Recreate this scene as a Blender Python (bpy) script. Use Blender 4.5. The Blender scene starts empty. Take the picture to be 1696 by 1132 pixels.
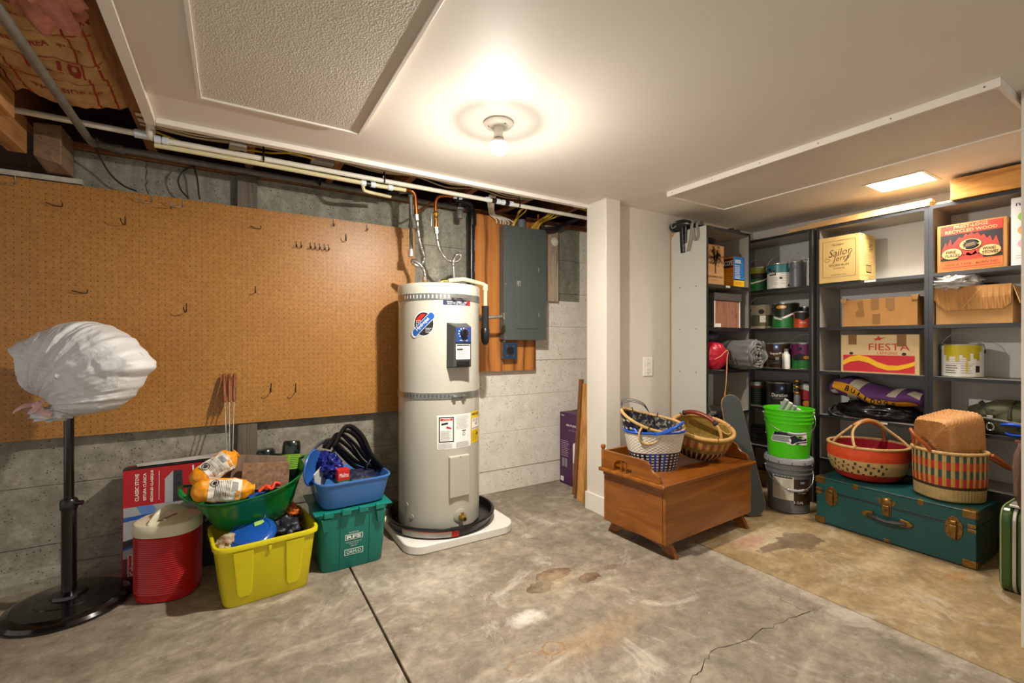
import bpy, bmesh, math, random
from mathutils import Vector, Matrix, Euler, noise
random.seed(11)
PI = math.pi
C = bpy.context.scene.collection
SC = bpy.context.scene
R = math.radians

# ------------------------------------------------------------------ camera, world, exposure
cam = bpy.data.cameras.new('camera')
cam.lens = 760.0 / 1696 * 36.0
cam.sensor_width = 36.0
cam.clip_start = 0.02
co = bpy.data.objects.new('camera', cam)
C.objects.link(co)
co.location = (0, 0, 1.10)
co.rotation_euler = (R(90), 0, R(-31.32))
SC.camera = co
SC.view_settings.view_transform = 'Standard'
SC.view_settings.look = 'None'
SC.view_settings.gamma = 1.0
SC.view_settings.use_curve_mapping = False
SC.view_settings.exposure = 0.17
w = bpy.data.worlds.new('world')
SC.world = w
w.use_nodes = True
w.node_tree.nodes['Background'].inputs[0].default_value = (1.0, 0.95, 0.88, 1)
w.node_tree.nodes['Background'].inputs[1].default_value = 0.6
BULB = 5200.0      # emission of the bare bulb
TROFFER = 150.0    # emission of the lamp in the recessed box

# ------------------------------------------------------------------ materials
def lin(h):
    h = h.lstrip('#')
    v = [int(h[i:i + 2], 16) / 255 for i in (0, 2, 4)]
    return tuple(x / 12.92 if x <= .04045 else ((x + .055) / 1.055) ** 2.4 for x in v) + (1,)

MATS = {}
class NT:
    def __init__(s, name):
        s.m = bpy.data.materials.new(name); s.m.use_nodes = True
        s.t = s.m.node_tree; s.n = s.t.nodes; s.b = s.n['Principled BSDF']
        s.tc = s.n.new('ShaderNodeTexCoord')
    def L(s, a, b): s.t.links.new(a, b)
    def val(s, sock, v):
        if isinstance(v, bpy.types.NodeSocket): s.L(v, sock)
        else: sock.default_value = v
    def noise(s, scale, detail=4, rough=.6, vec=None, dist=0):
        n = s.n.new('ShaderNodeTexNoise'); n.inputs['Scale'].default_value = scale
        n.inputs['Detail'].default_value = detail; n.inputs['Roughness'].default_value = rough
        n.inputs['Distortion'].default_value = dist
        s.L(vec or s.tc.outputs['Object'], n.inputs['Vector']); return n.outputs['Fac']
    def mapping(s, scale=(1, 1, 1), loc=(0, 0, 0), rot=(0, 0, 0)):
        n = s.n.new('ShaderNodeMapping'); n.inputs['Scale'].default_value = scale
        n.inputs['Location'].default_value = loc; n.inputs['Rotation'].default_value = rot
        s.L(s.tc.outputs['Object'], n.inputs['Vector']); return n.outputs[0]
    def ramp(s, fac, stops):
        n = s.n.new('ShaderNodeValToRGB'); e = n.color_ramp.elements
        while len(e) < len(stops): e.new(.5)
        for i, (p, c) in enumerate(stops):
            e[i].position = p
            e[i].color = c if not isinstance(c, (int, float)) else (c, c, c, 1)
        s.L(fac, n.inputs[0]); return n.outputs[0]
    def mix(s, f, a, b, mode='MIX'):
        n = s.n.new('ShaderNodeMix'); n.data_type = 'RGBA'; n.blend_type = mode
        s.val(n.inputs[0], f); s.val(n.inputs[6], a); s.val(n.inputs[7], b); return n.outputs[2]
    def math(s, op, a, b=0.0, c=0.0):
        n = s.n.new('ShaderNodeMath'); n.operation = op
        s.val(n.inputs[0], a); s.val(n.inputs[1], b); s.val(n.inputs[2], c); return n.outputs[0]
    def xyz(s):
        n = s.n.new('ShaderNodeSeparateXYZ'); s.L(s.tc.outputs['Object'], n.inputs[0]); return n.outputs
    def bump(s, h, strength=.3, dist=.01):
        n = s.n.new('ShaderNodeBump'); n.inputs['Strength'].default_value = strength
        n.inputs['Distance'].default_value = dist
        s.L(h, n.inputs['Height']); s.L(n.outputs[0], s.b.inputs['Normal'])
    def base(s, c): s.val(s.b.inputs['Base Color'], c)

def M(name, col, rough=.5, metal=0.0, var=.12, scale=9, bump=0.0, bscale=90, coat=0.0, spec=None):
    """plain procedural material: a colour broken up by noise, optional fine relief"""
    if name in MATS: return MATS[name]
    n = NT(name); c = lin(col) if isinstance(col, str) else col
    f = n.noise(scale, 5)
    d = tuple(x * (1 - var) for x in c[:3]) + (1,)
    l = tuple(min(1, x * (1 + var)) for x in c[:3]) + (1,)
    n.base(n.ramp(f, [(.3, d), (.7, l)]))
    n.b.inputs['Roughness'].default_value = rough
    n.b.inputs['Metallic'].default_value = metal
    if spec is not None: n.b.inputs['Specular IOR Level'].default_value = spec
    if coat: n.b.inputs['Coat Weight'].default_value = coat; n.b.inputs['Coat Roughness'].default_value = .12
    if bump: n.bump(n.noise(bscale, 3), bump, .004)
    MATS[name] = n.m; return n.m

def wood(name, a, b, axis='x', scale=1.0, rough=.45, coat=0.0, bump=.12, ring=14, c=None):
    if name in MATS: return MATS[name]
    n = NT(name)
    sc = {'x': (1.2, ring, ring), 'y': (ring, 1.2, ring), 'z': (ring, ring, 1.2)}[axis]
    v = n.mapping(tuple(k * scale for k in sc))
    g = n.noise(1.6, 6, .65, v, 1.2); h = n.noise(9, 4, .6, v)
    stops = [(.32, lin(a)), (.52, lin(c or b)), (.7, lin(b))]
    col = n.ramp(g, stops)
    n.base(n.mix(n.ramp(h, [(.35, .0), (.75, .55)]), col, n.mix(.5, col, lin(a))))
    n.b.inputs['Roughness'].default_value = rough
    if coat: n.b.inputs['Coat Weight'].default_value = coat; n.b.inputs['Coat Roughness'].default_value = .18
    n.bump(h, bump, .002)
    MATS[name] = n.m; return n.m

def emit(name, col, s):
    n = NT(name); n.b.inputs['Emission Color'].default_value = col
    n.b.inputs['Emission Strength'].default_value = s; n.base((.9, .9, .9, 1)); return n.m

# ------------------------------------------------------------------ mesh builder
def catmull(pts, k=8, closed=False):
    P = [Vector(p) for p in pts]; n = len(P); out = []
    for i in range(n if closed else n - 1):
        if closed: a, b, c, d = P[i - 1], P[i], P[(i + 1) % n], P[(i + 2) % n]
        else: a, b, c, d = P[max(i - 1, 0)], P[i], P[i + 1], P[min(i + 2, n - 1)]
        for j in range(k):
            t = j / k
            out.append(.5 * ((2 * b) + (c - a) * t + (2 * a - 5 * b + 4 * c - d) * t * t + (3 * b - a - 3 * c + d) * t ** 3))
    if not closed: out.append(P[-1])
    return out

class MB:
    def __init__(s): s.bm = bmesh.new()
    def face(s, vs, mi=0):
        try:
            f = s.bm.faces.new(vs); f.material_index = mi; return f
        except ValueError: return None
    def v(s, p): return s.bm.verts.new(p)
    def hull8(s, b, t, mi=0):
        """box from 4 bottom and 4 top points (each counter-clockwise seen from above)"""
        B = [s.v(p) for p in b]; T = [s.v(p) for p in t]
        s.face(B[::-1], mi); s.face(T, mi)
        for i in range(4): s.face((B[i], B[(i + 1) % 4], T[(i + 1) % 4], T[i]), mi)
        return s
    def box(s, x0, x1, y0, y1, z0, z1, mi=0):
        q = lambda z: [(x0, y0, z), (x1, y0, z), (x1, y1, z), (x0, y1, z)]
        return s.hull8(q(z0), q(z1), mi)
    def lathe(s, prof, n=32, c=(0, 0, 0), sx=1, sy=1, mi=0, ex=2.0, a0=0):
        """closed-of-revolution profile [(r,z)...]; ex > 2 squares the section"""
        rings = []
        for r, z in prof:
            if r <= 1e-6: rings.append([s.v((c[0], c[1], c[2] + z))]); continue
            ring = []
            for i in range(n):
                t = a0 + 2 * PI * i / n; ct, st = math.cos(t), math.sin(t)
                k = (abs(ct) ** ex + abs(st) ** ex) ** (-1 / ex)
                ring.append(s.v((c[0] + r * sx * k * ct, c[1] + r * sy * k * st, c[2] + z)))
            rings.append(ring)
        for a, b in zip(rings, rings[1:]):
            if len(a) == 1 and len(b) == 1: continue
            for i in range(n):
                j = (i + 1) % n
                if len(a) == 1: s.face((a[0], b[j], b[i]), mi)
                elif len(b) == 1: s.face((a[i], a[j], b[0]), mi)
                else: s.face((a[i], a[j], b[j], b[i]), mi)
        return s
    def tube(s, pts, r, n=8, closed=False, mi=0, flat=1.0):
        P = [Vector(p) for p in pts]; m = len(P); rs = r if isinstance(r, (list, tuple)) else [r] * m
        def tan(i):
            if closed: d = P[(i + 1) % m] - P[i - 1]
            else: d = P[min(i + 1, m - 1)] - P[max(i - 1, 0)]
            return d.normalized() if d.length > 1e-9 else Vector((0, 0, 1))
        t0 = tan(0); u = t0.orthogonal().normalized(); rings = []
        for i in range(m):
            t = tan(i); u = u - t * u.dot(t)
            u = u.normalized() if u.length > 1e-6 else t.orthogonal().normalized()
            w_ = t.cross(u)
            rings.append([s.v(P[i] + (u * math.cos(2 * PI * k / n) + w_ * math.sin(2 * PI * k / n) * flat) * rs[i]) for k in range(n)])
        for i in range(m if closed else m - 1):
            a, b = rings[i], rings[(i + 1) % m]
            for k in range(n): s.face((a[k], a[(k + 1) % n], b[(k + 1) % n], b[k]), mi)
        if not closed: s.face(rings[0][::-1], mi); s.face(rings[-1], mi)
        return s
    def cyl(s, a, b, r0, r1=None, n=20, mi=0):
        return s.tube([a, b], [r0, r0 if r1 is None else r1], n, mi=mi)
    def prism(s, outline, y0, y1, mi=0, axis='y', holes=None):
        """extrude an outline given in (x,z) along y (or (y,z) along x, (x,y) along z)"""
        f = {'y': lambda p, d: (p[0], d, p[1]), 'x': lambda p, d: (d, p[0], p[1]), 'z': lambda p, d: (p[0], p[1], d)}[axis]
        A = [s.v(f(p, y0)) for p in outline]; B = [s.v(f(p, y1)) for p in outline]
        k = len(A)
        s.face(A, mi); s.face(B[::-1], mi)
        for i in range(k): s.face((A[(i + 1) % k], A[i], B[i], B[(i + 1) % k]), mi)
        return s
    def ball(s, c, r, n=16, m=10, mi=0):
        rx, ry, rz = (r, r, r) if not isinstance(r, (tuple, list)) else r
        return s.lathe([(math.sin(PI * j / m), -rz * math.cos(PI * j / m)) if 0 < j < m else (0, -rz * math.cos(PI * j / m)) for j in range(m + 1)], n, c, rx, ry, mi)
    def grid(s, fn, nu, nv, cu=False, cv=False, mi=None):
        V = [[s.v(fn(i / nu, j / nv)) for j in range(nv if cv else nv + 1)] for i in range(nu if cu else nu + 1)]
        for i in range(nu):
            for j in range(nv):
                a = V[i][j]; b = V[(i + 1) % len(V)][j]; c = V[(i + 1) % len(V)][(j + 1) % len(V[0])]; d = V[i][(j + 1) % len(V[0])]
                s.face((a, b, c, d), mi(i, j) if mi else 0)
        return s
    def xf(s, mat):
        bmesh.ops.transform(s.bm, matrix=mat, verts=s.bm.verts[:]); return s
    def jitter(s, fn):
        for v in s.bm.verts: v.co = fn(v.co)
        return s
    def build(s, name, mat, parent=None, smooth=None, bevel=0, seg=2, sub=0, solid=0, loc=None, rot=None, fix=True):
        if fix: bmesh.ops.recalc_face_normals(s.bm, faces=s.bm.faces[:])
        me = bpy.data.meshes.new(name); s.bm.to_mesh(me); s.bm.free()
        for m in (mat if isinstance(mat, (list, tuple)) else [mat]): me.materials.append(m)
        if smooth is not None:
            me.shade_smooth()
            if smooth < 180: me.set_sharp_from_angle(angle=R(smooth))
        o = bpy.data.objects.new(name, me); C.objects.link(o)
        if parent: o.parent = parent
        if loc: o.location = loc
        if rot: o.rotation_euler = rot
        if solid:
            k = o.modifiers.new('solid', 'SOLIDIFY'); k.thickness = solid; k.offset = -1
        if bevel:
            k = o.modifiers.new('bevel', 'BEVEL'); k.width = bevel; k.segments = seg; k.limit_method = 'ANGLE'; k.angle_limit = R(35)
        if sub:
            k = o.modifiers.new('sub', 'SUBSURF'); k.levels = sub; k.render_levels = sub
        return o

ORD = ('first', 'second', 'third', 'fourth', 'fifth', 'sixth', 'seventh')
def tag(o, label, cat, group=None):
    o['label'] = label; o['category'] = cat
    if group: o['group'] = group
    return o
def thing(name, label, cat, loc=(0, 0, 0), rz=0, group=None, rot=None):
    o = bpy.data.objects.new(name, None); C.objects.link(o)
    o.empty_display_size = .05; o.location = loc
    o.rotation_euler = rot if rot else (0, 0, R(rz))
    return tag(o, label, cat, group)
def struct(o): o['kind'] = 'structure'; return o
def stuff(o): o['kind'] = 'stuff'; return o

# flat print: text and shapes on a face (u right, v up)
def text_bm(body, h, width=None, bold=0.0, shear=0.0, spacing=1.0):
    cu = bpy.data.curves.new('lettering', 'FONT'); cu.body = body; cu.size = 1
    cu.resolution_u = 2; cu.offset = 0 if 'M' in body else bold; cu.shear = shear; cu.align_x = 'CENTER'; cu.space_character = spacing
    ob = bpy.data.objects.new('lettering', cu); me = bpy.data.meshes.new_from_object(ob)
    bm = bmesh.new(); bm.from_mesh(me)
    bpy.data.objects.remove(ob); bpy.data.curves.remove(cu); bpy.data.meshes.remove(me)
    xs = [v.co.x for v in bm.verts]; ys = [v.co.y for v in bm.verts]
    if not xs: return bm
    x0, x1, y0, y1 = min(xs), max(xs), min(ys), max(ys)
    ky = h / (y1 - y0); kx = width / (x1 - x0) if width else ky
    for v in bm.verts: v.co = ((v.co.x - (x0 + x1) / 2) * kx, (v.co.y - (y0 + y1) / 2) * ky, 0)
    return bm

class Print:
    """collects flat shapes per colour on one face of a thing; flush() links one mesh per colour"""
    def __init__(s, parent, origin=(0, 0, 0), U=(1, 0, 0), V=(0, 0, 1), N=(0, -1, 0), cyl=None, fn=None):
        s.p = parent; s.fn = fn; s.o = Vector(origin); s.U = Vector(U); s.V = Vector(V); s.N = Vector(N); s.cyl = cyl; s.lay = {}
    def m(s, u, v, off):
        if s.fn: return s.fn(u, v, off)
        if s.cyl:
            r = s.cyl; a = u / r
            return s.o + (s.U * math.sin(a) + s.N * math.cos(a)) * (r + off) + s.V * v
        return s.o + s.U * u + s.V * v + s.N * off
    def add(s, bm, u, v, lvl, mat, name, rot=0):
        if rot: bmesh.ops.rotate(bm, verts=bm.verts[:], cent=(0, 0, 0), matrix=Matrix.Rotation(R(rot), 3, 'Z'))
        if s.cyl or s.fn:
            for ax, o0, st in ((0, u, s.cyl * .14 if s.cyl else .018), (1, v, None if s.cyl else .018)):
                if st is None or not bm.verts: continue
                xs = [q.co[ax] for q in bm.verts]; no = (1, 0, 0) if ax == 0 else (0, 1, 0)
                k = math.floor((min(xs) + o0) / st) + 1
                while k * st < max(xs) + o0:
                    g = bm.verts[:] + bm.edges[:] + bm.faces[:]; c_ = [0, 0, 0]; c_[ax] = k * st - o0
                    bmesh.ops.bisect_plane(bm, geom=g, plane_co=c_, plane_no=no); k += 1
        key = (name, mat.name)
        if key not in s.lay: s.lay[key] = (bmesh.new(), mat)
        T = s.lay[key][0]; mp = {}
        for q in bm.verts: mp[q] = T.verts.new(s.m(q.co.x + u, q.co.y + v, lvl * .0007))
        for f in bm.faces:
            try: T.faces.new([mp[q] for q in f.verts])
            except ValueError: pass
        bm.free(); return s
    def poly(s, pts, mat, lvl=1, name='print'):
        bm = bmesh.new(); bm.faces.new([bm.verts.new((a, b, 0)) for a, b in pts])
        bmesh.ops.triangulate(bm, faces=bm.faces[:])
        return s.add(bm, 0, 0, lvl, mat, name)
    def rect(s, u0, u1, v0, v1, mat, lvl=1, name='print'): return s.poly([(u0, v0), (u1, v0), (u1, v1), (u0, v1)], mat, lvl, name)
    def ell(s, u, v, a, b, mat, lvl=1, name='print', n=24, rot=0):
        c, d = math.cos(R(rot)), math.sin(R(rot))
        return s.poly([(u + a * math.cos(t) * c - b * math.sin(t) * d, v + a * math.cos(t) * d + b * math.sin(t) * c) for t in [2 * PI * i / n for i in range(n)]], mat, lvl, name)
    def ring(s, u, v, a, b, w_, mat, lvl=1, name='print', n=28):
        for i in range(n):
            t, q = 2 * PI * i / n, 2 * PI * (i + 1) / n
            s.poly([(u + a * math.cos(t), v + b * math.sin(t)), (u + a * math.cos(q), v + b * math.sin(q)),
                    (u + (a - w_) * math.cos(q), v + (b - w_) * math.sin(q)), (u + (a - w_) * math.cos(t), v + (b - w_) * math.sin(t))], mat, lvl, name)
        return s
    def frame(s, u0, u1, v0, v1, w_, mat, lvl=1, name='print'):
        s.rect(u0, u1, v0, v0 + w_, mat, lvl, name); s.rect(u0, u1, v1 - w_, v1, mat, lvl, name)
        s.rect(u0, u0 + w_, v0, v1, mat, lvl, name); return s.rect(u1 - w_, u1, v0, v1, mat, lvl, name)
    def text(s, body, u, v, h, mat, lvl=2, width=None, bold=0.0, rot=0, shear=0.0, name='lettering', spacing=1.0):
        return s.add(text_bm(body, h, width, bold, shear, spacing), u, v, lvl, mat, name, rot)
    def line(s, u, v, n, width, dv, mat, lvl=2, t=.0015):
        """n lines of fine print too small to read"""
        for i in range(n):
            s.rect(u, u + width * random.uniform(.75, 1), v - i * dv - t, v - i * dv, mat, lvl, 'fine_print')
        return s
    def flush(s):
        for (name, _), (bm, mat) in s.lay.items():
            me = bpy.data.meshes.new(name); bm.to_mesh(me); bm.free(); me.materials.append(mat)
            o = bpy.data.objects.new(name, me); C.objects.link(o); o.parent = s.p
        s.lay = {}

def fbm(p, f=1.0, o=4):
    return noise.fractal(Vector(p) * f, 1.0, 2.0, o)
def obj_copy(o, parent=None):
    c = o.copy(); C.objects.link(c)
    if parent: c.parent = parent
    for k in o.children: obj_copy(k, c)
    return c

# ------------------------------------------------------------------ materials of the room
def concrete_wall():
    n = NT('board_formed_concrete'); x, y, z = n.xyz()
    big = n.noise(1.7, 6, .6); mid = n.noise(9, 6, .65); fine = n.noise(90, 3)
    streak = n.noise(2.2, 5, .6, n.mapping((3.2, 1, .5)))
    grey = n.ramp(mid, [(.3, lin('#7d786b')), (.5, lin('#928c7c')), (.72, lin('#a8a18f'))])
    up = n.ramp(streak, [(.3, lin('#747366')), (.52, lin('#8b897a')), (.7, lin('#a5a190'))])
    white = n.ramp(mid, [(.3, lin('#e2dbcc')), (.7, lin('#f3ecdf'))])
    zz = n.math('ADD', z, n.math('MULTIPLY', n.math('SUBTRACT', big, .5), .25))
    upm = n.math('MULTIPLY', n.ramp(n.math('SUBTRACT', zz, 1.2), [(.0, 0.0), (.22, 1.0)]), 1.0)
    c1 = n.mix(upm, grey, up)
    # white paint stops at x = 1.35 and, between the wood strip and the corner, leaves an unpainted rectangle
    pm = n.math('MULTIPLY', n.math('GREATER_THAN', x, 1.36), n.math('LESS_THAN', z, 1.42))
    pm = n.math('MAXIMUM', pm, n.math('GREATER_THAN', x, 2.415))
    pm = n.math('MULTIPLY', pm, n.ramp(n.noise(28, 5, .7), [(.2, .55), (.32, 1.0)]))
    c2 = n.mix(pm, c1, white)
    c2 = n.mix(.6, c2, n.ramp(n.noise(26, 9, .8), [(.3, .2), (.5, .5), (.7, .8)]), 'OVERLAY')
    vo = n.n.new('ShaderNodeTexVoronoi'); vo.inputs['Scale'].default_value = 62; n.L(n.tc.outputs['Object'], vo.inputs['Vector'])
    sel = n.ramp(n.noise(17, 3), [(.46, 0.0), (.55, 1.0)])
    pit = n.math('MULTIPLY', n.ramp(vo.outputs['Distance'], [(.15, 1.0), (.24, 0.0)]), sel)
    n.base(n.mix(n.math('MULTIPLY', pit, .8), c2, lin('#2c2921')))
    h = n.math('SUBTRACT', n.math('ADD', n.math('MULTIPLY', fine, .25), n.math('MULTIPLY', mid, .6)), n.math('MULTIPLY', pit, .7))
    n.bump(h, .5, .006); n.b.inputs['Roughness'].default_value = .88
    return n.m
M_CONC = concrete_wall()

def floor_mat(name, tones, stains):
    n = NT(name); x, y, z = n.xyz()
    big = n.noise(1.6, 8, .62, None, .6); mid = n.noise(6, 8, .68, None, .8); fine = n.noise(70, 4, .7)
    sw = n.noise(2.4, 7, .6, n.mapping((.7, 2.2, 1), rot=(0, 0, .5)), 1.5)
    c = n.ramp(mid, [(.28, lin(tones[0])), (.5, lin(tones[1])), (.72, lin(tones[2]))])
    c = n.mix(n.ramp(big, [(.35, 0.0), (.62, .55)]), c, lin(tones[3]))
    c = n.mix(n.ramp(sw, [(.5, 0.0), (.66, .5)]), c, lin(tones[4]))
    wob = n.math('SUBTRACT', n.noise(7, 6, .65), .5); wob2 = n.math('SUBTRACT', n.noise(24, 4, .6), .5)
    for kind, px, py, sx, sy, col, amt in stains:
        dx = n.math('DIVIDE', n.math('SUBTRACT', x, px), sx); dy = n.math('DIVIDE', n.math('SUBTRACT', y, py), sy)
        d = n.math('SQRT', n.math('ADD', n.math('MULTIPLY', dx, dx), n.math('MULTIPLY', dy, dy)))
        d = n.math('ADD', d, n.math('ADD', n.math('MULTIPLY', wob, 1.7), n.math('MULTIPLY', wob2, .9)))
        if kind == 'blot': mk = n.ramp(d, [(.86, amt), (.95, 0.0)])
        elif kind == 'soft': mk = n.ramp(d, [(.3, amt), (1.0, 0.0)])
        else: mk = n.ramp(d, [(.72, 0.0), (.8, amt), (.9, amt), (.97, 0.0)])
        c = n.mix(mk, c, lin(col))
    grit = n.noise(19, 9, .78, None, .4); c = n.mix(.55, c, n.ramp(grit, [(.3, .16), (.5, .5), (.7, .84)]), 'OVERLAY')
    scf = n.noise(3.1, 9, .75, n.mapping((1, 1, 1), loc=(7, 3, 1)), .8); c = n.mix(n.ramp(scf, [(.56, 0.0), (.66, .55)]), c, lin('#cfc6b6'))
    c = n.mix(n.ramp(scf, [(.32, .5), (.42, 0.0)]), c, lin(tones[0]))
    spk = n.ramp(n.noise(55, 2), [(.70, 0.0), (.74, .5)])
    c = n.mix(spk, c, lin('#c9bfae'))
    spk2 = n.ramp(n.noise(38, 3, .6, n.mapping(loc=(3, 5, 1))), [(.69, 0.0), (.76, .55)])
    c = n.mix(spk2, c, lin('#5a4632'))
    n.base(c); n.b.inputs['Roughness'].default_value = .62
    n.bump(n.math('ADD', n.math('MULTIPLY', fine, .4), mid), .16, .006)
    return n.m
GREYT = ('#6b5f50', '#8f8371', '#a99d89', '#7b6f5e', '#b3a793')
M_FLOOR = floor_mat('worn_concrete_grey', GREYT, [
    ('soft', 2.13, 1.0, .07, 1.2, '#b9ad9a', .55), ('blot', 1.30, 1.745, .125, .05, '#4f2c12', .9), ('blot', 1.175, 1.69, .075, .045, '#38200e', .95), ('blot', 1.41, 1.64, .065, .04, '#4d2c14', .85),
    ('soft', 1.28, 1.69, .20, .12, '#b9a582', .5), ('soft', 1.00, 1.53, .10, .05, '#d9d1c3', .75), ('ring', .98, 1.33, .055, .04, '#8a5c30', .8),
    ('ring', .87, 1.31, .10, .07, '#8a6238', .5), ('soft', 1.15, 1.30, .35, .10, '#a98759', .35), ('soft', 1.7, 1.15, .4, .2, '#7b6f60', .45),
    ('soft', 1.35, 1.05, .35, .2, '#8d8374', .4), ('soft', .8, 2.0, .3, .25, '#cdc3b2', .45), ('soft', 1.62, 1.98, .22, .1, '#6b5f50', .4), ('blot', 1.57, 1.66, .045, .03, '#6e5c45', .6)])
M_FLOORT = floor_mat('worn_concrete_tan', ('#7c6947', '#a28a62', '#bba379', '#8f764c', '#bba987'), [
    ('soft', 2.55, 1.43, .30, .16, '#cfc09c', .8), ('soft', 2.43, 1.47, .20, .07, '#ad7a6c', .65), ('blot', 2.66, 1.34, .15, .10, '#6d5643', .8), ('blot', 2.48, 1.37, .13, .04, '#6d5643', .75),
    ('soft', 2.75, 1.0, .3, .1, '#cdb98e', .5), ('ring', 2.53, 1.12, .05, .05, '#8d6c42', .45), ('soft', 2.45, .8, .3, .15, '#bda77e', .6), ('soft', 2.9, .75, .12, .05, '#a6752f', .55)])
M_GAP = M('dirt_in_the_joint', '#2e2822', .95)
M_PAINT = M('ceiling_paint', '#eee6da', .6, var=.02, scale=3, bump=.05, bscale=240)
M_WALLP = M('wall_paint', '#e0d8cc', .55, var=.03, scale=4, bump=.05, bscale=200)
M_TRIM = M('trim_paint', '#efe8dd', .4, var=.02, scale=5)
def stucco():
    n = NT('textured_panel'); n.base(lin('#dcd3c6'))
    v = n.n.new('ShaderNodeTexVoronoi'); v.feature = 'SMOOTH_F1'; v.inputs['Scale'].default_value = 210
    n.L(n.tc.outputs['Object'], v.inputs['Vector'])
    n.bump(n.math('ADD', v.outputs['Distance'], n.noise(60, 3)), 0.4, .005); n.b.inputs['Roughness'].default_value = .55
    return n.m
M_STUCCO = stucco()
M_OLDWOOD = wood('old_joist_wood', '#5b3318', '#8f5a2e', 'y', .8, .7)
M_DARKWOOD = wood('dark_subfloor_wood', '#2a1a10', '#4b3020', 'x', .8, .8)
M_BEAM = wood('fir_beam_wood', '#8a5a30', '#b98450', 'y', .9, .65)
M_GREYWOOD = wood('weathered_grey_wood', '#4a4239', '#6f6558', 'z', .9, .8)
M_BLOCK = wood('brown_grey_block_wood', '#6a5340', '#94785a', 'y', .9, .7)
M_STEEL = M('galvanised_steel', '#8b8b86', .42, .8, .18, 30)
M_OLDPIPE = M('old_steel_pipe', '#7d7b72', .55, .35, .25, 25)
M_PEX = M('white_plastic_pipe', '#e6e1cf', .35, var=.05)
M_PEXY = M('yellowed_plastic_pipe', '#d8cda0', .35, var=.08)
M_CPVC = M('cream_plastic_pipe', '#e3d5ab', .35, var=.04)
M_RING = M('pale_blue_crimp', '#d7e2ea', .3)
M_COPPER = M('copper', '#b4672f', .32, .95, .18, 22)
M_BRASS = M('brass', '#b98d3e', .3, .95, .15, 20)
M_BLACKP = M('black_plastic', '#141414', .32, var=.1)
M_RUBBER = M('black_foam', '#1b1b1b', .8)
M_CABLE = M('tan_cable_sheath', '#c9b48f', .5, var=.1)
M_CABLEY = M('yellow_cable_sheath', '#d9b232', .45)
M_BLACKC = M('black_cable', '#151413', .5)
M_CHROME = M('bright_steel', '#c9c8c4', .22, .95, .06)
M_SCREW = M('screw_steel', '#9c9a94', .35, .9)

# ------------------------------------------------------------------ floor: three slabs with open joints
fl = struct(MB().box(-3.0, 3.9, -2.2, 3.1, -.12, -.05).build('floor', M_GAP))
J1 = lambda y: .49 + (y - 1.9) * -.02
for x0, x1, y0, y1, mt in ((-3.0, .4835, -2.2, 3.1, M_FLOOR), (.4915, 2.162, -2.2, 3.1, M_FLOOR), (2.168, 3.9, -2.2, 2.25, M_FLOORT), (2.168, 3.9, 2.256, 3.1, M_FLOOR)):
    MB().box(x0, x1, y0, y1, -.05, 0).build('slab', mt, fl, bevel=.004)
def crack(pts, wd, name='crack', z=0.0006):
    b = MB(); P = [Vector((p[0], p[1], z)) for p in pts]; Q = []
    for a, c in zip(P, P[1:]):
        for i in range(5):
            t = i / 5; q = a.lerp(c, t); q.x += random.uniform(-.010, .010); q.y += random.uniform(-.010, .010); Q.append(q)
    Q.append(P[-1]); prev = None
    for i, q in enumerate(Q):
        d = (Q[min(i + 1, len(Q) - 1)] - Q[max(i - 1, 0)]).normalized(); nrm = Vector((-d.y, d.x, 0)) * wd * random.uniform(.25, 1)
        cur = (b.v(q + nrm), b.v(q - nrm))
        if prev: b.face((prev[0], prev[1], cur[1], cur[0]))
        prev = cur
    return b.build(name, M_GAP, fl)
crack([(2.04, .96), (1.85, .985), (1.64, 1.0), (1.45, 1.02), (1.35, .99), (1.267, .97), (1.2, .93)], .0022)
crack([(2.0, .97), (1.99, 1.06), (2.03, 1.14)], .0015)

# ------------------------------------------------------------------ back wall: concrete cast in board courses
wb = struct(MB().box(-.64, 3.72, 2.93, 3.10, 0, 2.0).build('wall_back', M_CONC))
zs = [0, .165, .437, .700, .957, 1.215, 1.48, 1.745, 2.003]
for i in range(8):
    o = [.002, -.004, .0, .003, -.003, .002, -.001, .001][i]
    b = MB(); nx = 44
    z0, z1 = zs[i] + .0007, zs[i + 1] - .0007
    b.box(-.64, 3.72, 2.91 + o, 2.935, z0, z1)
    b.build('course', M_CONC, wb, bevel=.003)
wl = struct(MB().box(-3.0, -.642, 2.93, 3.10, 0, 1.855).build('wall_back_left', M_CONC))
for i in range(8):
    o = [.001, -.003, .0, .003, -.002, .002, -.001, .001][i]
    if zs[i] < 1.85: MB().box(-3.0, -.642, 2.91 + o, 2.935, zs[i] + .0007, min(zs[i + 1] - .0007, 1.85)).build('course', M_CONC, wl, bevel=.003)
struct(MB().hull8([(-3.0, 2.55, 0), (-.15, 2.905, 0), (-.15, 2.909, 0), (-3.0, 2.909, 0)], [(-3.0, 2.80, .16), (-.15, 2.907, .05), (-.15, 2.909, .05), (-3.0, 2.909, .16)]).build('trim_1', M_CONC))
# hairline crack high on the wall
b = MB(); pr = None
for i in range(14):
    z = 2.0 - i * .0145; x = -.37 + .006 * i / 13 + random.uniform(-.006, .006)
    cur = (b.v((x - .0012, 2.9075, z)), b.v((x + .0012, 2.9075, z)))
    if pr: b.face((pr[0], pr[1], cur[1], cur[0]))
    pr = cur
b.build('crack', M_GAP, wb)

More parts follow.
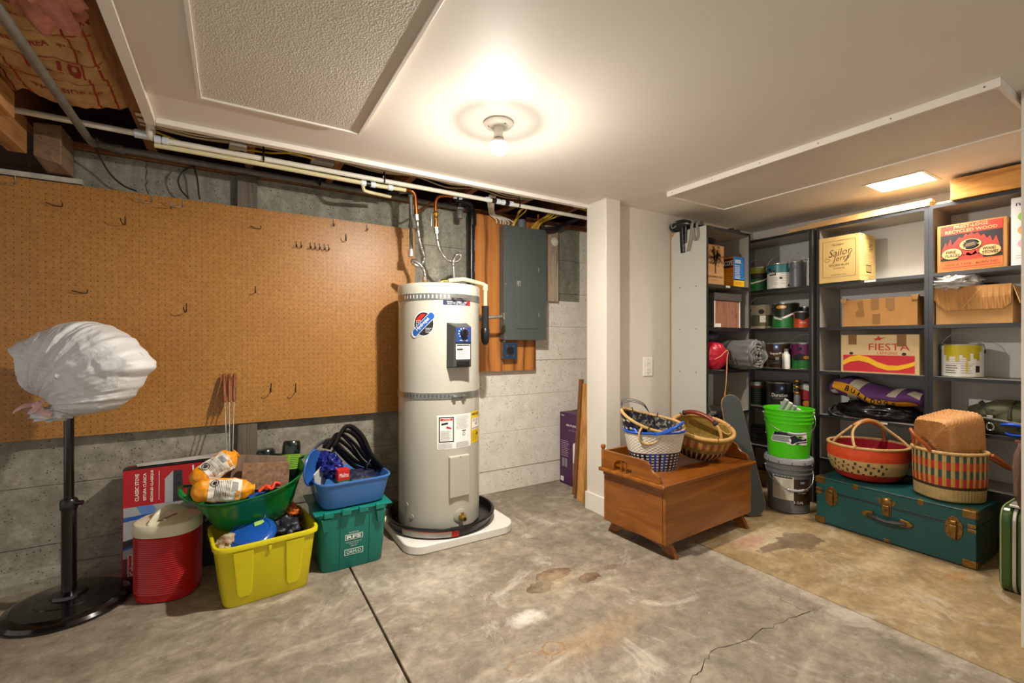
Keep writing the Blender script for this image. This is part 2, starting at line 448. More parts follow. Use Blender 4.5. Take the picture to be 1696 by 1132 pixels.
# ------------------------------------------------------------------ ceiling with the hole for the recessed light, and its edge trim
b = MB(); z0, z1 = 2.003, 2.018; HX0, HX1, HY0, HY1 = 3.118, 3.340, .948, 1.198
b.box(-.30, HX0, -2.2, 2.35, z0, z1); b.box(HX1, 3.72, -2.2, 2.35, z0, z1)
b.box(HX0, HX1, -2.2, HY0, z0, z1); b.box(HX0, HX1, HY1, 2.35, z0, z1)
struct(b.build('ceiling', M_PAINT))
struct(MB().box(-.302, -.266, -2.2, 2.352, 1.980, 2.0025).build('trim_2', M_TRIM, bevel=.002))
struct(MB().box(-.265, 2.0, 2.318, 2.352, 1.980, 2.0025).build('trim_3', M_TRIM, bevel=.002))
# the post, the wall with the switch, the right wall and the wall end beside the camera
struct(MB().box(2.0, 2.12, 2.15, 2.335, 0, 2.0025).build('wall_post', M_WALLP, bevel=.003))
struct(MB().box(1.988, 2.0, 2.14, 2.338, 0, .115).box(1.988, 2.12, 2.138, 2.15, 0, .115).build('baseboard_post', M_TRIM, bevel=.002))
struct(MB().box(2.121, 3.72, 2.216, 2.335, 0, 2.0025).build('wall_middle', M_WALLP))
struct(MB().box(2.121, 2.66, 2.204, 2.2155, 0, .115).build('baseboard_middle', M_TRIM, bevel=.002))
struct(MB().box(3.69, 3.85, -2.2, 2.215, 0, 2.0025).build('wall_right', M_WALLP))
struct(MB().box(2.42, 3.688, .33, .458, 0, 2.0025).build('wall_end', M_WALLP, bevel=.003))

# ------------------------------------------------------------------ the open bay above the back wall
struct(MB().box(-3.0, 3.72, -2.2, 3.1, 2.27, 2.30).build('ceiling_subfloor', M_DARKWOOD))
struct(MB().box(-.64, 3.72, 2.90, 3.06, 2.004, 2.039).build('trim_4', M_OLDWOOD, bevel=.003))
struct(MB().box(-3.0, 3.72, 3.06, 3.10, 2.02, 2.27).box(-3.0, -.64, 3.06, 3.10, 1.855, 2.0195).build('trim_5', M_DARKWOOD))  # lower left box added to stop world light leaking through the gap
for i, x in enumerate((-.34, .075, .485, .885, 1.285, 1.685, 2.085, 2.485, 2.885)):
    struct(MB().box(x - .019, x + .019, -2.2, 3.058, 2.041, 2.268).build('trim_%d' % (6 + i), M_OLDWOOD, bevel=.002))

# ------------------------------------------------------------------ the two textured panels screwed to the ceiling
def ceiling_panel(label, x0, x1, y0, y1):
    t = thing('ceiling_panel', label, 'panel', ((x0 + x1) / 2, (y0 + y1) / 2, 2.0025))
    hx, hy = (x1 - x0) / 2, (y1 - y0) / 2
    MB().box(-hx + .012, hx - .012, -hy + .012, hy - .012, -.024, -.001).build('board', M_STUCCO, t)
    for a in ((-hx, -hx + .0118, -hy, hy), (hx - .0118, hx, -hy, hy), (-hx + .012, hx - .012, -hy, -hy + .0118), (-hx + .012, hx - .012, hy - .0118, hy)):
        MB().box(a[0], a[1], a[2], a[3], -.031, 0).build('edge_trim', M_TRIM, t, bevel=.001)
    b = MB()
    for k in range(6):
        y = -hy + .04 + k * (2 * hy - .08) / 5
        b.cyl((-hx - .001, y, -.016), (-hx + .002, y, -.016), .0035, n=8)
    stuff(b.build('screw_heads', M_SCREW, t))
ceiling_panel('large textured panel over the water heater side of the ceiling', -.108, .462, 1.02, 1.995)
ceiling_panel('long narrow textured panel on the ceiling in front of the shelves', 2.235, 2.79, .47, 1.878)

# ------------------------------------------------------------------ ceiling lamps
M_BULBT = emit('lit_bulb_shoulder', (1, .935, .845, 1), BULB * .016)
M_BULB = emit("lit_bulb", (1, .935, .845, 1), BULB)
t = thing('bulb_holder', 'white porcelain lampholder with a bare round bulb on the ceiling', 'lamp', (.937, 1.646, 2.0025))
MB().lathe([(0, 0), (.060, 0), (.062, -.006), (.055, -.014), (.03, -.020), (.021, -.022), (.019, -.03), (.0185, -.05), (.021, -.062), (0, -.062)], 32).build('holder', M('porcelain', '#f0e9dc', .25), t, 40)
MB().lathe([(0, -.0625), (.012, -.063), (.016, -.068), (.028, -.076), (.0335, -.085), (0, -.085)], 24).build('bulb_collar', M('porcelain', '#f0e9dc', .25), t, 60)
MB().lathe([(0, -.0855), (.0337, -.0855), (.035, -.094), (.035, -.100), (.0345, -.104), (.033, -.109), (.0285, -.117), (0, -.117)], 24).build('bulb_shoulder', M_BULBT, t, 60)
MB().lathe([(0, -.1173), (.0282, -.1173), (.018, -.126), (0, -.130)], 24).build('bulb', M_BULB, t, 60)
b = MB()
for a in (40, 160, 280): MB().cyl((.042 * math.cos(R(a)), .042 * math.sin(R(a)), -.0185), (.042 * math.cos(R(a)), .042 * math.sin(R(a)), -.015), .004, n=8).build('screw', M_SCREW, t)
t = thing('recessed_light', 'open recessed light box glowing white in the ceiling over the shelves', 'lamp', ((HX0 + HX1) / 2, (HY0 + HY1) / 2, 2.0025))
hx, hy = (HX1 - HX0) / 2 - .001, (HY1 - HY0) / 2 - .001
M_HOUS = M('white_enamel', '#f4efe6', .35, var=.02)
for a in ((-hx, -hx + .003, -hy, hy), (hx - .003, hx, -hy, hy), (-hx + .003, hx - .003, -hy, -hy + .003), (-hx + .003, hx - .003, hy - .003, hy)):
    MB().box(a[0], a[1], a[2], a[3], .001, .085).build('housing_side', M_HOUS, t)
MB().box(-hx, hx, -hy, hy, .086, .09).build('housing_top', M_HOUS, t)
MB().box(-hx + .02, hx - .02, -hy + .02, hy - .02, .070, .076).build('lamp_tray', emit('lit_lamp_tray', (1, .92, .80, 1), TROFFER), t)
for a in ((-hx - .016, -hx, -hy - .016, hy + .016), (hx, hx + .016, -hy - .016, hy + .016), (-hx, hx, -hy - .016, -hy), (-hx, hx, hy, hy + .016)):
    MB().box(a[0], a[1], a[2], a[3], -.004, -.0005).build('rim', M_HOUS, t)
for y in (-.06, .05): MB().cyl((.02, y, .02), (.02, y, .07), .0025, n=8).build('threaded_pin', M_SCREW, t)

# ------------------------------------------------------------------ pegboard and its hooks
def peg_mat():
    n = NT('perforated_hardboard'); x, y, z = n.xyz()
    big = n.noise(2.2, 6, .6); fine = n.noise(55, 5, .7)
    c = n.ramp(fine, [(.25, lin('#98622a')), (.5, lin('#b07a36')), (.75, lin('#bf8c46'))])
    c = n.mix(n.ramp(big, [(.4, 0.0), (.7, .35)]), c, lin('#8f5c24'))
    fx = n.math('SUBTRACT', n.math('FRACT', n.math('DIVIDE', n.math('ADD', x, 5.0), .0254)), .5)
    fz = n.math('SUBTRACT', n.math('FRACT', n.math('DIVIDE', z, .0254)), .5)
    d = n.math('SQRT', n.math('ADD', n.math('MULTIPLY', fx, fx), n.math('MULTIPLY', fz, fz)))
    hole = n.math('LESS_THAN', d, .085)
    n.base(n.mix(hole, c, lin('#1c1109'))); n.b.inputs['Roughness'].default_value = .42
    n.bump(n.math('SUBTRACT', n.math('MULTIPLY', fine, .3), hole), .25, .003)
    return n.m
M_PEG = peg_mat()
pb = tag(MB().box(-1.435, 1.005, 2.858, 2.864, .660, 1.824).build('pegboard', M_PEG, bevel=.001), 'long brown perforated hardboard sheet mounted on the concrete wall', 'pegboard')
for lab, x0, x1, z0, z1 in (('weathered grey wooden upright behind the pegboard, seen above and below it', .02, .115, 0.0, 2.0),
                            ('weathered upright hidden behind the left half of the pegboard', -1.2, -1.105, .62, 1.83)):
    tag(MB().box(x0, x1, 2.866, 2.904, z0, z1).build('upright', M_GREYWOOD, bevel=.003), lab, 'board')
M_HOOK = M('dark_hook_wire', '#4a3d33', .35, .75); M_HOOKB = M('bright_hook_wire', '#a39a8d', .3, .9)
def hook(kind, x, z, label, mat=None, group=None):
    b = MB(); r = .0024; y = 2.8565
    if kind == 'J': pts = [(0, 0, .018), (0, 0, -.014), (0, -.012, -.026), (-.004, -.035, -.028), (-.008, -.052, -.016), (-.009, -.056, -.004)]
    elif kind == 'Jleft': pts = [(0, 0, .018), (0, 0, -.016), (-.010, -.010, -.024), (-.03, -.018, -.028), (-.05, -.022, -.022), (-.062, -.024, -.008)]
    elif kind == 'L': pts = [(0, 0, .018), (0, 0, -.012), (-.004, -.02, -.016), (-.02, -.05, -.016)]
    elif kind == 'bar': pts = [(0, 0, .012), (0, 0, -.004), (-.01, -.006, -.007), (-.03, -.012, -.005), (-.052, -.014, .002)]
    else: pts = [(0, 0, .020), (0, 0, -.010), (0, -.010, -.016), (0, -.030, -.016), (0, -.036, -.006)]
    b.tube(catmull(pts, 5), r, 7)
    o = b.build('peg_hook', mat or M_HOOK, None, 60, loc=(x, y, z))
    return tag(o, label, 'hook', group or 'hooks on the pegboard')
hook('Jleft', -.817, 1.81, 'curved steel hook at the top left corner of the pegboard in view', M_HOOKB)
hook('bar', -.665, 1.722, 'thin hook with a long sideways shadow below the top left corner')
hook('Jleft', -.341, 1.807, 'curved steel hook below the crack at the top edge of the pegboard', M_HOOKB)
hook('L', -.264, 1.783, 'short bent hook, left one of the close pair at the top edge', M_HOOKB)
hook('Jleft', -.216, 1.803, 'curved hook, right one of the close pair at the top edge', M_HOOKB)
hook('J', -.442, 1.686, 'small dark hook hanging alone under the curved top hooks')
hook('bar', -.579, 1.332, 'thin slanting hook above the white bagged fan')
hook('J', -.201, 1.277, 'dark hook to the right of the white bagged fan')
hook('bar', .131, 1.722, 'thin hook lying sideways near the middle top of the pegboard')
hook('pin', .105, 1.381, 'short straight hook in the middle of the pegboard')
hook('pin', .506, 1.795, 'upright hook at the top edge above the row of seven')
hook('pin', .698, 1.792, 'upright hook at the top edge, nearest the water pipes')
hook('J', .576, 1.726, 'small hook hanging between the two upright hooks near the water heater')
for i, x in enumerate((.307, .332, .381, .405, .430, .456, .479)):
    hook('pin', x, 1.650, '%s from the left of seven upright hooks in a level row' % ORD[i], None, 'row of seven upright hooks')
hook('J', .181, .852, 'dark hook low on the pegboard, right of the roasting forks')
hook('J', .305, .845, 'dark hook low on the pegboard, nearest the blue bin')

# three roasting forks standing in the green tub, leaning on the pegboard
M_FORKH = wood('dark_turned_handle', '#5d2f16', '#8a4c28', 'z', 2, .5)
for i, (x0, x1, lab) in enumerate(((-.041, -.020, 'leftmost of the three roasting forks leaning on the pegboard'), (-.016, -.012, 'middle one of the three roasting forks leaning on the pegboard'),
                                   (.008, -.004, 'rightmost of the three roasting forks leaning on the pegboard'))):
    t = thing('roasting_fork', lab, 'fork', (x1, 2.60, .40), 0, 'roasting forks')
    a = Vector((0, 0, 0)); e = Vector((x0 - x1, .235, .53)); d = e
    MB().tube([a + d * .0, a + d * .74], .0026, 7).build('shaft', M_STEEL, t, 60)
    MB().tube([d * .735, d * .75, d * .85, d * .98, d], [.006, .0085, .0095, .0085, .004], 10).build('handle', M_FORKH, t, 50)

# ------------------------------------------------------------------ pipes in the open bay
def pipe(name, label, cat, pts, r, mat, k=1, n=12):
    P = catmull(pts, k) if k > 1 else pts
    return tag(MB().tube(P, r, n).build(name, mat, None, 50), label, cat)
t = thing('water_pipe', 'long white plastic water pipe running under the joists to the post', 'pipe', (-.30, 2.485, 1.972))
MB().tube([(.03, 0, 0), (2.62, .003, -.002)], .0125, 12).build('pipe', M_PEX, t, 50)
MB().tube(catmull([(.0, -.005, .060), (-.005, -.003, .03), (-.002, 0, .008), (.01, 0, .0)], 4), .0125, 12).build('riser', M_PEX, t, 50)
for x in (.012, .040, 1.625, 1.700, 1.735, 1.795): MB().cyl((x, 0, 0), (x + .022, 0, 0), .0165, n=14).build('crimp_ring', M_RING, t, 40)
for x in (1.665, 1.758): MB().cyl((x, 0, 0), (x + .030, 0, 0), .014, n=14).build('coupling', M_BLACKP, t, 40)
for x in (.425, 1.0, 1.862):
    MB().tube([(x, -.016, -.012), (x, .016, -.012), (x, .016, .02), (x, 0, .067), (x, -.016, .02)], .0035, 6, True).build('hanger', M_BLACKP, t)
t = thing('water_pipe', 'yellowed plastic pipe sagging below the white one and turning into copper', 'pipe', (-.29, 2.505, 1.948))
MB().tube(catmull([(0, 0, .005), (.42, 0, .004), (.9, .005, .0), (1.12, .01, .004)], 6), .0115, 12).build('pipe', M_PEXY, t, 50)
for x in (.875, .925, 1.02): MB().cyl((x, .006, .001), (x + .025, .006, .001), .0155, n=14).build('crimp_ring', M_RING, t, 40)
MB().cyl((.90, .006, .001), (.925, .006, .001), .013, n=12).build('coupling', M_BLACKP, t, 40)
MB().tube(catmull([(1.04, .007, .004), (1.10, .02, .012), (1.155, .035, .016), (1.182, .035, -.004), (1.187, .035, -.05), (1.192, .035, -.112)], 5), .0105, 12).build('copper_bend', M_COPPER, t, 60)
MB().cyl((1.190, .035, -.085), (1.192, .035, -.118), .0135, n=12).build('copper_fitting', M_COPPER, t, 40)
MB().tube(catmull([(.885, .006, -.012), (.895, .02, -.032), (.93, .03, -.036), (1.06, .10, -.02)], 5), .009, 10).build('branch', M_PEXY, t, 60)
t = thing('water_pipe', 'white plastic pipe stub at the far left between the block and the ceiling corner', 'pipe', (-.75, 2.58, 2.02))
MB().tube([(0, 0, .0), (.40, -.02, -.012)], .0125, 12).build('pipe', M_PEX, t, 50)
MB().tube(catmull([(.435, -.02, -.008), (.45, -.08, .0), (.45, -.28, .016)], 4), .016, 12).build('riser', M_PEX, t, 50)
MB().cyl((.385, -.02, -.012), (.44, -.02, -.012), .019, n=14).build('elbow', M_RING, t, 40)
t = thing('conduit_pipe', 'old grey steel pipe crossing the bay and running along the wall top', 'pipe', (-.54, 2.80, 2.022))
MB().tube(catmull([(.004, -1.6, -.04), (.006, -.9, -.038), (.0, -.12, -.032), (.004, -.02, -.012), (.02, .03, -.002), (.06, .052, .0), (.12, .054, 0), (.6, .054, -.006), (1.9, .054, -.012)], 6), .0155, 14).build('pipe', M_OLDPIPE, t, 50)
MB().cyl((.05, .052, 0), (.095, .053, 0), .021, n=14).build('coupling', M_OLDPIPE, t, 40)
MB().tube([(.97, .032, -.02), (.97, .078, -.02), (.97, .078, .022), (.97, .032, .022)], .004, 6, True).build('strap', M_BLACKP, t)
MB().tube([(.93, .0, .0), (.955, .03, -.01), (.97, .05, -.018)], .004, 6).build('hanger', M_BLACKP, t)
t = thing('steel_pipe', 'capped dark steel pipe hanging beside the pegboard corner above the heater', 'pipe', (.912, 2.66, 1.62))
MB().cyl((0, 0, .0), (0, 0, .16), .0105, n=12).build('lower_pipe', M_OLDPIPE, t, 40)
MB().cyl((-.001, 0, .16), (-.002, 0, .36), .0115, n=12).build('upper_pipe', M_OLDPIPE, t, 40)
for z, r in ((.16, .017), (.175, .015), (.345, .019)): MB().cyl((0, 0, z), (0, 0, z + .022), r, n=8).build('collar', M_OLDPIPE, t, 30)
MB().cyl((0, 0, -.012), (0, 0, .03), .0165, n=14).build('cap', M('zinc_cap', '#c9c4bb', .4, .6), t, 40)
MB().tube(catmull([(-.002, 0, .36), (-.01, .03, .385), (-.05, .08, .39), (-.10, .12, .388)], 5), .0135, 12).build('elbow_pipe', M_OLDPIPE, t, 50)
MB().cyl((-.045, .078, .39), (-.105, .122, .388), .018, n=10).build('valve_body', M_BLACKP, t, 40)
t = thing('water_pipe', 'copper pipe arching from the white pipe down through a brass valve', 'pipe', (1.03, 2.56, 1.77))
MB().tube(catmull([(.11, -.03, .202), (.06, -.01, .204), (.022, 0, .196), (0, 0, .168), (-.003, 0, .115), (.0, 0, .09)], 6), .0095, 12).build('copper_bend', M_COPPER, t, 60)
MB().cyl((0, 0, .0), (0, 0, .055), .0105, n=12).build('copper_stub', M_COPPER, t, 40)
MB().lathe([(0, .05), (.013, .05), (.016, .06), (.013, .068), (.013, .085), (.016, .092), (.012, .104), (0, .104)], 8).build('valve_body', M_BRASS, t, 30)
MB().cyl((-.01, -.012, .078), (-.032, -.02, .080), .007, n=10).build('valve_stem', M_BRASS, t, 40)
MB().tube([(-.03, -.02, .08), (-.036, -.022, .05), (-.036, -.022, .005)], [.006, .005, .004], 8, flat=.5).build('lever', M_CHROME, t)
for x in (.10, .135): MB().cyl((x, -.028, .202), (x + .02, -.033, .203), .015, n=12).build('crimp_ring', M_RING, t, 40)
MB().cyl((.15, -.036, .203), (.19, -.05, .203), .012, n=10).build('coupling', M_BLACKP, t, 40)
tag(MB().tube(catmull([(.925, 2.58, 1.866), (.97, 2.60, 1.895), (1.02, 2.62, 1.935), (1.06, 2.66, 1.955)], 5), .0042, 8).build('bond_wire', M_COPPER, None, 60), 'thin bare copper wire slanting between the two copper pipes', 'wire')
t = thing('hose_tap', 'dark valve hanging between the copper arch and the black drain pipe', 'valve', (1.268, 2.74, 1.905))
MB().lathe([(0, 0), (.020, 0), (.020, .05), (.016, .056), (0, .056)], 14).build('body', M_OLDPIPE, t, 40)
MB().lathe([(0, .057), (.026, .057), (.028, .066), (.022, .073), (.010, .074), (.010, .10), (0, .10)], 10).build('bonnet', M_STEEL, t, 35)
def flex(label, pts):
    P = catmull(pts, 60); out = []; rs = []; acc = 0; last = P[0]; out.append(P[0]); rs.append(.0095); k = 0
    for p in P[1:]:
        if (p - last).length > .0032:
            k += 1; out.append(p); rs.append(.0104 if k % 2 else .0082); last = p
    t = thing('flexible_hose', label, 'hose', tuple(pts[-1]))
    o = Vector(pts[-1])
    MB().tube([p - o for p in out], rs, 10).build('corrugated_tube', M_CHROME, t, 60)
    for a, c in ((Vector(pts[0]), Vector(pts[1])), (Vector(pts[-1]), Vector(pts[-2]))):
        d = (c - a).normalized(); MB().cyl(a - o - d * .012, a - o + d * .022, .0145, n=6).build('nut', M_CHROME, t, 30)
flex('left corrugated steel water hose twisting down to the heater', [(.905, 2.54, 1.818), (.911, 2.54, 1.755), (.923, 2.545, 1.686), (.938, 2.55, 1.641), (.956, 2.56, 1.595), (.954, 2.58, 1.562), (.93, 2.585, 1.543), (.895, 2.57, 1.552), (.880, 2.545, 1.565), (.900, 2.525, 1.553), (.930, 2.52, 1.527), (.946, 2.525, 1.495), (.949, 2.53, 1.452)])
flex('right corrugated steel water hose with a small loop above the heater', [(1.033, 2.56, 1.765), (1.040, 2.56, 1.697), (1.056, 2.56, 1.645), (1.089, 2.565, 1.605), (1.128, 2.57, 1.587), (1.170, 2.575, 1.590), (1.197, 2.575, 1.614), (1.190, 2.57, 1.634), (1.162, 2.56, 1.625), (1.142, 2.55, 1.598), (1.138, 2.55, 1.555), (1.145, 2.55, 1.452)])
t = thing('drain_pipe', 'thick black vertical drain pipe between the heater and the plywood', 'pipe', (1.385, 2.80, .0))
MB().cyl((0, 0, .4), (-.004, 0, 1.90), .0245, n=20).build('pipe', M_BLACKP, t, 40)
MB().lathe([(0, 1.885), (.031, 1.885), (.031, 1.925), (.029, 1.927), (.029, 1.930), (.031, 1.932), (.031, 1.972), (.024, 1.985), (0, 1.985)], 20).build('coupling', M_BLACKP, t, 40)
MB().tube(catmull([(-.002, 0, 1.975), (-.004, .0, 2.0), (-.02, -.01, 2.02), (-.06, -.03, 2.026), (-.16, -.06, 2.022)], 5), .0235, 16).build('elbow', M_BLACKP, t, 50)
Print(t, (0, 0, 0), cyl=.0245).text('ABS DWV', .012, 1.75, .012, M('pale_print', '#c9c9c4', .6), 1, rot=90).text('NSF 1-1/2', .012, 1.60, .012, MATS['pale_print'], 1, rot=90).flush()

# ------------------------------------------------------------------ cables
def cable(pts, label, mat=M_CABLE, r=.0045, group='cables under the joists', cat='cable'):
    return tag(MB().tube(catmull(pts, 6), r, 7).build('electric_cable', mat, None, 60), label, cat, group)
xj = (-.34, .075, .485, .885, 1.285, 1.685)
for q in range(5):
    y = 2.395 + q * .028; pts = []
    for i, x in enumerate(xj):
        pts.append((x, y + random.uniform(-.01, .01), 2.034))
        if i < 5: pts.append((x + .2, y + random.uniform(-.03, .03), 2.034 - random.uniform(.006, .022)))
    cable(pts, 'tan cable sagging along the joists, %s of five from the ceiling edge' % ORD[q], group='tan cables under the joists')
for k, a in enumerate((((-.30, 2.56, 2.034), (-.18, 2.60, 2.016), (-.10, 2.63, 2.018), (.0, 2.70, 2.03)), ((.28, 2.44, 2.02), (.16, 2.50, 2.012), (.07, 2.55, 2.024), (-.02, 2.62, 2.034)),
          ((.11, 2.40, 2.030), (.22, 2.42, 2.01), (.34, 2.44, 2.0), (.44, 2.47, 2.01)), ((.10, 2.42, 2.034), (.25, 2.46, 2.02), (.40, 2.5, 2.026), (.47, 2.52, 2.034)))):
    cable(a, ('yellow cable slanting back from the ceiling corner', 'yellow cable running left out of the hanging steel box', 'lower yellow cable between the two steel boxes', 'upper yellow cable between the two steel boxes')[k], M_CABLEY, group='yellow cables near the junction boxes')
for k, (x0, x1) in enumerate(((1.455, 1.60), (1.465, 1.632), (1.475, 1.655), (1.485, 1.672), (1.49, 1.70), (1.50, 1.742))):
    cable([(x0 - .03, 2.62, 2.052), (x0, 2.70, 2.04), (x0 + .06, 2.80, 2.022 - .006 * k), ((x0 + x1) / 2 + .02, 2.84, 1.995), (x1 - .004, 2.842, 1.968), (x1, 2.842, 1.938)], '%s from the left of six white cables dropping into the breaker panel' % ORD[k], M('white_cable_sheath', '#e4ded0', .45), .0048, 'white cables into the breaker panel')
for k, (x0, x1) in enumerate(((1.775, 1.735), (1.785, 1.745), (1.77, 1.728), (1.99, 1.90), (2.01, 1.915), (2.03, 1.93), (2.05, 1.945))):
    cable([(x0, 2.72, 2.056), (x0 - .01 + random.uniform(-.02, .02), 2.77 + random.uniform(-.02, .02), 2.03), ((x0 + x1) / 2 + random.uniform(-.02, .015), 2.825 + random.uniform(-.015, .01), 1.995), (x1, 2.845, 1.94)], '%s of three yellow cables left of the grey conduit over the panel' % ORD[k] if k < 3 else '%s of four yellow cables looping into the panel top right' % ORD[k - 3], M_CABLEY, .0048, 'yellow cables into the breaker panel')
cable([(1.958, 2.84, 1.935), (1.962, 2.835, 1.975), (1.95, 2.83, 1.995), (1.93, 2.80, 2.04)], 'orange cable at the right end of the breaker panel top', M('orange_cable_sheath', '#d9772e', .45), .0048)
for k in range(4):
    cable([(1.99, 2.86, 1.968 - .014 * k), (2.06, 2.85, 1.972 - .014 * k), (2.14, 2.85, 1.990 - .012 * k), (2.20, 2.80, 2.022 - .008 * k), (2.25, 2.70, 2.034)], '%s from the top of four black cables curving right from the panel' % ORD[k], M_BLACKC, .005, 'black cables right of the panel')
cable([(2.02, 2.5, 2.034), (2.06, 2.46, 2.016), (2.08, 2.42, 2.002), (2.10, 2.38, 2.03)], 'yellow cable hanging in the bay beside the post', M_CABLEY)
cable([(-.53, 2.775, 2.03), (-.535, 2.79, 1.985), (-.50, 2.85, 1.90), (-.45, 2.853, 1.85), (-.40, 2.853, 1.832)], 'black cable hanging from the steel pipe behind the pegboard top', M_BLACKC, .0042)
cable([(-.17, 2.85, 2.0), (-.155, 2.853, 1.93), (-.15, 2.853, 1.87), (-.145, 2.853, 1.832)], 'straight black cable hanging from the wall pipe', M_BLACKC, .004)
cable([(-.17, 2.85, 2.0), (-.21, 2.853, 1.97), (-.235, 2.853, 1.92), (-.225, 2.853, 1.87), (-.195, 2.853, 1.832)], 'looped black cable hanging from the wall pipe', M_BLACKC, .004)
def jbox(label, x, y, z, sx, sy, sz, tilt=0):
    t = thing('junction_box', label, 'box', (x, y, z), tilt)
    MB().box(-sx, sx, -sy, sy, -sz, sz).build('box', M_STEEL, t, bevel=.003)
    MB().box(-sx * .92, sx * .92, -sy - .002, -sy, -sz * .9, sz * .9).build('cover', M('box_cover', '#a5a094', .5, .5), t, bevel=.001)
    for a in (-1, 1): MB().cyl((a * sx * .6, -sy - .004, 0), (a * sx * .6, -sy, 0), .004, n=8).build('screw', M_SCREW, t)
jbox('small steel junction box hanging at the ceiling edge above the pegboard middle', .02, 2.42, 2.0, .035, .025, .026)
jbox('flat steel junction box on the joist above the row of hooks', .385, 2.47, 2.012, .055, .03, .018)

# ------------------------------------------------------------------ plywood, breaker panel, sub box
def ply_mat():
    n = NT('fir_plywood'); wv = n.n.new('ShaderNodeTexWave'); wv.wave_type = 'BANDS'; wv.bands_direction = 'X'
    wv.inputs['Scale'].default_value = 2.1; wv.inputs['Distortion'].default_value = 7; wv.inputs['Detail'].default_value = 3; wv.inputs['Detail Scale'].default_value = .9
    n.L(n.mapping((1.6, 1, .42), loc=(.3, 0, .2)), wv.inputs['Vector']); f = n.noise(30, 4, .6, n.mapping((2, 2, .12)))
    c = n.ramp(wv.outputs['Fac'], [(.0, lin('#c8803a')), (.5, lin('#bb7230')), (.86, lin('#a86428')), (.97, lin('#7a431b'))])
    c = n.mix(n.ramp(f, [(.4, 0.0), (.75, .45)]), c, lin('#d99b55'))
    vo = n.n.new('ShaderNodeTexVoronoi'); vo.inputs['Scale'].default_value = 4.2; n.L(n.mapping((1, 1, .75)), vo.inputs['Vector'])
    c = n.mix(n.ramp(vo.outputs['Distance'], [(.06, .75), (.13, 0.0)]), c, lin('#5d2f12')); n.base(c); n.b.inputs['Roughness'].default_value = .5; n.bump(f, .1, .002); return n.m
M_PLY = ply_mat()
tag(MB().box(1.43, 1.957, 2.872, 2.902, .885, 2.0).build('plywood_backer', M_PLY, bevel=.002), 'orange plywood sheet on the wall behind the breaker panel', 'plywood')
tag(MB().box(2.06, 2.178, 2.878, 2.904, 1.412, 2.0).build('board', wood('stained_pale_board', '#7a5233', '#c4b39a', 'z', .5, .7), bevel=.002), 'short stained board on the wall right of the breaker panel', 'board')
t = thing('junction_box', 'small round white box cover on the stained board', 'box', (2.137, 2.877, 1.876))
MB().lathe([(0, 0), (.034, 0), (.034, .006), (.028, .01), (.018, .012), (.018, .02), (.010, .022), (0, .022)], 20).xf(Matrix.Rotation(R(90), 4, 'X')).build('cover', M('aged_white', '#ddd5bd', .5), t, 40)
M_PANEL = M('grey_panel_enamel', '#5b625f', .38, .1, .05, 6)
t = thing('breaker_panel', 'tall grey electrical breaker panel on the plywood', 'panel', (1.815, 2.792, 1.111))
MB().box(-.176, .176, .004, .078, .002, .812).build('enclosure', M_PANEL, t, bevel=.003)
MB().box(-.183, .183, 0, .0035, 0, .816).build('cover', M_PANEL, t, bevel=.0025)
d = MB().box(-.083, .108, -.005, -.0005, .082, .592).build('door', M_PANEL, t, bevel=.003)
MB().box(-.078, -.046, -.009, -.0055, .385, .425).build('latch', M('latch_steel', '#a8a79c', .35, .6), d, bevel=.002)
MB().box(-.066, -.058, -.013, -.0095, .395, .416).build('latch_slider', M_CHROME, d, bevel=.001)
for z in (.17, .50): MB().cyl((.112, -.004, z), (.112, -.004, z + .03), .003, n=8).build('hinge', M_CHROME, t)
for x in (-.168, .168):
    for z in (.018, .395, .797): MB().cyl((x, -.003, z), (x, 0, z), .0045, n=8).build('screw', M_SCREW, t)
t = thing('conduit_pipe', 'short grey conduit rising from the breaker panel top', 'pipe', (1.805, 2.835, 1.926))
MB().cyl((0, 0, 0), (0, 0, .10), .031, n=20).build('pipe', M('grey_pvc', '#6a7074', .4), t, 40)
MB().cyl((0, 0, .062), (0, 0, .12), .034, n=20).build('fitting', M_BLACKP, t, 40)
t = thing('outlet_box', 'dark blue square socket with a black centre under the breaker panel', 'socket', (1.70, 2.818, 1.034))
MB().box(-.052, .052, .006, .052, -.058, .058).build('back_box', M_STEEL, t, bevel=.003)
MB().box(-.058, .058, 0, .0055, -.060, .060).build('face_plate', M('navy_plate', '#223a55', .35), t, bevel=.003)
MB().cyl((0, -.004, 0), (0, 0, 0), .028, n=20).build('socket', M_BLACKP, t, 40)
for x in (-.028, .028):
    for z in (-.034, .034): MB().cyl((x, -.002, z), (x, 0, z), .004, n=8).build('screw', M_SCREW, t)
MB().cyl((-.035, .03, .056), (-.035, .03, .076), .014, n=12).build('nipple', M_STEEL, t)
t = thing('pipe_stub', 'short dark pipe stub with a clip sticking out of the plywood beside the heater', 'pipe', (1.42, 2.70, 1.262))
MB().tube([(0, .17, -.01), (0, .0, -.006), (.02, -.02, -.004), (.13, -.03, .006)], .011, 10).build('pipe', M_OLDPIPE, t, 50)
MB().box(.125, .14, -.05, -.015, -.015, .03).build('clip', M_STEEL, t, bevel=.003)

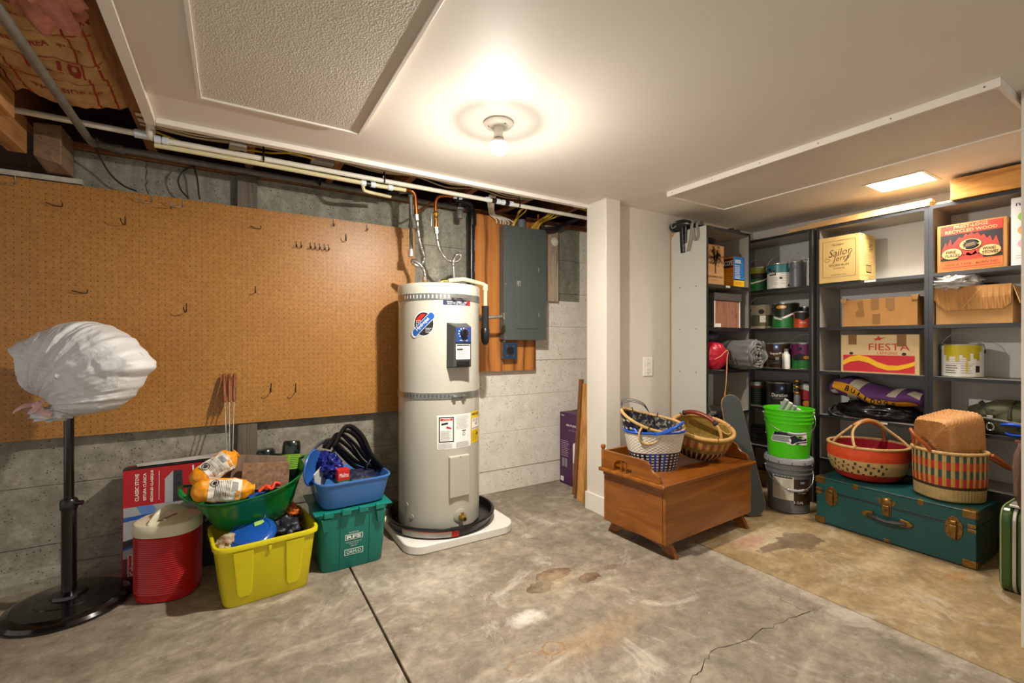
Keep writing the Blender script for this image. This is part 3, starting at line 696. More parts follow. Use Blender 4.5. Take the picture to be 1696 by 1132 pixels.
# ------------------------------------------------------------------ water heater on its pan and pad
hx0, hy0 = 1.042, 2.539
M_TANK = M('heater_enamel', '#b9b5a6', .25, .0, .03, 3, coat=.35)
t = thing('water_heater', 'tall beige-grey cylindrical water heater strapped in the corner', 'water heater', (hx0, hy0, .0), -22.3)
RT = .235
MB().lathe([(0, .070), (RT - .006, .070), (RT, .076), (RT, 1.335), (RT + .003, 1.338), (RT + .003, 1.41), (RT - .003, 1.42), (RT - .03, 1.424), (0, 1.424)], 64).build('tank', M_TANK, t, 35)
M_STRAP = M('strap_steel', '#a2a49f', .32, .85, .08)
M_SLOT = M('slot_dark', '#4d4f4c', .6); M_WHITE = M('print_white', '#f2efe8', .55, var=.02); M_INK = M('print_black', '#1b1a1a', .6, var=.02)
M_RED = M('print_red', '#c3211f', .5, var=.04); M_BLUE = M('print_blue', '#1f57a8', .45, var=.04); M_YEL = M('print_yellow', '#ecc61b', .5, var=.04); M_GREY = M('print_grey', '#8e8e8a', .6)
for z in (1.327, .787):
    s = MB().lathe([(RT + .0002, z), (RT + .0035, z), (RT + .0035, z + .034), (RT + .0002, z + .034)], 64).build('strap', M_STRAP, t, 30)
    pr = Print(s, (0, 0, 0), cyl=RT + .0036)
    for k in range(13): pr.rect(-.215 + k * .022, -.209 + k * .022, z + .008, z + .026, M_WHITE if z > 1 else M_SLOT, 1, 'slots')
    pr.flush()
    b = MB(); a = .42
    for aa in (.34, .56):
        c = Vector((math.sin(aa), -math.cos(aa), 0)) * (RT + .012)
        tt = Vector((math.cos(aa), math.sin(aa), 0)) * .008
        MB().cyl(c - tt + Vector((0, 0, z + .010)), c + tt + Vector((0, 0, z + .010)), .011, n=6).build('strap_lug', M_STRAP, s, 30)
    MB().cyl(Vector((math.sin(.28), -math.cos(.28), 0)) * (RT + .014) + Vector((0, 0, z + .012)), Vector((math.sin(.64), -math.cos(.64), 0)) * (RT + .014) + Vector((0, 0, z + .012)), .004, n=8).build('strap_bolt', M_SCREW, s)
p = Print(t, (0, 0, 0), cyl=RT + .0006)
# badge with a diagonal bar
p.ell(-.086, 1.195, .060, .068, M_WHITE, 1, 'badge'); p.ell(-.086, 1.195, .055, .063, M_INK, 2, 'badge')
p.poly([(-.128, 1.222), (-.10, 1.25), (-.072, 1.248), (-.118, 1.20)], M_RED, 3, 'badge')
for i in range(9): p.ell(-.128 + (i % 3) * .011, 1.19 + (i // 3) * .011, .003, .003, M_WHITE, 3, 'badge', 6)
q = [(-.068, -.018), (.062, -.018), (.07, -.008), (.07, .008), (.062, .018), (-.068, .018), (-.076, .008), (-.076, -.008)]
rt = lambda k, s: [((x * math.cos(R(38)) - y * math.sin(R(38))) * k - .086, (x * math.sin(R(38)) * 1.25 + y * math.cos(R(38))) * s + 1.195) for x, y in q]
p.poly(rt(1.12, 1.12), M_WHITE, 4, 'badge'); p.poly(rt(1, 1), M_BLUE, 5, 'badge')
p.text('Hydrojet', -.090, 1.193, .024, M_WHITE, 6, .095, .012, 43)
p.line(-.075, 1.172, 4, .035, .007, M_WHITE, 3)
# strip under the upper strap
p.rect(.02, .19, 1.300, 1.325, M('print_navy', '#1c2c4e', .4), 1, 'strip'); p.text('WATER HEATERS', .10, 1.316, .009, M_WHITE, 2, .12, .01); p.text('BUILT TO BE THE BEST', .10, 1.306, .006, M_WHITE, 2, .11); p.rect(.165, .19, 1.301, 1.324, M_RED, 2, 'strip')
# rating label with warning and energy guide
p.rect(-.012, .196, .515, .700, M_WHITE, 1, 'rating_label'); p.rect(-.003, .080, .553, .690, M_INK, 2, 'warning_border'); p.rect(.003, .074, .559, .684, M_WHITE, 3, 'warning_panel')
p.rect(.005, .072, .670, .682, M_RED, 4, 'warning_header'); p.text('DANGER', .042, .676, .007, M_WHITE, 5, .04)
p.poly([(.010, .655), (.045, .662), (.048, .652), (.012, .645)], M_INK, 4, 'pictogram'); p.poly([(.040, .640), (.062, .632), (.066, .622), (.036, .630)], M_RED, 4, 'pictogram')
p.line(.006, .615, 9, .062, .006, M_GREY, 4, .0016); p.line(-.006, .547, 5, .085, .006, M_GREY, 3, .0015)
p.line(.092, .690, 10, .09, .0075, M_GREY, 3, .0015); p.line(.092, .548, 6, .095, .005, M_GREY, 3, .0014); p.ring(.142, .590, .009, .009, .002, M_INK, 3, 'mark'); p.rect(.13, .155, .606, .611, M_INK, 3, 'mark')
p.rect(.200, .300, .525, .705, M_YEL, 1, 'energy_label'); p.text('ENERGYGUIDE', .250, .688, .014, M_INK, 2, .088, .02); p.rect(.206, .294, .600, .664, M_WHITE, 2, 'energy_panel'); p.text('$426', .252, .632, .012, M_INK, 3, None, .02)
p.line(.208, .660, 3, .08, .006, M_GREY, 3); p.rect(.206, .290, .607, .610, M_INK, 3, 'energy_scale'); p.line(.206, .590, 7, .085, .008, M('dark_olive_print', '#6a5c10', .6), 2)
p.rect(.255, .272, .568, .582, M_INK, 3, 'energy_mark')
p.flush()
# thermostat housing
def onT(u): a = u / RT; return a
a = onT(.105); th = Matrix.Rotation(a, 4, 'Z')
def tpart(bmx, name, mat, par=t, **k):
    bmx.xf(th); return bmx.build(name, mat, par, **k)
y0 = -RT
hs = tpart(MB().hull8([(-.056, y0 - .05, .962), (.056, y0 - .05, .962), (.056, y0 + .012, .955), (-.066, y0 + .012, .955)], [(-.04, y0 - .05, 1.180), (.056, y0 - .05, 1.180), (.06, y0 + .012, 1.205), (-.066, y0 + .012, 1.205)]), 'thermostat_cover', M('dark_grey_plastic', '#3a3b39', .45), bevel=.004)
tpart(MB().box(-.040, .052, y0 - .054, y0 - .0505, 1.095, 1.176), 'control_panel', M('control_blue', '#1e3f7a', .4), hs, bevel=.001)
tpart(MB().cyl((.006, y0 - .072, 1.145), (.006, y0 - .054, 1.145), .020, n=20).box(.003, .009, y0 - .078, y0 - .07, 1.128, 1.162), 'dial', M_BLACKP, hs, smooth=35)
tpart(MB().box(-.040, .046, y0 - .0535, y0 - .0505, 1.004, 1.085), 'instruction_label', M_WHITE, hs)
tpart(MB().box(-.034, .040, y0 - .056, y0 - .0505, .970, .995), 'indicator_window', M_BLACKP, hs, bevel=.001)
pp = Print(hs, th @ Vector((0, y0 - .0540, 0)), th.to_3x3() @ Vector((1, 0, 0)), (0, 0, 1), th.to_3x3() @ Vector((0, -1, 0)))
for k in range(9):
    an = R(-40 + k * 32.5); pp.ell(.006 + .03 * math.cos(an), 1.145 + .026 * math.sin(an), .0035, .0035, M_RED if k < 4 else M_WHITE, 1, 'dial_marks', 8)
pp.text('WARMER', .006, 1.106, .007, M_WHITE, 1, .05); pp.rect(-.036, .042, 1.078, 1.083, M_INK, 1, 'label_print'); pp.line(-.036, 1.070, 10, .078, .0064, M_GREY, 1, .002); pp.rect(-.036, .0, 1.055, 1.060, M_INK, 2, 'label_print')
pp.flush()
a = onT(.112); th = Matrix.Rotation(a, 4, 'Z')
ap = tpart(MB().hull8([(-.062, y0 - .012, .248), (.062, y0 - .012, .248), (.062, y0 + .02, .248), (-.062, y0 + .02, .248)], [(-.062, y0 - .012, .475), (.062, y0 - .012, .475), (.062, y0 + .02, .475), (-.062, y0 + .02, .475)]), 'access_cover', M('access_cover_enamel', '#b6b2a2', .35, var=.03), bevel=.006)
tpart(MB().cyl((0, y0 - .014, .468), (0, y0 - .011, .468), .004, n=8), 'screw', M_SCREW, ap)
a = onT(.118); th = Matrix.Rotation(a, 4, 'Z')
dv = tpart(MB().lathe([(0, 0), (.040, 0), (.040, .004), (.030, .010), (0, .012)], 24).xf(Matrix.Translation((0, y0 + .004, .142)) @ Matrix.Rotation(R(90), 4, 'X')), 'drain_valve', M('valve_escutcheon', '#a9a798', .4), smooth=40)
tpart(MB().cyl((0, y0 - .008, .142), (0, y0 - .05, .136), .014, n=8), 'brass_spout', M_BRASS, dv, smooth=30)
tpart(MB().cyl((0, y0 - .048, .137), (0, y0 - .054, .136), .009, n=10), 'spout_hole', M_INK, dv)
tpart(MB().box(-.008, .008, y0 - .03, y0 - .02, .15, .166), 'valve_screw', M_BRASS, dv, bevel=.002)
for u, z in ((-.16, .142), (-.20, .20)):
    a = onT(u); th = Matrix.Rotation(a, 4, 'Z'); tpart(MB().cyl((0, y0 + .002, z), (0, y0 - .003, z), .012, n=16), 'plug', M('valve_escutcheon', '#a9a798', .4), smooth=40)
# fittings on top: nipples, relief valve and its discharge pipe (world positions turned into the heater's frame)
IH = (Matrix.Translation((hx0, hy0, 0)) @ Matrix.Rotation(R(-22.3), 4, 'Z')).inverted()
hw = lambda *q: [IH @ Vector(v) for v in q]
for q in ((.949, 2.53), (1.145, 2.55)): MB().cyl(*hw((q[0], q[1], 1.42), (q[0], q[1], 1.455)), .0145, n=8).build('nipple', M_BRASS, t, 30)
MB().tube(catmull(hw((1.07, 2.585, 1.455), (1.085, 2.58, 1.462), (1.11, 2.57, 1.462)), 4), .017, 10).build('relief_valve', M_BRASS, t, 50)
MB().cyl(*hw((1.05, 2.60, 1.43), (1.06, 2.59, 1.475)), .019, n=8).build('relief_valve_cap', M_CHROME, t, 30)
MB().tube(hw((1.10, 2.57, 1.468), (1.165, 2.55, 1.488)), [.007, .005], 8).build('relief_lever', M_STEEL, t)
MB().tube(catmull(hw((1.11, 2.55, 1.465), (1.15, 2.52, 1.470), (1.19, 2.51, 1.474), (1.22, 2.51, 1.470), (1.30, 2.51, 1.456), (1.328, 2.51, 1.448), (1.334, 2.51, 1.43), (1.334, 2.51, 1.31)), 5), .0125, 12).build('discharge_pipe', M_CPVC, t, 50)
MB().cyl(*hw((1.334, 2.51, 1.452), (1.334, 2.51, 1.415)), .0165, n=14).build('discharge_elbow', M_CPVC, t, 40)
MB().cyl(*hw((1.334, 2.51, 1.32), (1.334, 2.51, 1.17)), .022, n=16).build('foam_sleeve', M_RUBBER, t, 40)
MB().lathe([(0, -.045), (.012, -.045), (.022, -.03), (.026, 0), (.026, .05), (.023, .056), (0, .056)], 16, hw((1.334, 2.51, 1.125))[0]).build('sleeve_end', M_BLACKP, t, 40)
MB().cyl(*hw((1.27, 2.63, 1.25), (1.36, 2.70, 1.262)), .018, n=12).build('side_pipe', M_OLDPIPE, t, 40)
for z in (.48, .20): MB().lathe([(0, -.03), (.018, -.03), (.022, -.01), (.022, .012), (.012, .03), (0, .03)], 10, hw((1.285, 2.60, z))[0]).build('side_knob', M_BLACKP, t, 40)

t = thing('drip_pan', 'round black drain pan with a warning strip under the water heater', 'pan', (1.06, 2.552, .048), -22.3)
MB().lathe([(0, .020), (.285, .020), (.298, .058), (.306, .062), (.314, .059), (.316, .053), (.308, .049), (.296, .008), (.289, .0), (0, 0)], 64).build('pan', M_BLACKP, t, 35)
pr = Print(t, (0, 0, 0), cyl=.3045)
for k in range(24):
    u = -.23 + k * .0135
    pr.rect(u, u + .0135, .010, .044, M('foil_strip', '#b5b1a8', .4, .4) if k < 21 else M_RED, 1, 'warning_strip')
pr.rect(-.22, .05, .037, .042, M('print_orange', '#cc5a28', .5), 2, 'strip_print')
pr.flush()
MB().cyl((-.30, -.05, .03), (-.385, -.065, .028), .013, n=12).build('drain_spigot', M_CPVC, t, 40)
MB().cyl((-.305, -.05, .03), (-.325, -.054, .03), .020, n=12).build('drain_nut', M_CPVC, t, 40)
def rrect(hx, hy, r, n=8):
    out = []
    for cx_, cy_, a in ((hx - r, hy - r, 0), (-hx + r, hy - r, 90), (-hx + r, -hy + r, 180), (hx - r, -hy + r, 270)):
        for i in range(n + 1): out.append((cx_ + r * math.cos(R(a + 90 * i / n)), cy_ + r * math.sin(R(a + 90 * i / n))))
    return out
tag(MB().prism(rrect(.325, .315, .10), 0, .047, axis='z').build('heater_pad', M('white_pad', '#e5e0d6', .5, var=.04), None, 40, bevel=.006, loc=(1.085, 2.565, 0.0005)), 'low white pad with rounded corners under the heater pan', 'pad')

# ------------------------------------------------------------------ open ceiling at the far left: insulation, boards
def kraft():
    n = NT('kraft_paper'); f = n.noise(6, 6, .65); g = n.noise(60, 3)
    n.base(n.ramp(f, [(.3, lin('#b98d55')), (.55, lin('#d9b078')), (.75, lin('#e6c68f'))]))
    n.b.inputs['Roughness'].default_value = .6; n.bump(n.math('ADD', n.noise(14, 6, .7, None, 1.5), n.math('MULTIPLY', g, .1)), .5, .02); return n.m
M_KRAFT = kraft(); M_KRED = M('kraft_red_print', '#a8331f', .6)
def batt(label, x0, x1, y0, y1, z, sag, seed):
    t = thing('insulation_batt', label, 'insulation', ((x0 + x1) / 2, (y0 + y1) / 2, z))
    w_, l_ = x1 - x0, y1 - y0
    def S(u, v, off=0):
        X = (u - .5) * w_; Y = (v - .5) * l_
        edge = min(1, min(u, 1 - u) / .10); k = math.sin(PI * max(0, min(1, u))) ** .6
        wr = fbm((X * 9 + seed, Y * 3.2, seed), 1, 4) * .022 + abs(fbm((X * 3 + seed, Y * 13, 1), 1, 3)) * .030
        return Vector((X + fbm((X * 5, Y * 5, seed), 1, 2) * .006, Y + (0.03 * fbm((X * 14, seed, 2), 1, 2) if v > .97 else 0), -sag * k - wr * edge - off))
    MB().grid(lambda u, v: S(u, v), 44, 130).build('paper_facing', M_KRAFT, t, 180, solid=.0)
    pr = Print(t, fn=lambda a, b, off: S(a / w_ + .5, -b / l_ + .5, off + .002))
    yy = lambda wy: -(wy - (y0 + y1) / 2)
    for x in (-.40, -.28, .27, .40): 
        for k in range(26):
            a = -l_ / 2 + k * l_ / 26; pr.rect(x * w_, x * w_ + .006, a, a + l_ / 26, M_KRED, 1, 'red_line')
    return t, pr, yy, S
t, pr, yy, S = batt('bulging kraft-faced insulation batt with red print beside the ceiling edge', -.742, -.362, 1.0, 2.47, 2.088, .042, 3)
for wy, tx, h, wd in ((1.86, 'KRAFT FACED INSULATION', .022, .30), (2.02, 'FEET AREA   41 AZ', .018, .2), (2.15, 'R-19', .06, .14), (2.32, 'THIS SIDE UP', .022, .2)):
    pr.text(tx, .03, yy(wy), h, M_KRED, 1, wd, .02)
for wy in (1.80, 1.93, 2.08, 2.26): pr.rect(-.15, .17, yy(wy), yy(wy) + .005, M_KRED, 1, 'red_line')
pr.flush()
t, pr, yy, S = batt('darker kraft-faced insulation batt in the next joist bay to the left', -1.16, -.80, .9, 2.45, 2.07, .03, 9); pr.flush()
struct(MB().box(-.781, -.751, -2.2, 3.058, 2.041, 2.268).build('trim_20', M_OLDWOOD, bevel=.002))
def blob(c, r, amp, f, seed, nu=40, nv=24, squash=None, ridge=False):
    b = MB()
    def fn(u, v):
        a = 2 * PI * u; p = PI * v
        d = Vector((math.sin(p) * math.cos(a), math.sin(p) * math.sin(a), math.cos(p)))
        q = d * f + Vector((seed * 3.1, seed * 1.7, seed))
        n_ = noise.fractal(q, 1.0, 2.0, 4)
        if ridge: n_ = 1 - 2 * abs(n_)
        k = 1 + amp * n_
        P = Vector((d.x * r[0] * k, d.y * r[1] * k, d.z * r[2] * k))
        if squash: P.z = max(P.z, squash)
        return P + Vector(c)
    b.grid(fn, nu, nv, cu=True); bmesh.ops.remove_doubles(b.bm, verts=b.bm.verts[:], dist=1e-5); return b
M_PINK = M('pink_fibreglass', '#cf8a78', .9, var=.3, scale=14, bump=.9, bscale=70)
tag(blob((0, 0, 0), (.085, .20, .035), .5, 2.2, 4, 60, 40).build('insulation_tuft', M_PINK, None, 180, loc=(-.45, 1.66, 2.035)), 'torn tuft of pink fibreglass hanging from the insulation paper', 'insulation')
tag(MB().box(-.800, -.742, .4, 2.72, 1.893, 2.04).build('wooden_beam', M_BEAM, bevel=.003), 'long orange-brown beam at the far left ending short of the wall', 'beam')
tag(MB().box(-.741, -.704, .4, 2.46, 1.945, 2.04).build('wooden_beam', wood('fir_beam_wood_pale', '#9c6a3a', '#cf9f66', 'y', 1.1, .65), bevel=.003), 'shorter paler board fixed to the side of the long beam', 'beam')
tag(MB().hull8([(-.725, 2.722, 1.895), (-.637, 2.722, 1.868), (-.637, 2.908, 1.868), (-.725, 2.908, 1.868)], [(-.725, 2.722, 2.035), (-.637, 2.722, 2.04), (-.637, 2.908, 2.04), (-.725, 2.908, 2.04)]).build('wooden_block', M_BLOCK, bevel=.004), 'greyish wooden block between the beam end and the wall top', 'block')
struct(MB().box(-3.0, -.60, 2.868, 2.908, 1.832, 1.856).build('trim_21', M('whitewashed_ledge', '#b9b2a2', .8, var=.2, scale=20, bump=.3), bevel=.002))

# ------------------------------------------------------------------ pedestal fan under a plastic bag
M_GLOSSB = M('gloss_black', '#0d0d0d', .16, var=.1, coat=.4)
t = thing('pedestal_fan', 'black pedestal fan on a round base, its head tied in a white bag', 'fan', (-.58, 2.58, 0))
MB().lathe([(0, .0), (.19, .0), (.205, .004), (.207, .012), (.198, .024), (.175, .033), (.172, .036), (.11, .043), (.107, .046), (.06, .052), (.056, .064), (.030, .070), (0, .072)], 64).build('base', M_GLOSSB, t, 25)
MB().cyl((0, 0, .06), (0, 0, .42), .0245, n=24).build('lower_pole', M_GLOSSB, t, 40)
MB().lathe([(0, .405), (.028, .405), (.029, .41), (.029, .44), (.024, .448), (0, .448)], 24).build('collar', M_BLACKP, t, 40)
MB().cyl((.026, -.012, .43), (.046, -.02, .43), .010, n=12).build('knob', M_BLACKP, t, 40)
MB().cyl((0, 0, .44), (0, 0, .86), .0165, n=20).build('upper_pole', M_GLOSSB, t, 40)
MB().lathe([(0, -.05), (.05, -.05), (.06, -.02), (.06, .03), (.03, .05), (0, .05)], 20, (.02, .02, .92)).build('motor_housing', M_BLACKP, t, 40)
M_BAG = M('white_plastic_film', '#e6e6e6', .32, var=.04, scale=5, bump=.35, bscale=260, spec=.55)
t = thing('plastic_bag', 'crumpled white plastic bag with pink drawstring tied over the fan head', 'bag', (-.527, 2.549, .9936), -31.3)
pts = [(117, 8), (118, -2), (100, -17), (90, -40), (68, -62), (50, -74), (30, -79), (10, -83), (-20, -80), (-40, -70), (-62, -58), (-80, -48), (-96, -28), (-106, 0), (-110, 20), (-122, 36), (-100, 48), (-80, 55), (-50, 68), (-20, 79), (0, 81), (30, 76), (60, 62), (88, 40), (106, 22)]
pol = sorted((math.atan2(y, x), math.hypot(x, y)) for x, y in pts)
def rho(a):
    a = (a + PI) % (2 * PI) - PI
    for i in range(len(pol)):
        a0, r0 = pol[i - 1]; a1, r1 = pol[i]
        if i == 0: a0 -= 2 * PI
        if a0 <= a <= a1: return r0 + (r1 - r0) * (a - a0) / max(1e-6, a1 - a0)
    a0, r0 = pol[-1]; a1, r1 = pol[0]; return r0 + (r1 - r0) * (a - a0) / (a1 + 2 * PI - a0)
KN = Vector((-.125, 0, -.150))
def bagpt(u, v):
    a = 2 * PI * u; p = PI * v
    r = rho(a) * .00232 * (abs(math.sin(p)) ** .62)
    X, Z = r * math.cos(a) * .965 + .008, r * math.sin(a)
    front = v < .5
    Y = -(.125 if front else .11) * (1 if front else -1) * abs(math.cos(p)) ** .85
    d = Vector((X - KN.x, 0, Z - KN.z)); dist = d.length; an = math.atan2(d.z, d.x)
    fold = (1 - abs(noise.noise(Vector((an * 7, dist * 2.2, 2))) * 2)) * .5 + (1 - abs(noise.noise(Vector((an * 15, dist * 3, 8))) * 2)) * .3
    fold += (1 - abs(noise.fractal(Vector((X * 11, Z * 11, 5)), 1, 2, 4)) * 2) * .35
    k = min(1, dist / .06) * (.6 + .6 * math.exp(-dist * 4))
    Y -= (fold - .5) * .026 * k * (1 if front else -.6)
    w_ = abs(math.sin(p)) ** 3
    X += math.cos(a) * .006 * (fold - .5) * w_; Z += math.sin(a) * .006 * (fold - .5) * w_
    pull = math.exp(-(dist / .055) ** 2); Y += (.05 if front else -.02) * pull
    return Vector((X, Y, Z))
b = MB().grid(bagpt, 260, 120, cu=True); bmesh.ops.remove_doubles(b.bm, verts=b.bm.verts[:], dist=2e-4)
b.build('film', M_BAG, t, 180)
M_PINKS = M('pink_drawstring', '#e3b6b4', .4, var=.12, scale=20)
for q in ([(-.125, -.06, -.145), (-.16, -.085, -.150), (-.20, -.085, -.172)], [(-.125, -.06, -.148), (-.10, -.10, -.135), (-.085, -.105, -.15), (-.075, -.10, -.17), (-.045, -.09, -.185)], [(-.13, -.065, -.15), (-.115, -.105, -.165), (-.09, -.11, -.16), (-.08, -.10, -.14), (-.10, -.085, -.13)], [(-.135, -.06, -.15), (-.15, -.08, -.17), (-.148, -.08, -.185)]):
    MB().tube(catmull(q, 6), .013, 8, flat=.18).build('drawstring', M_PINKS, t, 60)
blob((-.085, -.045, -.185), (.075, .05, .03), .5, 3, 6, 30, 20).build('gathered_hem', M_BAG, t, 180)

# ------------------------------------------------------------------ red stove carton behind the cooler
M_CARTR = M('carton_red', '#b3141c', .38, var=.05); M_CARTB = M('carton_black', '#17171a', .45)
t = thing('stove_carton', 'tall red camp stove carton leaning on the concrete behind the cooler', 'carton', (-.43, 2.69, 0), 0, rot=(R(-3), 0, 0))
MB().box(0, .40, 0, .13, .004, .508).build('body', M_CARTR, t, bevel=.002)
MB().hull8([(.0, -.002, .509), (.40, -.002, .515), (.40, .07, .511), (.0, .07, .509)], [(.0, -.002, .512), (.40, -.002, .519), (.40, .07, .515), (.0, .07, .512)]).build('front_flap', M_CARTB, t)
MB().hull8([(.05, .02, .517), (.40, .02, .522), (.40, .12, .524), (.03, .12, .512)], [(.05, .02, .519), (.40, .02, .525), (.40, .12, .527), (.03, .12, .515)]).build('rear_flap', M('carton_white', '#cfcdc9', .5), t)
p = Print(t, (0, 0, 0))
p.rect(.305, .40, .004, .508, M_CARTB, 1, 'black_panel')
for i, s in enumerate(('CLASSIC STOVE', 'ESTUFA CLÁSICA', 'RÉCHAUD CLASSIQUE')): p.text(s, .052 + i * .027, .425, .014, M_WHITE, 2, .125 if i < 2 else .145, .02, 90)
p.rect(.1325, .1345, .355, .49, M_WHITE, 2, 'rule')
p.poly([(.155, .335), (.155, .45), (.187, .485), (.187, .335)], M('print_steel', '#a9abad', .4), 2, 'stove_picture'); p.poly([(.187, .335), (.187, .485), (.222, .482), (.228, .335)], M('print_charcoal', '#2c2e33', .4), 2, 'stove_picture')
for v in (.46, .42, .38): p.ell(.208, v, .007, .007, M_INK, 3, 'stove_knob', 12)
p.rect(.004, .305, .11, .338, M('print_pale_grey', '#a5a6a6', .4), 2, 'camp_picture')
p.poly([(.004, .295), (.12, .30), (.12, .285), (.004, .275)], M_BLUE, 3, 'camp_picture'); p.poly([(.05, .338), (.11, .338), (.125, .31), (.095, .285), (.07, .30)], M('print_cornflower', '#5f86c2', .4), 3, 'camp_picture')
p.poly([(.004, .19), (.09, .205), (.12, .18), (.004, .15)], M('print_charcoal', '#2c2e33', .4), 3, 'camp_picture'); p.poly([(.004, .158), (.12, .182), (.12, .172), (.004, .148)], M_BLUE, 4, 'camp_picture')
p.rect(.004, .305, .006, .11, M('print_maroon', '#70161b', .4), 2, 'lower_panel')
p.frame(.022, .052, .03, .125, .002, M_WHITE, 4, 'logo_frame'); p.rect(.024, .05, .032, .123, M_CARTR, 3, 'logo_panel'); p.text('Coleman', .038, .074, .018, M_WHITE, 4, .078, .01, 90); p.ell(.038, .118, .003, .003, M_WHITE, 4, 'logo_mark', 10)
for i in range(2): p.ring(.318 + i * .014, .225, .005, .006, .0015, M_WHITE, 2, 'icon', 12)
p.text('20,000 BTU', .325, .16, .008, M_GREY, 2, .07, 0, 90); p.rect(.262, .268, .475, .50, M_WHITE, 2, 'mark')
p.flush()

# ------------------------------------------------------------------ red drinks cooler with cream lid
M_COOL = M('cooler_red', '#b01318', .3, var=.05); M_CREAM = M('cream_plastic', '#d9d2b4', .42, var=.06, scale=12)
t = thing('drinks_cooler', 'ribbed red drinks cooler with a cream lid in front of the stove carton', 'cooler', (-.240, 2.51, 0), -20)
pf = [(0, .002), (.100, .002), (.107, .006), (.110, .03)]
for k in range(27):
    z = .034 + k * .0088; pf += [(.1095, z), (.1128, z + .0028), (.1128, z + .0056), (.1095, z + .0084)]
pf += [(.111, .274), (.105, .278), (0, .278)]
MB().lathe(pf, 56, (0, 0, 0), 1.06, .94, ex=2.5).build('body', M_COOL, t, 50)
MB().lathe([(0, .276), (.112, .276), (.115, .280), (.115, .318), (.110, .325), (.09, .329), (0, .331)], 56, (0, 0, 0), 1.06, .94, ex=2.5).build('lid', M_CREAM, t, 40)
hd = [(-.030, -.085, .322), (-.020, -.06, .350), (-.008, -.03, .366), (.004, .0, .369), (.016, .035, .358), (.026, .065, .336), (.03, .08, .324)]
MB().tube(catmull(hd, 5), .014, 10, flat=.55).build('handle', M_CREAM, t, 60)
MB().hull8([(-.022, -.05, .324), (.0, -.055, .324), (.022, .03, .324), (.01, .035, .324)], [(-.022, -.05, .332), (.0, -.055, .332), (.022, .03, .332), (.01, .035, .332)]).build('recess_shade', M('lid_shadow', '#8a8470', .6), t, bevel=.002)  # dark slab painted as the shaded recess under the handle

# ------------------------------------------------------------------ totes
def tote(t, hw_, hd_, H, taper, mat, lip=.022, wall=.004, ex=8, name='tub', lipdrop=.022):
    k = taper
    pf = [(0, .001), (k - .02, .001), (k, .008), (1.0, H - lipdrop), (1 + lip * .9, H - lipdrop + .003), (1 + lip, H - .004), (1 + lip * .8, H), (1.0 - wall, H), (.985 - wall, H - .006), (k - .01, .012), (0, .012)]
    return MB().lathe(pf, 96, (0, 0, 0), hw_, hd_, ex=ex).build(name, mat, t, 40)
M_YTUB = M('yellow_tub_plastic', '#d8c90e', .35, var=.07, scale=7)
t = thing('storage_tub', 'yellow plastic storage tub on the floor under the green tub', 'tub', (.118, 2.365, 0), 6)
tote(t, .193, .165, .262, .86, M_YTUB, .06)
for sx in (-1, 1):
    o = [(.062, .235), (.135, .235), (.118, .055), (.108, .040), (.076, .040), (.068, .055)]
    y = lambda z: -.165 * (.86 + .14 * z / .24) * .995
    A = []
    b = MB(); f0 = [b.v((sx * x, y(z) - .007, z)) for x, z in o]; f1 = [b.v((sx * x * 1.0 + (sx * .006 if x > .1 else -sx * .006), y(z) + .006, z + (.0 if z > .1 else -.008))) for x, z in o]
    b.face(f0)
    for i in range(6): b.face((f0[i], f0[(i + 1) % 6], f1[(i + 1) % 6], f1[i]))
    b.build('pressed_panel', M_YTUB, t, bevel=.002)
MB().box(-.006, .006, -.172, -.160, .215, .238).build('rib', M_YTUB, t, bevel=.002)

M_TEAL = M('teal_crate_plastic', '#0d7a6d', .38, var=.08, scale=8)
t = thing('storage_crate', 'teal lidded crate lettered ORM-D on the floor left of the heater', 'crate', (.500, 2.455, 0), 1)
tote(t, .168, .160, .285, .885, M_TEAL, .03)
for (y0_, y1_) in ((-.174, -.002), (.002, .174)):
    f = MB().box(-.182, .182, y0_, y1_, .286, .294).build('lid_flap', M_TEAL, t, bevel=.003)
for x in (-.12, -.04, .04, .12):
    MB().box(x - .022, x + .022, -.185, -.168, .272, .301).build('hinge_knuckle', M_TEAL, t, bevel=.004)
yf = lambda z: -.160 * (.885 + .115 * z / .263)
for x in (-.13, .125):
    MB().hull8([(x - .013, yf(.21) - .014, .205), (x + .013, yf(.21) - .014, .205), (x + .013, yf(.21) + .004, .205), (x - .013, yf(.21) + .004, .205)], [(x - .024, yf(.27) - .020, .268), (x + .024, yf(.27) - .020, .268), (x + .024, yf(.27) + .004, .268), (x - .024, yf(.27) + .004, .268)]).build('latch_rib', M_TEAL, t, bevel=.003)
for x in (-.062, .075): MB().hull8([(x - .002, yf(.02) - .003, .01), (x + .002, yf(.02) - .003, .01), (x + .002, yf(.02) + .004, .01), (x - .002, yf(.02) + .004, .01)], [(x - .002, yf(.25) - .003, .25), (x + .002, yf(.25) - .003, .25), (x + .002, yf(.25) + .004, .25), (x - .002, yf(.25) + .004, .25)]).build('moulded_rib', M_TEAL, t)
p = Print(t, (0, yf(0) - .0008, 0), V=Vector((0, -(.115 * .160) / .263, 1)))
p.text('PROPERTY OF', 0, .176, .006, M_WHITE, 1, .045); p.rect(-.042, .042, .140, .168, M_WHITE, 1, 'logo'); p.rect(-.039, .039, .143, .165, M_TEAL, 2, 'logo'); p.text('RFS', 0, .154, .017, M_WHITE, 3, .068, .035)
p.text('RACK FOOD SERVICE, INC.', 0, .129, .005, M_WHITE, 1, .075); p.text('LIVERMORE, CA', 0, .120, .005, M_WHITE, 1, .045); p.text('1-800-555', 0, .110, .005, M_WHITE, 1, .03)
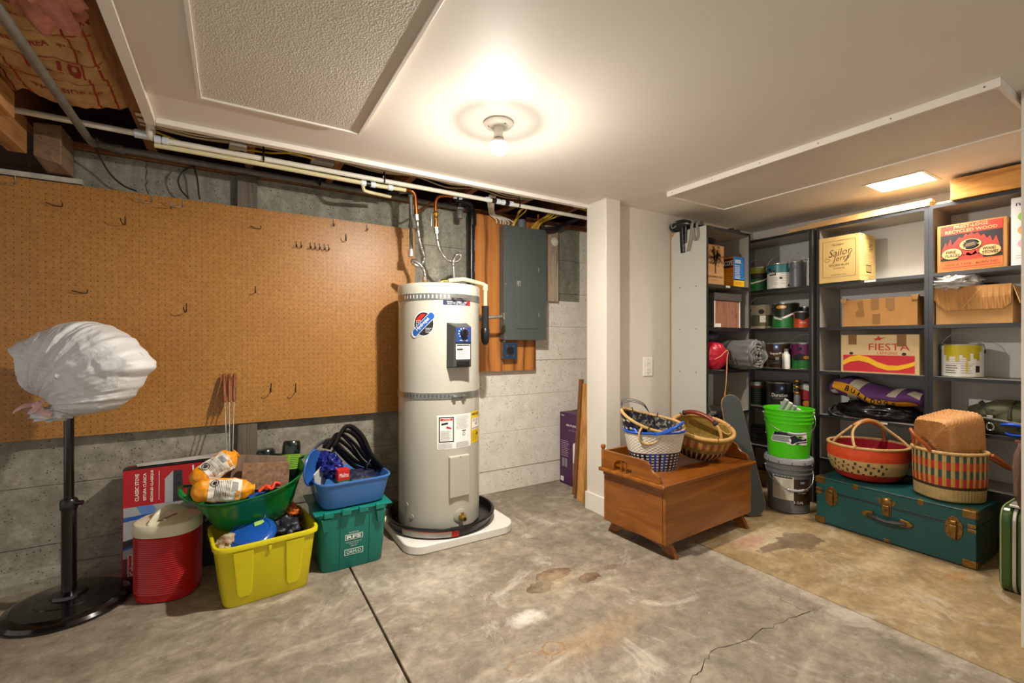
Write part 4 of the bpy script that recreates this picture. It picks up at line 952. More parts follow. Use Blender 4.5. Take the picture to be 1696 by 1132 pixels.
p.rect(-.044, .044, .066, .096, M_WHITE, 1, 'frame'); p.rect(-.041, .041, .069, .093, M_TEAL, 2, 'frame'); p.text('ORM-D', 0, .081, .016, M_WHITE, 3, .068, .03)
p.flush()

M_BTUB = M('blue_dishpan_plastic', '#3f73b8', .4, var=.05, scale=8)
t = thing('dishpan', 'blue plastic dishpan full of odds and ends on the teal crate', 'tub', (.505, 2.445, .3015), 4)
tote(t, .176, .160, .128, .86, M_BTUB, .035, lipdrop=.012, ex=6)

# ------------------------------------------------------------------ green oval tub lying tilted on the yellow one, with its contents
M_GRN = M('green_tub_plastic', '#0f7a33', .25, var=.05, coat=.2)
TG = Matrix.Translation((.062, 2.452, .468)) @ Matrix.Rotation(R(-8), 4, 'Y') @ Matrix.Rotation(R(16), 4, 'X')
t = thing('oval_tub', 'glossy green oval tub resting tilted on the yellow storage tub', 'tub'); t.matrix_basis = TG
pf = [(0, -.190), (.66, -.190), (.70, -.184), (.78, -.13), (.785, -.126), (.795, -.120), (.80, -.112), (.90, -.055), (.905, -.050), (.915, -.044), (.92, -.038), (.985, -.004), (1.0, -.002), (1.005, .003), (.995, .006), (.975, .002), (.90, -.045), (.70, -.176), (0, -.178)]
MB().lathe(pf, 80, (0, 0, 0), .236, .182, ex=2.15).build('tub', M_GRN, t, 60)
for sx in (-1, 1): MB().tube(catmull([(sx * .225, -.06, -.004), (sx * .250, -.035, .02), (sx * .256, 0, .028), (sx * .250, .035, .02), (sx * .225, .06, -.004)], 5), .011, 8, flat=.5).build('handle', M_GRN, t, 60)
IG = TG.inverted()
M_ORG = M('orange_nylon', '#e79512', .45, var=.08, scale=16, bump=.3, bscale=40)
def sack(label, a, e, r, seed):
    A, E = Vector(a), Vector(e); d = (E - A); L_ = d.length; d.normalize(); u0 = d.orthogonal().normalized(); u0 = (Vector((0, -1, .35)) - d * Vector((0, -1, .35)).dot(d)).normalized(); w0 = d.cross(u0)
    t = thing('stuff_sack', label, 'sack', tuple(A))
    prof = [(0, .30), (.05, .72), (.14, .96), (.3, 1), (.7, 1), (.84, .9), (.92, .55), (.96, .35), (1, .5)]
    def S(u, v, off=0):
        v_ = max(0, min(1, v)); k = 0
        for (p0, r0), (p1, r1) in zip(prof, prof[1:]):
            if p0 <= v_ <= p1: k = r0 + (r1 - r0) * (v_ - p0) / (p1 - p0); break
        an = 2 * PI * u; rr = r * k * (1 + .16 * noise.fractal(Vector((math.cos(an) * 1.9 + seed, math.sin(an) * 1.9, v_ * 7)), 1, 2, 4) + .03 * math.sin(an * 11) * max(0, abs(v_ - .5) * 4 - 1.2)) + off
        return d * (v_ * L_) + (u0 * math.cos(an) + w0 * math.sin(an)) * rr
    b = MB().grid(lambda u, v: S(u, v), 48, 40, cu=True)
    for j in (0, 40): pass
    bmesh.ops.holes_fill(b.bm, edges=b.bm.edges[:]); b.build('fabric', M_ORG, t, 180)
    lb = MB().grid(lambda u, v: S(-.17 + .36 * u, .26 + .52 * v, .0022), 20, 24).build('label', M('sack_label', '#d8d3c4', .6), t, 180)
    MB().grid(lambda u, v: S(-.10 + .12 * u, .62 + .10 * v, .0035), 8, 6).build('label_print', M_GREY, lb)
    for k in range(9): MB().grid(lambda u, v: S(-.14 + .26 * u, .36 + .028 * k + .009 * v, .0035), 10, 1).build('label_print', M_GREY if k % 3 else M_INK, lb)
    MB().grid(lambda u, v: S(.02 + .12 * u, .70 + .05 * v, .0038), 8, 2).build('label_print', M_ORG, lb)
    c = S(-.08, .345, .004)
    e1 = (S(-.04, .345, .004) - c).normalized(); e2 = (S(-.08, .40, .004) - c).normalized()
    nn = e1.cross(e2); q = Print(lb, c, e1, e2, nn if nn.dot(c - d * (.345 * L_)) > 0 else -nn); q.ring(0, 0, .016, .016, .003, M_INK, 1, 'label_mark', 18); q.ell(0, 0, .008, .008, M_INK, 1, 'label_mark', 12); q.flush()
    return t
sack('rear one of the two orange sacks with printed labels in the green tub', (-.150, 2.42, .480), (.015, 2.49, .578), .049, 2)
sack('front one of the two orange sacks with printed labels in the green tub', (-.150, 2.345, .472), (.082, 2.345, .440), .048, 5)
M_SLATE = wood('grained_brown_tile', '#4c3b30', '#7b6450', 'z', 1.4, .75)
M_RUST = M('speckled_brown_tile', '#7d6048', .85, var=.45, scale=60, bump=.4)
def tile(label, c, hx, hz, tilt, roll, rz, mat, notch=False):
    o = [(-hx, -hz), (hx, -hz), (hx, hz), (-hx, hz)]
    return tag(MB().prism(o, -.008, .008).build('tile', mat, None, bevel=.002, loc=c, rot=(R(tilt), R(roll), R(rz))), label, 'tile')
tile('dark brown board standing at the back of the green tub', (.105, 2.462, .493), .112, .070, -14, 8, -4, M_SLATE)
tile('speckled rusty brown tile leaning in front of the dark board in the green tub', (.131, 2.408, .478), .097, .060, -16, 4, -4, M_RUST)
tag(MB().box(-.02, .02, -.02, .02, -.06, .05).build('wood_block', wood('short_block', '#5b4331', '#86664a', 'z', 1.5), None, bevel=.002, loc=(-.025, 2.50, .47), rot=(R(-12), R(18), 0)), 'short brown block wedged between the orange sacks and the tiles', 'block')
M_CAN = M('dark_green_canister', '#121c18', .22, coat=.3); M_LIME = M('lime_label', '#86b82f', .45, var=.06)
def canister(label, c, rot, r=.042, h=.17):
    t = thing('gas_canister', label, 'canister', c, rot=tuple(R(a) for a in rot))
    MB().lathe([(0, 0), (r * .9, 0), (r, .006), (r, h - .03), (r * .92, h - .008), (r * .8, h), (0, h + .002)], 28).build('body', M_CAN, t, 40)
    MB().lathe([(r + .0006, .035), (r + .0006, .105)], 28).build('label', M_LIME, t, 60)
    q = Print(t, cyl=r + .001); q.line(-.025, .10, 7, .05, .009, M('label_dark_print', '#3d5a14', .6), 1, .0025); q.flush()
canister('upright dark canister with a lime green label in the green tub', (.240, 2.515, .435), (-6, 8, 25))
canister('dark canister with a lime label lying behind the tiles in the green tub', (.150, 2.60, .42), (-4, -4, 10), .045, .14)
tag(MB().tube(catmull([(.10, 2.35, .425), (.13, 2.36, .445), (.15, 2.345, .430), (.165, 2.36, .452), (.185, 2.365, .440), (.15, 2.37, .436), (.13, 2.34, .438)], 6), .007, 8).build('rope', M('orange_red_cord', '#e0401c', .5), None, 60), 'tangle of orange-red cord at the front edge of the green tub', 'cord')
tag(blob((0, 0, 0), (.15, .10, .035), .3, 2, 8, 36, 20).build('blue_tarp', M('blue_tarp_film', '#1d4f9e', .35, var=.2), None, 180, loc=(.06, 2.44, .385), rot=(R(16), R(-8), 0)), 'crumpled blue tarp under the things in the green tub', 'tarp')

# contents of the yellow tub
t = thing('flying_disc', 'shiny blue disc lying at the front of the yellow tub', 'disc', (.068, 2.315, .258), rot=(R(20), R(-10), 0))
MB().lathe([(0, .014), (.06, .014), (.085, .010), (.098, .0), (.100, -.014), (.097, -.014), (.094, -.001), (.08, .005), (0, .008)], 48).build('disc', M('disc_blue', '#1a51a6', .22, coat=.3), t, 50)
for r in (.055, .075): MB().lathe([(r, .0135), (r + .002, .0155), (r + .004, .0125)], 48).build('ridge', M('disc_blue', '#1a51a6', .22, coat=.3), t, 50)
def patterned(name, cols, sc):
    n = NT(name); v = n.n.new('ShaderNodeTexVoronoi'); v.inputs['Scale'].default_value = sc; n.L(n.tc.outputs['Object'], v.inputs['Vector'])
    s = n.n.new('ShaderNodeSeparateColor'); n.L(v.outputs['Color'], s.inputs[0])
    r = n.ramp(s.outputs[0], [(i / len(cols), lin(c)) for i, c in enumerate(cols)]); n.base(r); n.b.inputs['Roughness'].default_value = .8; return n.m
tag(blob((0, 0, 0), (.05, .06, .03), .3, 2.4, 12, 30, 20).build('cloth', patterned('patterned_cloth', ('#b8a083', '#8f5f4e', '#cdbf9d', '#77855a', '#a9876a'), 70), None, 180, loc=(-.012, 2.325, .235)), 'patterned fabric at the front left corner of the yellow tub', 'cloth')
tag(blob((0, 0, 0), (.075, .10, .05), .5, 2.2, 15, 36, 24).build('jacket', M('charcoal_nylon', '#20222a', .45, bump=.3), None, 180, loc=(.205, 2.43, .215)), 'dark crumpled jacket at the right end of the yellow tub', 'jacket')
tag(blob((0, 0, 0), (.035, .05, .028), .6, 2.5, 17, 28, 18).build('cloth', M('burnt_orange_cloth', '#d06a22', .6), None, 180, loc=(.245, 2.47, .278)), 'orange cloth tucked beside the dark jacket in the yellow tub', 'cloth')
tag(MB().prism([(-.02, -.012), (.022, -.006), (.018, .012), (-.018, .008)], -.001, .001).build('tag_card', M_LIME, None, loc=(.10, 2.335, .290), rot=(R(-50), 0, R(10))), 'small lime green card above the blue disc', 'card')

# contents of the dishpan
M_BLK = M('glossy_black_vinyl', '#101311', .28, var=.2, bump=.4, bscale=50)
t = thing('folded_cover', 'bundle of folded black vinyl straps hanging over the dishpan', 'cover', (.535, 2.46, .428))
for k in range(7):
    o = k - 3; q = []
    for s, (x, z) in zip((0, .25, .5, .75, 1), ((-.115, .135), (-.075, .19), (-.01, .135), (.055, .045), (.135, -.018))):
        f = math.sin(PI * min(1, s * 1.1)) * .8 + .25
        q.append((x + o * .010 * f + .004 * o, .02 - o * .011, z + o * .015 * f + .009 * math.sin(k * 2.1 + s * 6)))
    MB().tube(catmull(q, 6), [.015 + .006 * math.sin(PI * i / 24 + k) for i in range(25)], 10, flat=.5).build('fold', M_BLK, t, 60)
MB().tube([(.07, .045, .01), (.085, -.02, .055), (.055, -.045, .035), (.05, -.03, -.0)], .008, 8, flat=.4).build('strap', M_BLK, t, 60)
tag(blob((0, 0, 0), (.062, .08, .058), .5, 1.9, 21, 64, 44, ridge=False).build('plastic_bag', M('shiny_blue_film', '#15206a', .18, var=.25, bump=.5, bscale=30), None, 180, loc=(.415, 2.45, .478)), 'shiny dark blue plastic bag in the left half of the dishpan', 'bag')
tag(blob((0, 0, 0), (.10, .09, .045), .4, 2.4, 23, 36, 24).build('dark_cloth', M('navy_cloth', '#151b33', .6), None, 180, loc=(.55, 2.44, .385)), 'dark navy cloth filling the bottom of the dishpan', 'cloth')
t = thing('tub_lid', 'blue lid standing on edge in the left end of the dishpan', 'lid', (.330, 2.42, .485), rot=(R(0), R(-18), R(58)))
MB().lathe([(0, .0), (.095, 0), (.098, .004), (.095, .009), (.088, .006), (0, .006)], 40, (0, 0, 0), 1, .85).xf(Matrix.Rotation(R(90), 4, 'X')).build('lid', M('lid_blue', '#2b5ea8', .35), t, 50)
t = thing('tray', 'pale grey tray edge standing beside the blue lid in the dishpan', 'tray', (.362, 2.40, .435), rot=(0, R(-14), R(55)))
MB().box(-.05, .05, -.004, .004, -.05, .045).build('tray', M('pale_grey_plastic', '#b9bbb9', .4), t, bevel=.003)
t = thing('strap', 'black and grey strap loop at the back left of the dishpan', 'strap', (.41, 2.53, .55))
MB().tube(catmull([(-.08, -.02, -.03), (-.04, 0, .015), (.01, .01, .035), (.05, .0, .02), (.03, -.01, -.03), (-.03, -.02, -.05), (-.075, -.03, -.07)], 6), .012, 8, flat=.3).build('webbing', M('grey_webbing', '#55585a', .6), t, 60)
t = thing('filter_box', 'small red box lettered in white in the dishpan', 'box', (.459, 2.352, .380), 6)
MB().box(-.028, .028, -.022, .022, .0, .097).build('body', M_RED, t, bevel=.001)
MB().box(-.0285, .0285, -.0225, .0225, .0, .045).build('lower_band', M('box_green', '#1d6b4a', .45), t)
p = Print(t, (0, -.022, 0)); p.text('Melitta', 0, .070, .020, M_WHITE, 1, .044, .01, 0, .25); p.flush()
p = Print(t, (0, -.0226, 0)); p.text('FILTERS', 0, .034, .008, M_WHITE, 1, .04); p.flush()

# ------------------------------------------------------------------ behind the post: step ladder and purifier carton
M_LADW = wood('honey_ladder_wood', '#9a6127', '#d09a52', 'z', 1.2, .5)
t = thing('step_ladder', 'folded wooden step ladder standing between the purple carton and the white post', 'ladder', (2.038, 2.44, 0))
MB().hull8([(0, -.02, .0), (.034, -.02, 0), (.034, .05, 0), (0, .05, 0)], [(.085, .02, .80), (.113, .02, .80), (.113, .085, .80), (.085, .085, .80)]).build('rail', M_LADW, t, bevel=.003)
MB().hull8([(.40, -.02, .0), (.434, -.02, 0), (.434, .05, 0), (.40, .05, 0)], [(.345, .02, .80), (.373, .02, .80), (.373, .085, .80), (.345, .085, .80)]).build('rail', M_LADW, t, bevel=.003)
MB().hull8([(-.010, .052, .03), (.012, .052, .03), (.012, .085, .03), (-.010, .085, .03)], [(.080, .09, .83), (.104, .09, .83), (.104, .12, .83), (.080, .12, .83)]).build('back_rail', wood('shaded_ladder_wood', '#5a3315', '#7d4d24', 'z', 1.2, .55), t, bevel=.002)  # darker wood colour stands for shade on the rail's left side
for z in (.07, .15, .36, .58):
    k = z / .8 * .085; MB().box(.034 + k, .40 - z / .8 * .055, .0 + z * .04, .055 + z * .06, z, z + .02).build('tread', M_LADW, t, bevel=.002)
for z in (.19, .475):
    for d in (0, .022): MB().cyl((.016 + z / .8 * .085, -.021 + z * .05, z + d), (.016 + z / .8 * .085, -.014 + z * .05, z + d), .004, n=8).build('bolt_head', M_STEEL, t)
M_PURP = M('purple_carton', '#4a1d4b', .4, var=.05)
t = thing('purifier_carton', 'tall purple carton printed AIR PURIFIER behind the step ladder', 'carton', (2.30, 2.727, 0), -90)
MB().box(-.150, .150, -.11, .11, .001, .548).build('body', M_PURP, t, bevel=.002)
MB().box(-.149, .149, -.108, .0, .5485, .551).build('top_flap', M_PURP, t); MB().hull8([(-.149, .002, .549), (.149, .002, .549), (.149, .108, .549), (-.149, .108, .549)], [(-.149, .002, .551), (.149, .002, .551), (.149, .109, .562), (-.149, .109, .558)]).build('rear_flap', M_CARTB, t)
p = Print(t, (0, -.1105, 0)); M_PLIL = M('print_lilac', '#b9a3b9', .5); yv = lambda wy: 2.727 - wy
p.text('WINIX', -.112, .528, .010, M_WHITE, 1, .04, .01); p.text('AIR PURIFIER', .01, .460, .016, M_WHITE, 1, .16, .01); p.text('with', .01, .438, .007, M_PLIL, 1); p.text('PlasmaWave', .01, .424, .009, M_PLIL, 1, .09)
p.rect(.08, .149, .495, .525, M_WHITE, 1, 'sticker'); p.rect(.086, .145, .506, .514, M_INK, 2, 'barcode')
p.line(-.13, .335, 9, .10, .014, M_PLIL, 1, .004)
p.poly([(.012, .05), (.012, .32), (.02, .333), (.06, .343), (.145, .338), (.145, .028), (.06, .03)], M_WHITE, 1, 'device_picture'); p.rect(.012, .145, .04, .185, M('print_device_grey', '#8a888c', .5), 2, 'device_picture'); p.ell(.085, .328, .05, .012, M_INK, 2, 'device_picture')
for u in (-.12, -.085): p.rect(u, u + .028, .135, .20, M('print_device_grey', '#8a888c', .5), 1, 'filter_picture')
p.rect(-.138, -.100, .02, .055, M_WHITE, 1, 'sticker'); p.text('2', -.119, .037, .018, M_INK, 2); p.flush()

# ------------------------------------------------------------------ outlet plate on the middle wall
t = thing('outlet_plate', 'white electrical outlet plate on the painted wall beside the shelves', 'outlet', (2.440, 2.2155, .927))
MB().box(-.046, .046, -.006, 0, -.064, .064).build('plate', M_HOUS, t, bevel=.003)
MB().box(-.020, .020, -.009, -.006, -.040, .040).build('receptacle', M('receptacle_white', '#ece6da', .35), t, bevel=.002)
for v in (-.022, .022):
    for u in (-.006, .006): MB().box(u - .001, u + .001, -.0095, -.009, v - .005, v + .005).build('slot', M_SLOT, t)
for v in (-.05, .05): MB().cyl((0, -.0075, v), (0, -.006, v), .003, n=8).build('screw', M_SCREW, t)

# ------------------------------------------------------------------ wooden rocking chest
M_CHEST = wood('varnished_pine', '#743c0c', '#a8661f', 'x', .8, .32, .35, .06, 10, '#905214')
M_CHESTE = wood('varnished_pine_end', '#6e390b', '#a0601c', 'y', .8, .32, .35, .06, 10, '#894d11')
t = thing('rocking_chest', 'low varnished wooden chest with arched end rails on rockers', 'chest', (2.235, 1.789, 0), 3.2)
MB().box(-.403, .403, -.21, -.192, .078, .338).build('front_panel', M_CHEST, t, bevel=.002)
MB().box(-.403, .403, .192, .21, .078, .338).build('back_panel', M_CHEST, t, bevel=.002)
for s in (-1, 1): MB().box(s * .404 - (.018 if s > 0 else 0), s * .404 + (.018 if s < 0 else 0), -.191, .191, .078, .338).build('end_panel', M_CHESTE, t, bevel=.002)
MB().box(-.385, .385, -.19, .19, .08, .095).build('bottom_board', M_CHEST, t)
MB().box(-.408, .408, -.213, .213, .339, .362).build('frame', M_CHEST, t, bevel=.003)
MB().box(-.436, .436, -.226, .226, .363, .384).build('lid', M_CHEST, t, bevel=.007, seg=3)
for s in (-1, 1):
    o = [(-.232, .002), (-.175, .0), (-.13, .034), (0, .048), (.13, .034), (.175, .0), (.232, .002), (.205, .05), (.188, .077), (-.188, .077), (-.205, .05)]
    MB().prism(o, s * .335 - .011, s * .335 + .011, axis='x').build('rocker', M_CHESTE, t, bevel=.003)
# end rails, each with an arched opening and two spindles, and a back board
def rail_outline(h):
    pts = [(-.190, .0), (-.190, .012), (-.182, .034), (-.150, .044), (-.130, .060), (-.120, .082), (-.095, h - .002), (-.05, h), (.196, h), (.196, 0)]
    arch = [(.118, 0), (.118, .030), (.104, .053), (.080, .063), (.040, .063), (.006, .053), (-.008, .030), (-.008, 0)]
    return pts, arch
for s, nm in ((-1, 'end_rail'), (1, 'end_rail')):
    pts, arch = rail_outline(.098); x0, x1 = (s * .412 - .009, s * .412 + .009)
    o = pts + arch
    b = MB(); zz = .3845
    A = [b.v((x0, y, zz + z)) for y, z in o]; B = [b.v((x1, y, zz + z)) for y, z in o]
    k = len(o); e = [b.bm.edges.new((A[i], A[(i + 1) % k])) for i in range(k)]; bmesh.ops.triangle_fill(b.bm, edges=e, use_beauty=True)
    e = [b.bm.edges.new((B[i], B[(i + 1) % k])) for i in range(k)]; bmesh.ops.triangle_fill(b.bm, edges=e, use_beauty=True)
    for i in range(k): b.face((A[i], A[(i + 1) % k], B[(i + 1) % k], B[i]))
    rr = b.build(nm, M_CHESTE, t, bevel=.002)
    for y in (.04, .072): MB().lathe([(0, 0), (.005, 0), (.004, .012), (.0065, .03), (.004, .048), (.005, .064), (0, .064)], 10, (s * .412, y, zz)).build('spindle', M_CHESTE, rr, 60)
    MB().lathe([(0, 0), (.010, 0), (.011, .096), (.007, .100), (.013, .108), (.0155, .116), (.012, .126), (0, .130)], 16, (s * .412, .208, zz)).build('finial_post', M_CHESTE, t, 50)
MB().box(-.40, .40, .200, .216, .3845, .478).build('back_rail', M_CHEST, t, bevel=.003)

# ------------------------------------------------------------------ woven baskets
def superr(a, ex): 
    c, s = math.cos(a), math.sin(a); k = (abs(c) ** ex + abs(s) ** ex) ** (-1 / ex); return c * k, s * k
def weave(t, name, prof, hx, hy, rows, stakes, amp, mats, colour, ex=2.0, style='plain', nu=4, nv=3, inner=None, wall=.005):
    """prof(v) -> (scale, z). One mesh of over-and-under cells; colour(row, stake) picks the strand colour"""
    def S(u, v, off=0.0):
        i, j = u * stakes, v * rows; fi, fj = i % 1, j % 1; ph = (int(math.floor(i)) + int(math.floor(j))) % 2
        if style == 'plain': d = amp * (1 if ph else -.55) * (math.sin(PI * fi) * math.sin(PI * fj)) ** .6
        elif style == 'twine': d = amp * (math.sin(PI * ((j + .5 * i) % 1)) ** .7) * (.65 + .35 * math.sin(PI * fi))
        elif style == 'rib': d = amp * (math.sin(PI * fi) ** .6) * (.8 + .2 * math.sin(PI * fj))
        else: d = amp * math.sin(PI * fj) ** .6 * (.75 + .25 * math.sin(PI * ((i + .5 * math.floor(j)) % 1)))
        k, z = prof(max(0, min(1, v))); c, s = superr(2 * PI * u, ex)
        n_ = math.hypot(c, s)
        return Vector((c * (hx * k + (d + off) / n_), s * (hy * k + (d + off) / n_), z))
    NU, NV = stakes * nu, rows * nv
    b = MB().grid(lambda u, v: S(u, v), NU, NV, cu=True, mi=lambda i, j: colour(j // nv, i // nu))
    o = b.build(name, mats, t, 180, fix=False)
    if inner is not None:
        def SI(u, v):
            k, z = prof(v); c, s = superr(2 * PI * u, ex); d = .0012 * math.sin(PI * ((v * rows) % 1)) 
            return Vector((c * (hx * k - wall - d), s * (hy * k - wall - d), z + (.004 if v < .01 else 0)))
        MB().grid(lambda u, v: SI(u, 1 - v), stakes * 2, rows * 2, cu=True).build('inner_wall', inner, t, 180, fix=False)
    k, z = prof(0)
    MB().lathe([(0, z + .001), (k * .5, z), (k, z)], 48, (0, 0, 0), hx, hy, ex=ex).build('base', mats[0], t, 60)
    MB().lathe([(0, z + .006), (k * .97, z + .006)], 48, (0, 0, 0), hx - wall, hy - wall, ex=ex).build('inner_base', inner or mats[0], t, 60)
    return S
def loop_rim(t, name, hx, hy, z, r, mat, ex=2.0, wrap=True, n=110, dz=None):
    P = []; rs = []
    for i in range(n):
        c, s = superr(2 * PI * i / n, ex); P.append((hx * c, hy * s, z + (dz(c, s) if dz else 0))); rs.append(r * (1 + (.10 if i % 2 else -.06)) if wrap else r)
    return MB().tube(P, rs, 10, True).build(name, mat, t, 180)
def wrapped(t, name, pts, r, mat, k=10, n=8):
    P = catmull(pts, k); return MB().tube(P, [r * (1.08 if i % 2 else .94) for i in range(len(P))], n).build(name, mat, t, 180)
def lerp_prof(tab):
    def f(v):
        for (a, k0, z0), (b, k1, z1) in zip(tab, tab[1:]):
            if v <= b: q = (v - a) / (b - a); return k0 + (k1 - k0) * q, z0 + (z1 - z0) * q
        return tab[-1][1:]
    return f
M_WW = M('white_cane', '#d8d0bd', .4, var=.06, scale=30); M_NAVY = M('navy_cane', '#14182a', .35, var=.1); M_BCANE = M('blue_cane', '#1d4296', .35, var=.08)
M_STRAW = M('straw', '#c09a62', .6, var=.18, scale=40); M_NAVI = patterned('navy_inner_weave', ('#14161f', '#1a1f33', '#14161f', '#8f8878', '#101218'), 75)
M_BVIN = M('blue_vinyl', '#1a4fae', .3, var=.06)
t = thing('wicker_basket', 'white and navy wicker basket with a blue rim on the chest', 'basket', (2.035, 1.800, .3845), -24)
weave(t, 'woven_side', lerp_prof([(0, .70, 0), (.1, .74, .012), (1, 1, .215)]), .168, .112, 28, 64, .0024, [M_WW, M_NAVY, M_BCANE],
      lambda r, s: (0 if r > 13 else ((2 if 43 <= s <= 49 and (s % 3 != 2) else 1) if (r + s) % 2 or s % 2 else 0)), 2.5, nu=3, nv=2, inner=M_NAVI)
loop_rim(t, 'rim', .168, .112, .217, .0075, M_BVIN, 2.5, False)
for q in ([(-.05, -.112, .212), (.0, -.118, .225), (.08, -.095, .248), (.15, -.045, .262), (.165, -.03, .262)], [(-.035, -.113, .214), (.02, -.118, .226), (.09, -.09, .246), (.15, -.04, .254)], [(-.13, -.08, .215), (-.145, -.04, .245), (-.14, .03, .25), (-.10, .09, .218)]):
    MB().tube(catmull(q, 8), .0075, 8, flat=.45).build('handle', M_BVIN, t, 60)
t = thing('straw_basket', 'shallow navy-lined straw basket nested tilted in the blue-rimmed basket', 'basket', (2.025, 1.805, .650), rot=(R(17), R(13), R(-26)))
weave(t, 'woven_side', lerp_prof([(0, .55, -.085), (.35, .80, -.075), (1, 1, 0)]), .182, .112, 9, 40, .003, [M_NAVY, M_WW, M_NAVI], lambda r, s: 1 if (r * 3 + s * 2) % 7 == 0 else (0 if (r + s) % 2 else 2), 2.2, inner=M_NAVI)
loop_rim(t, 'rim', .182, .112, .003, .0085, M_STRAW, 2.2, dz=lambda c, s: .022 * c * c - .01)
wrapped(t, 'handle', [(-.085, -.098, .0), (-.100, -.118, -.035), (-.085, -.128, -.075), (-.045, -.130, -.088), (.0, -.128, -.065), (.022, -.118, -.03), (.025, -.108, .0)], .0058, M_STRAW)
for q in range(3): MB().tube(catmull([(-.165, .04, .0), (-.185, .03 + q * .01, .05 + q * .006), (-.14, .03, .075 + q * .008), (-.06, .05, .062 + q * .006), (.01, .095, .01)], 8), .0018, 6).build('cord_handle', M('grey_blue_cord', '#46535f', .5), t, 60)
for a, z in ((2.1, 0), (1.2, 0), (4.4, 0)): 
    c, s = superr(a, 2.2); MB().tube([(.182 * c, .112 * s, -.014), (.195 * c, .125 * s, .0), (.182 * c, .112 * s, .016), (.170 * c, .10 * s, .0)], .003, 6, True).build('tie', M('dark_tie', '#4a3420', .6), t)
M_TAN = M('tan_grass', '#b68d47', .6, var=.2, scale=30); M_OLIVE = M('olive_grass', '#7d6a2c', .6, var=.2, scale=30); M_PLUM = M('plum_grass', '#3a1c22', .6, var=.15); M_RUST2 = M('rust_grass', '#96522a', .6, var=.15)
M_CANE = M('pale_cane_wrap', '#c69a5a', .5, var=.15, scale=25); M_LEATH = M('red_brown_leather', '#7c3018', .38, var=.12, scale=20)
t = thing('grass_basket', 'round olive and plum grass basket with a leather-gripped handle on the chest', 'basket', (2.425, 1.795, .474), rot=(R(20), R(5), R(-33)))
def colb(r, s):
    if 3 <= r <= 7: return 2 if s % 3 else 0
    if r in (8, 9): return 1
    if 10 <= r <= 13: return (3 if s % 4 < 2 else 0)
    if r > 13: return 1
    return 1 if s % 3 else 2
weave(t, 'woven_side', lerp_prof([(0, .55, -.055), (.15, .72, -.045), (.4, .90, .0), (.7, .98, .06), (1, 1, .118)]), .172, .150, 16, 96, .0022, [M_TAN, M_OLIVE, M_PLUM, M_RUST2], colb, 2.1, 'rib', nu=2, nv=2, inner=M('olive_inner_weave', '#9a7c34', .65, var=.3, scale=45, bump=.4, bscale=120))
loop_rim(t, 'rim', .172, .150, .120, .0115, M_CANE, 2.1)
for a in (.15, 1.0, 2.2, 3.3, 4.9): 
    c, s = superr(a, 2.1); MB().tube([(.172 * c * k1, .150 * s * k1, .120 + dz) for k1, dz in ((1.0, .014), (1.075, .0), (1.0, -.014), (.925, .0))], .004, 6, True).build('binding', M_LEATH if a in (4.9, .15) else M_PLUM, t)
hp = [(-.09, .125, .135), (-.06, .09, .165), (.0, .03, .180), (.05, -.03, .165), (.075, -.07, .13), (.085, -.10, .06), (.09, -.105, .0)]
wrapped(t, 'handle', hp, .0085, M_CANE); wrapped(t, 'grip', [(-.075, .108, .155), (-.04, .07, .178), (.01, .02, .183), (.045, -.02, .172)], .0135, M_LEATH)
for q in ((-.082, .116, .146), (.052, -.03, .166)): MB().ball(q, .016, 10, 8).build('knot', M_PLUM, t, 60)
MB().tube(catmull([(.06, -.03, .165), (.11, -.04, .165), (.13, -.075, .14), (.10, -.08, .135), (.07, -.05, .15)], 6), .0022, 6).build('loose_cane', M_CANE, t)

# ------------------------------------------------------------------ longboards against the first shelf unit
M_GRIP = M('dark_grip_tape', '#3c4241', .85, var=.15, scale=50, bump=.3, bscale=300); M_DECK = M('deck_edge_wood', '#b0814a', .5)
def board(label, base, top, w_, length, notch=None):
    A, B = Vector(base), Vector(top); d = (B - A).normalized(); x = Vector((.87, -.45, 0)); x = (x - d * x.dot(d)).normalized(); n_ = d.cross(x)
    if n_.y > 0: n_ = -n_
    m = Matrix((x, d, n_)).transposed().to_4x4(); m.translation = A
    t = thing('longboard', label, 'skateboard'); t.matrix_basis = m
    o = [(w_ * math.cos(a), w_ * .9 + w_ * .9 * math.sin(a)) for a in [PI + PI * i / 12 for i in range(13)]]
    o += [(w_ * .80 * math.cos(a), length - w_ * .8 + w_ * .8 * math.sin(a)) for a in [PI * i / 12 for i in range(13)]]
    MB().prism(o, -.006, .003, axis='z').build('deck', M_DECK, t, bevel=.002)
    MB().prism([(a * .965, length / 2 + (b_ - length / 2) * .992) for a, b_ in o], .0032, .0042, axis='z').build('grip_tape', M_GRIP, t)
    for y in (length * .16, length * .84):
        tr = MB().box(-.03, .03, y - .045, y + .045, -.02, -.0062).build('truck', M_STEEL, t, bevel=.004)
        for s in (-1, 1): MB().cyl((s * (w_ * .55), y, -.045), (s * (w_ * .55 + .03), y, -.045), .028, n=16).build('wheel', M('dark_wheel', '#2b2b2b', .5), tr, 40)
board('long grey grip-taped skateboard leaning between the chest and the buckets', (2.795, 1.665, .004), (2.845, 1.872, .740), .088, .77)
t = thing('short_board', 'dark board with a pale edge standing behind the longboard in the lowest shelf bays', 'skateboard', (2.735, 1.955, .345), rot=(R(-8), 0, R(-10)))
MB().prism([(-.06, 0), (.06, 0), (.06, .27), (.045, .315), (.015, .335), (-.015, .335), (-.045, .315), (-.06, .27)], -.005, .004).build('deck', M_GRIP, t, bevel=.002)
MB().tube([(-.061, 0, 0), (-.061, .0, .27), (-.045, 0, .317), (-.015, 0, .338), (.015, 0, .338), (.045, 0, .317), (.061, 0, .27), (.061, 0, 0)], .004, 6).build('edge', M('pale_edge', '#cfc8b8', .5), t)

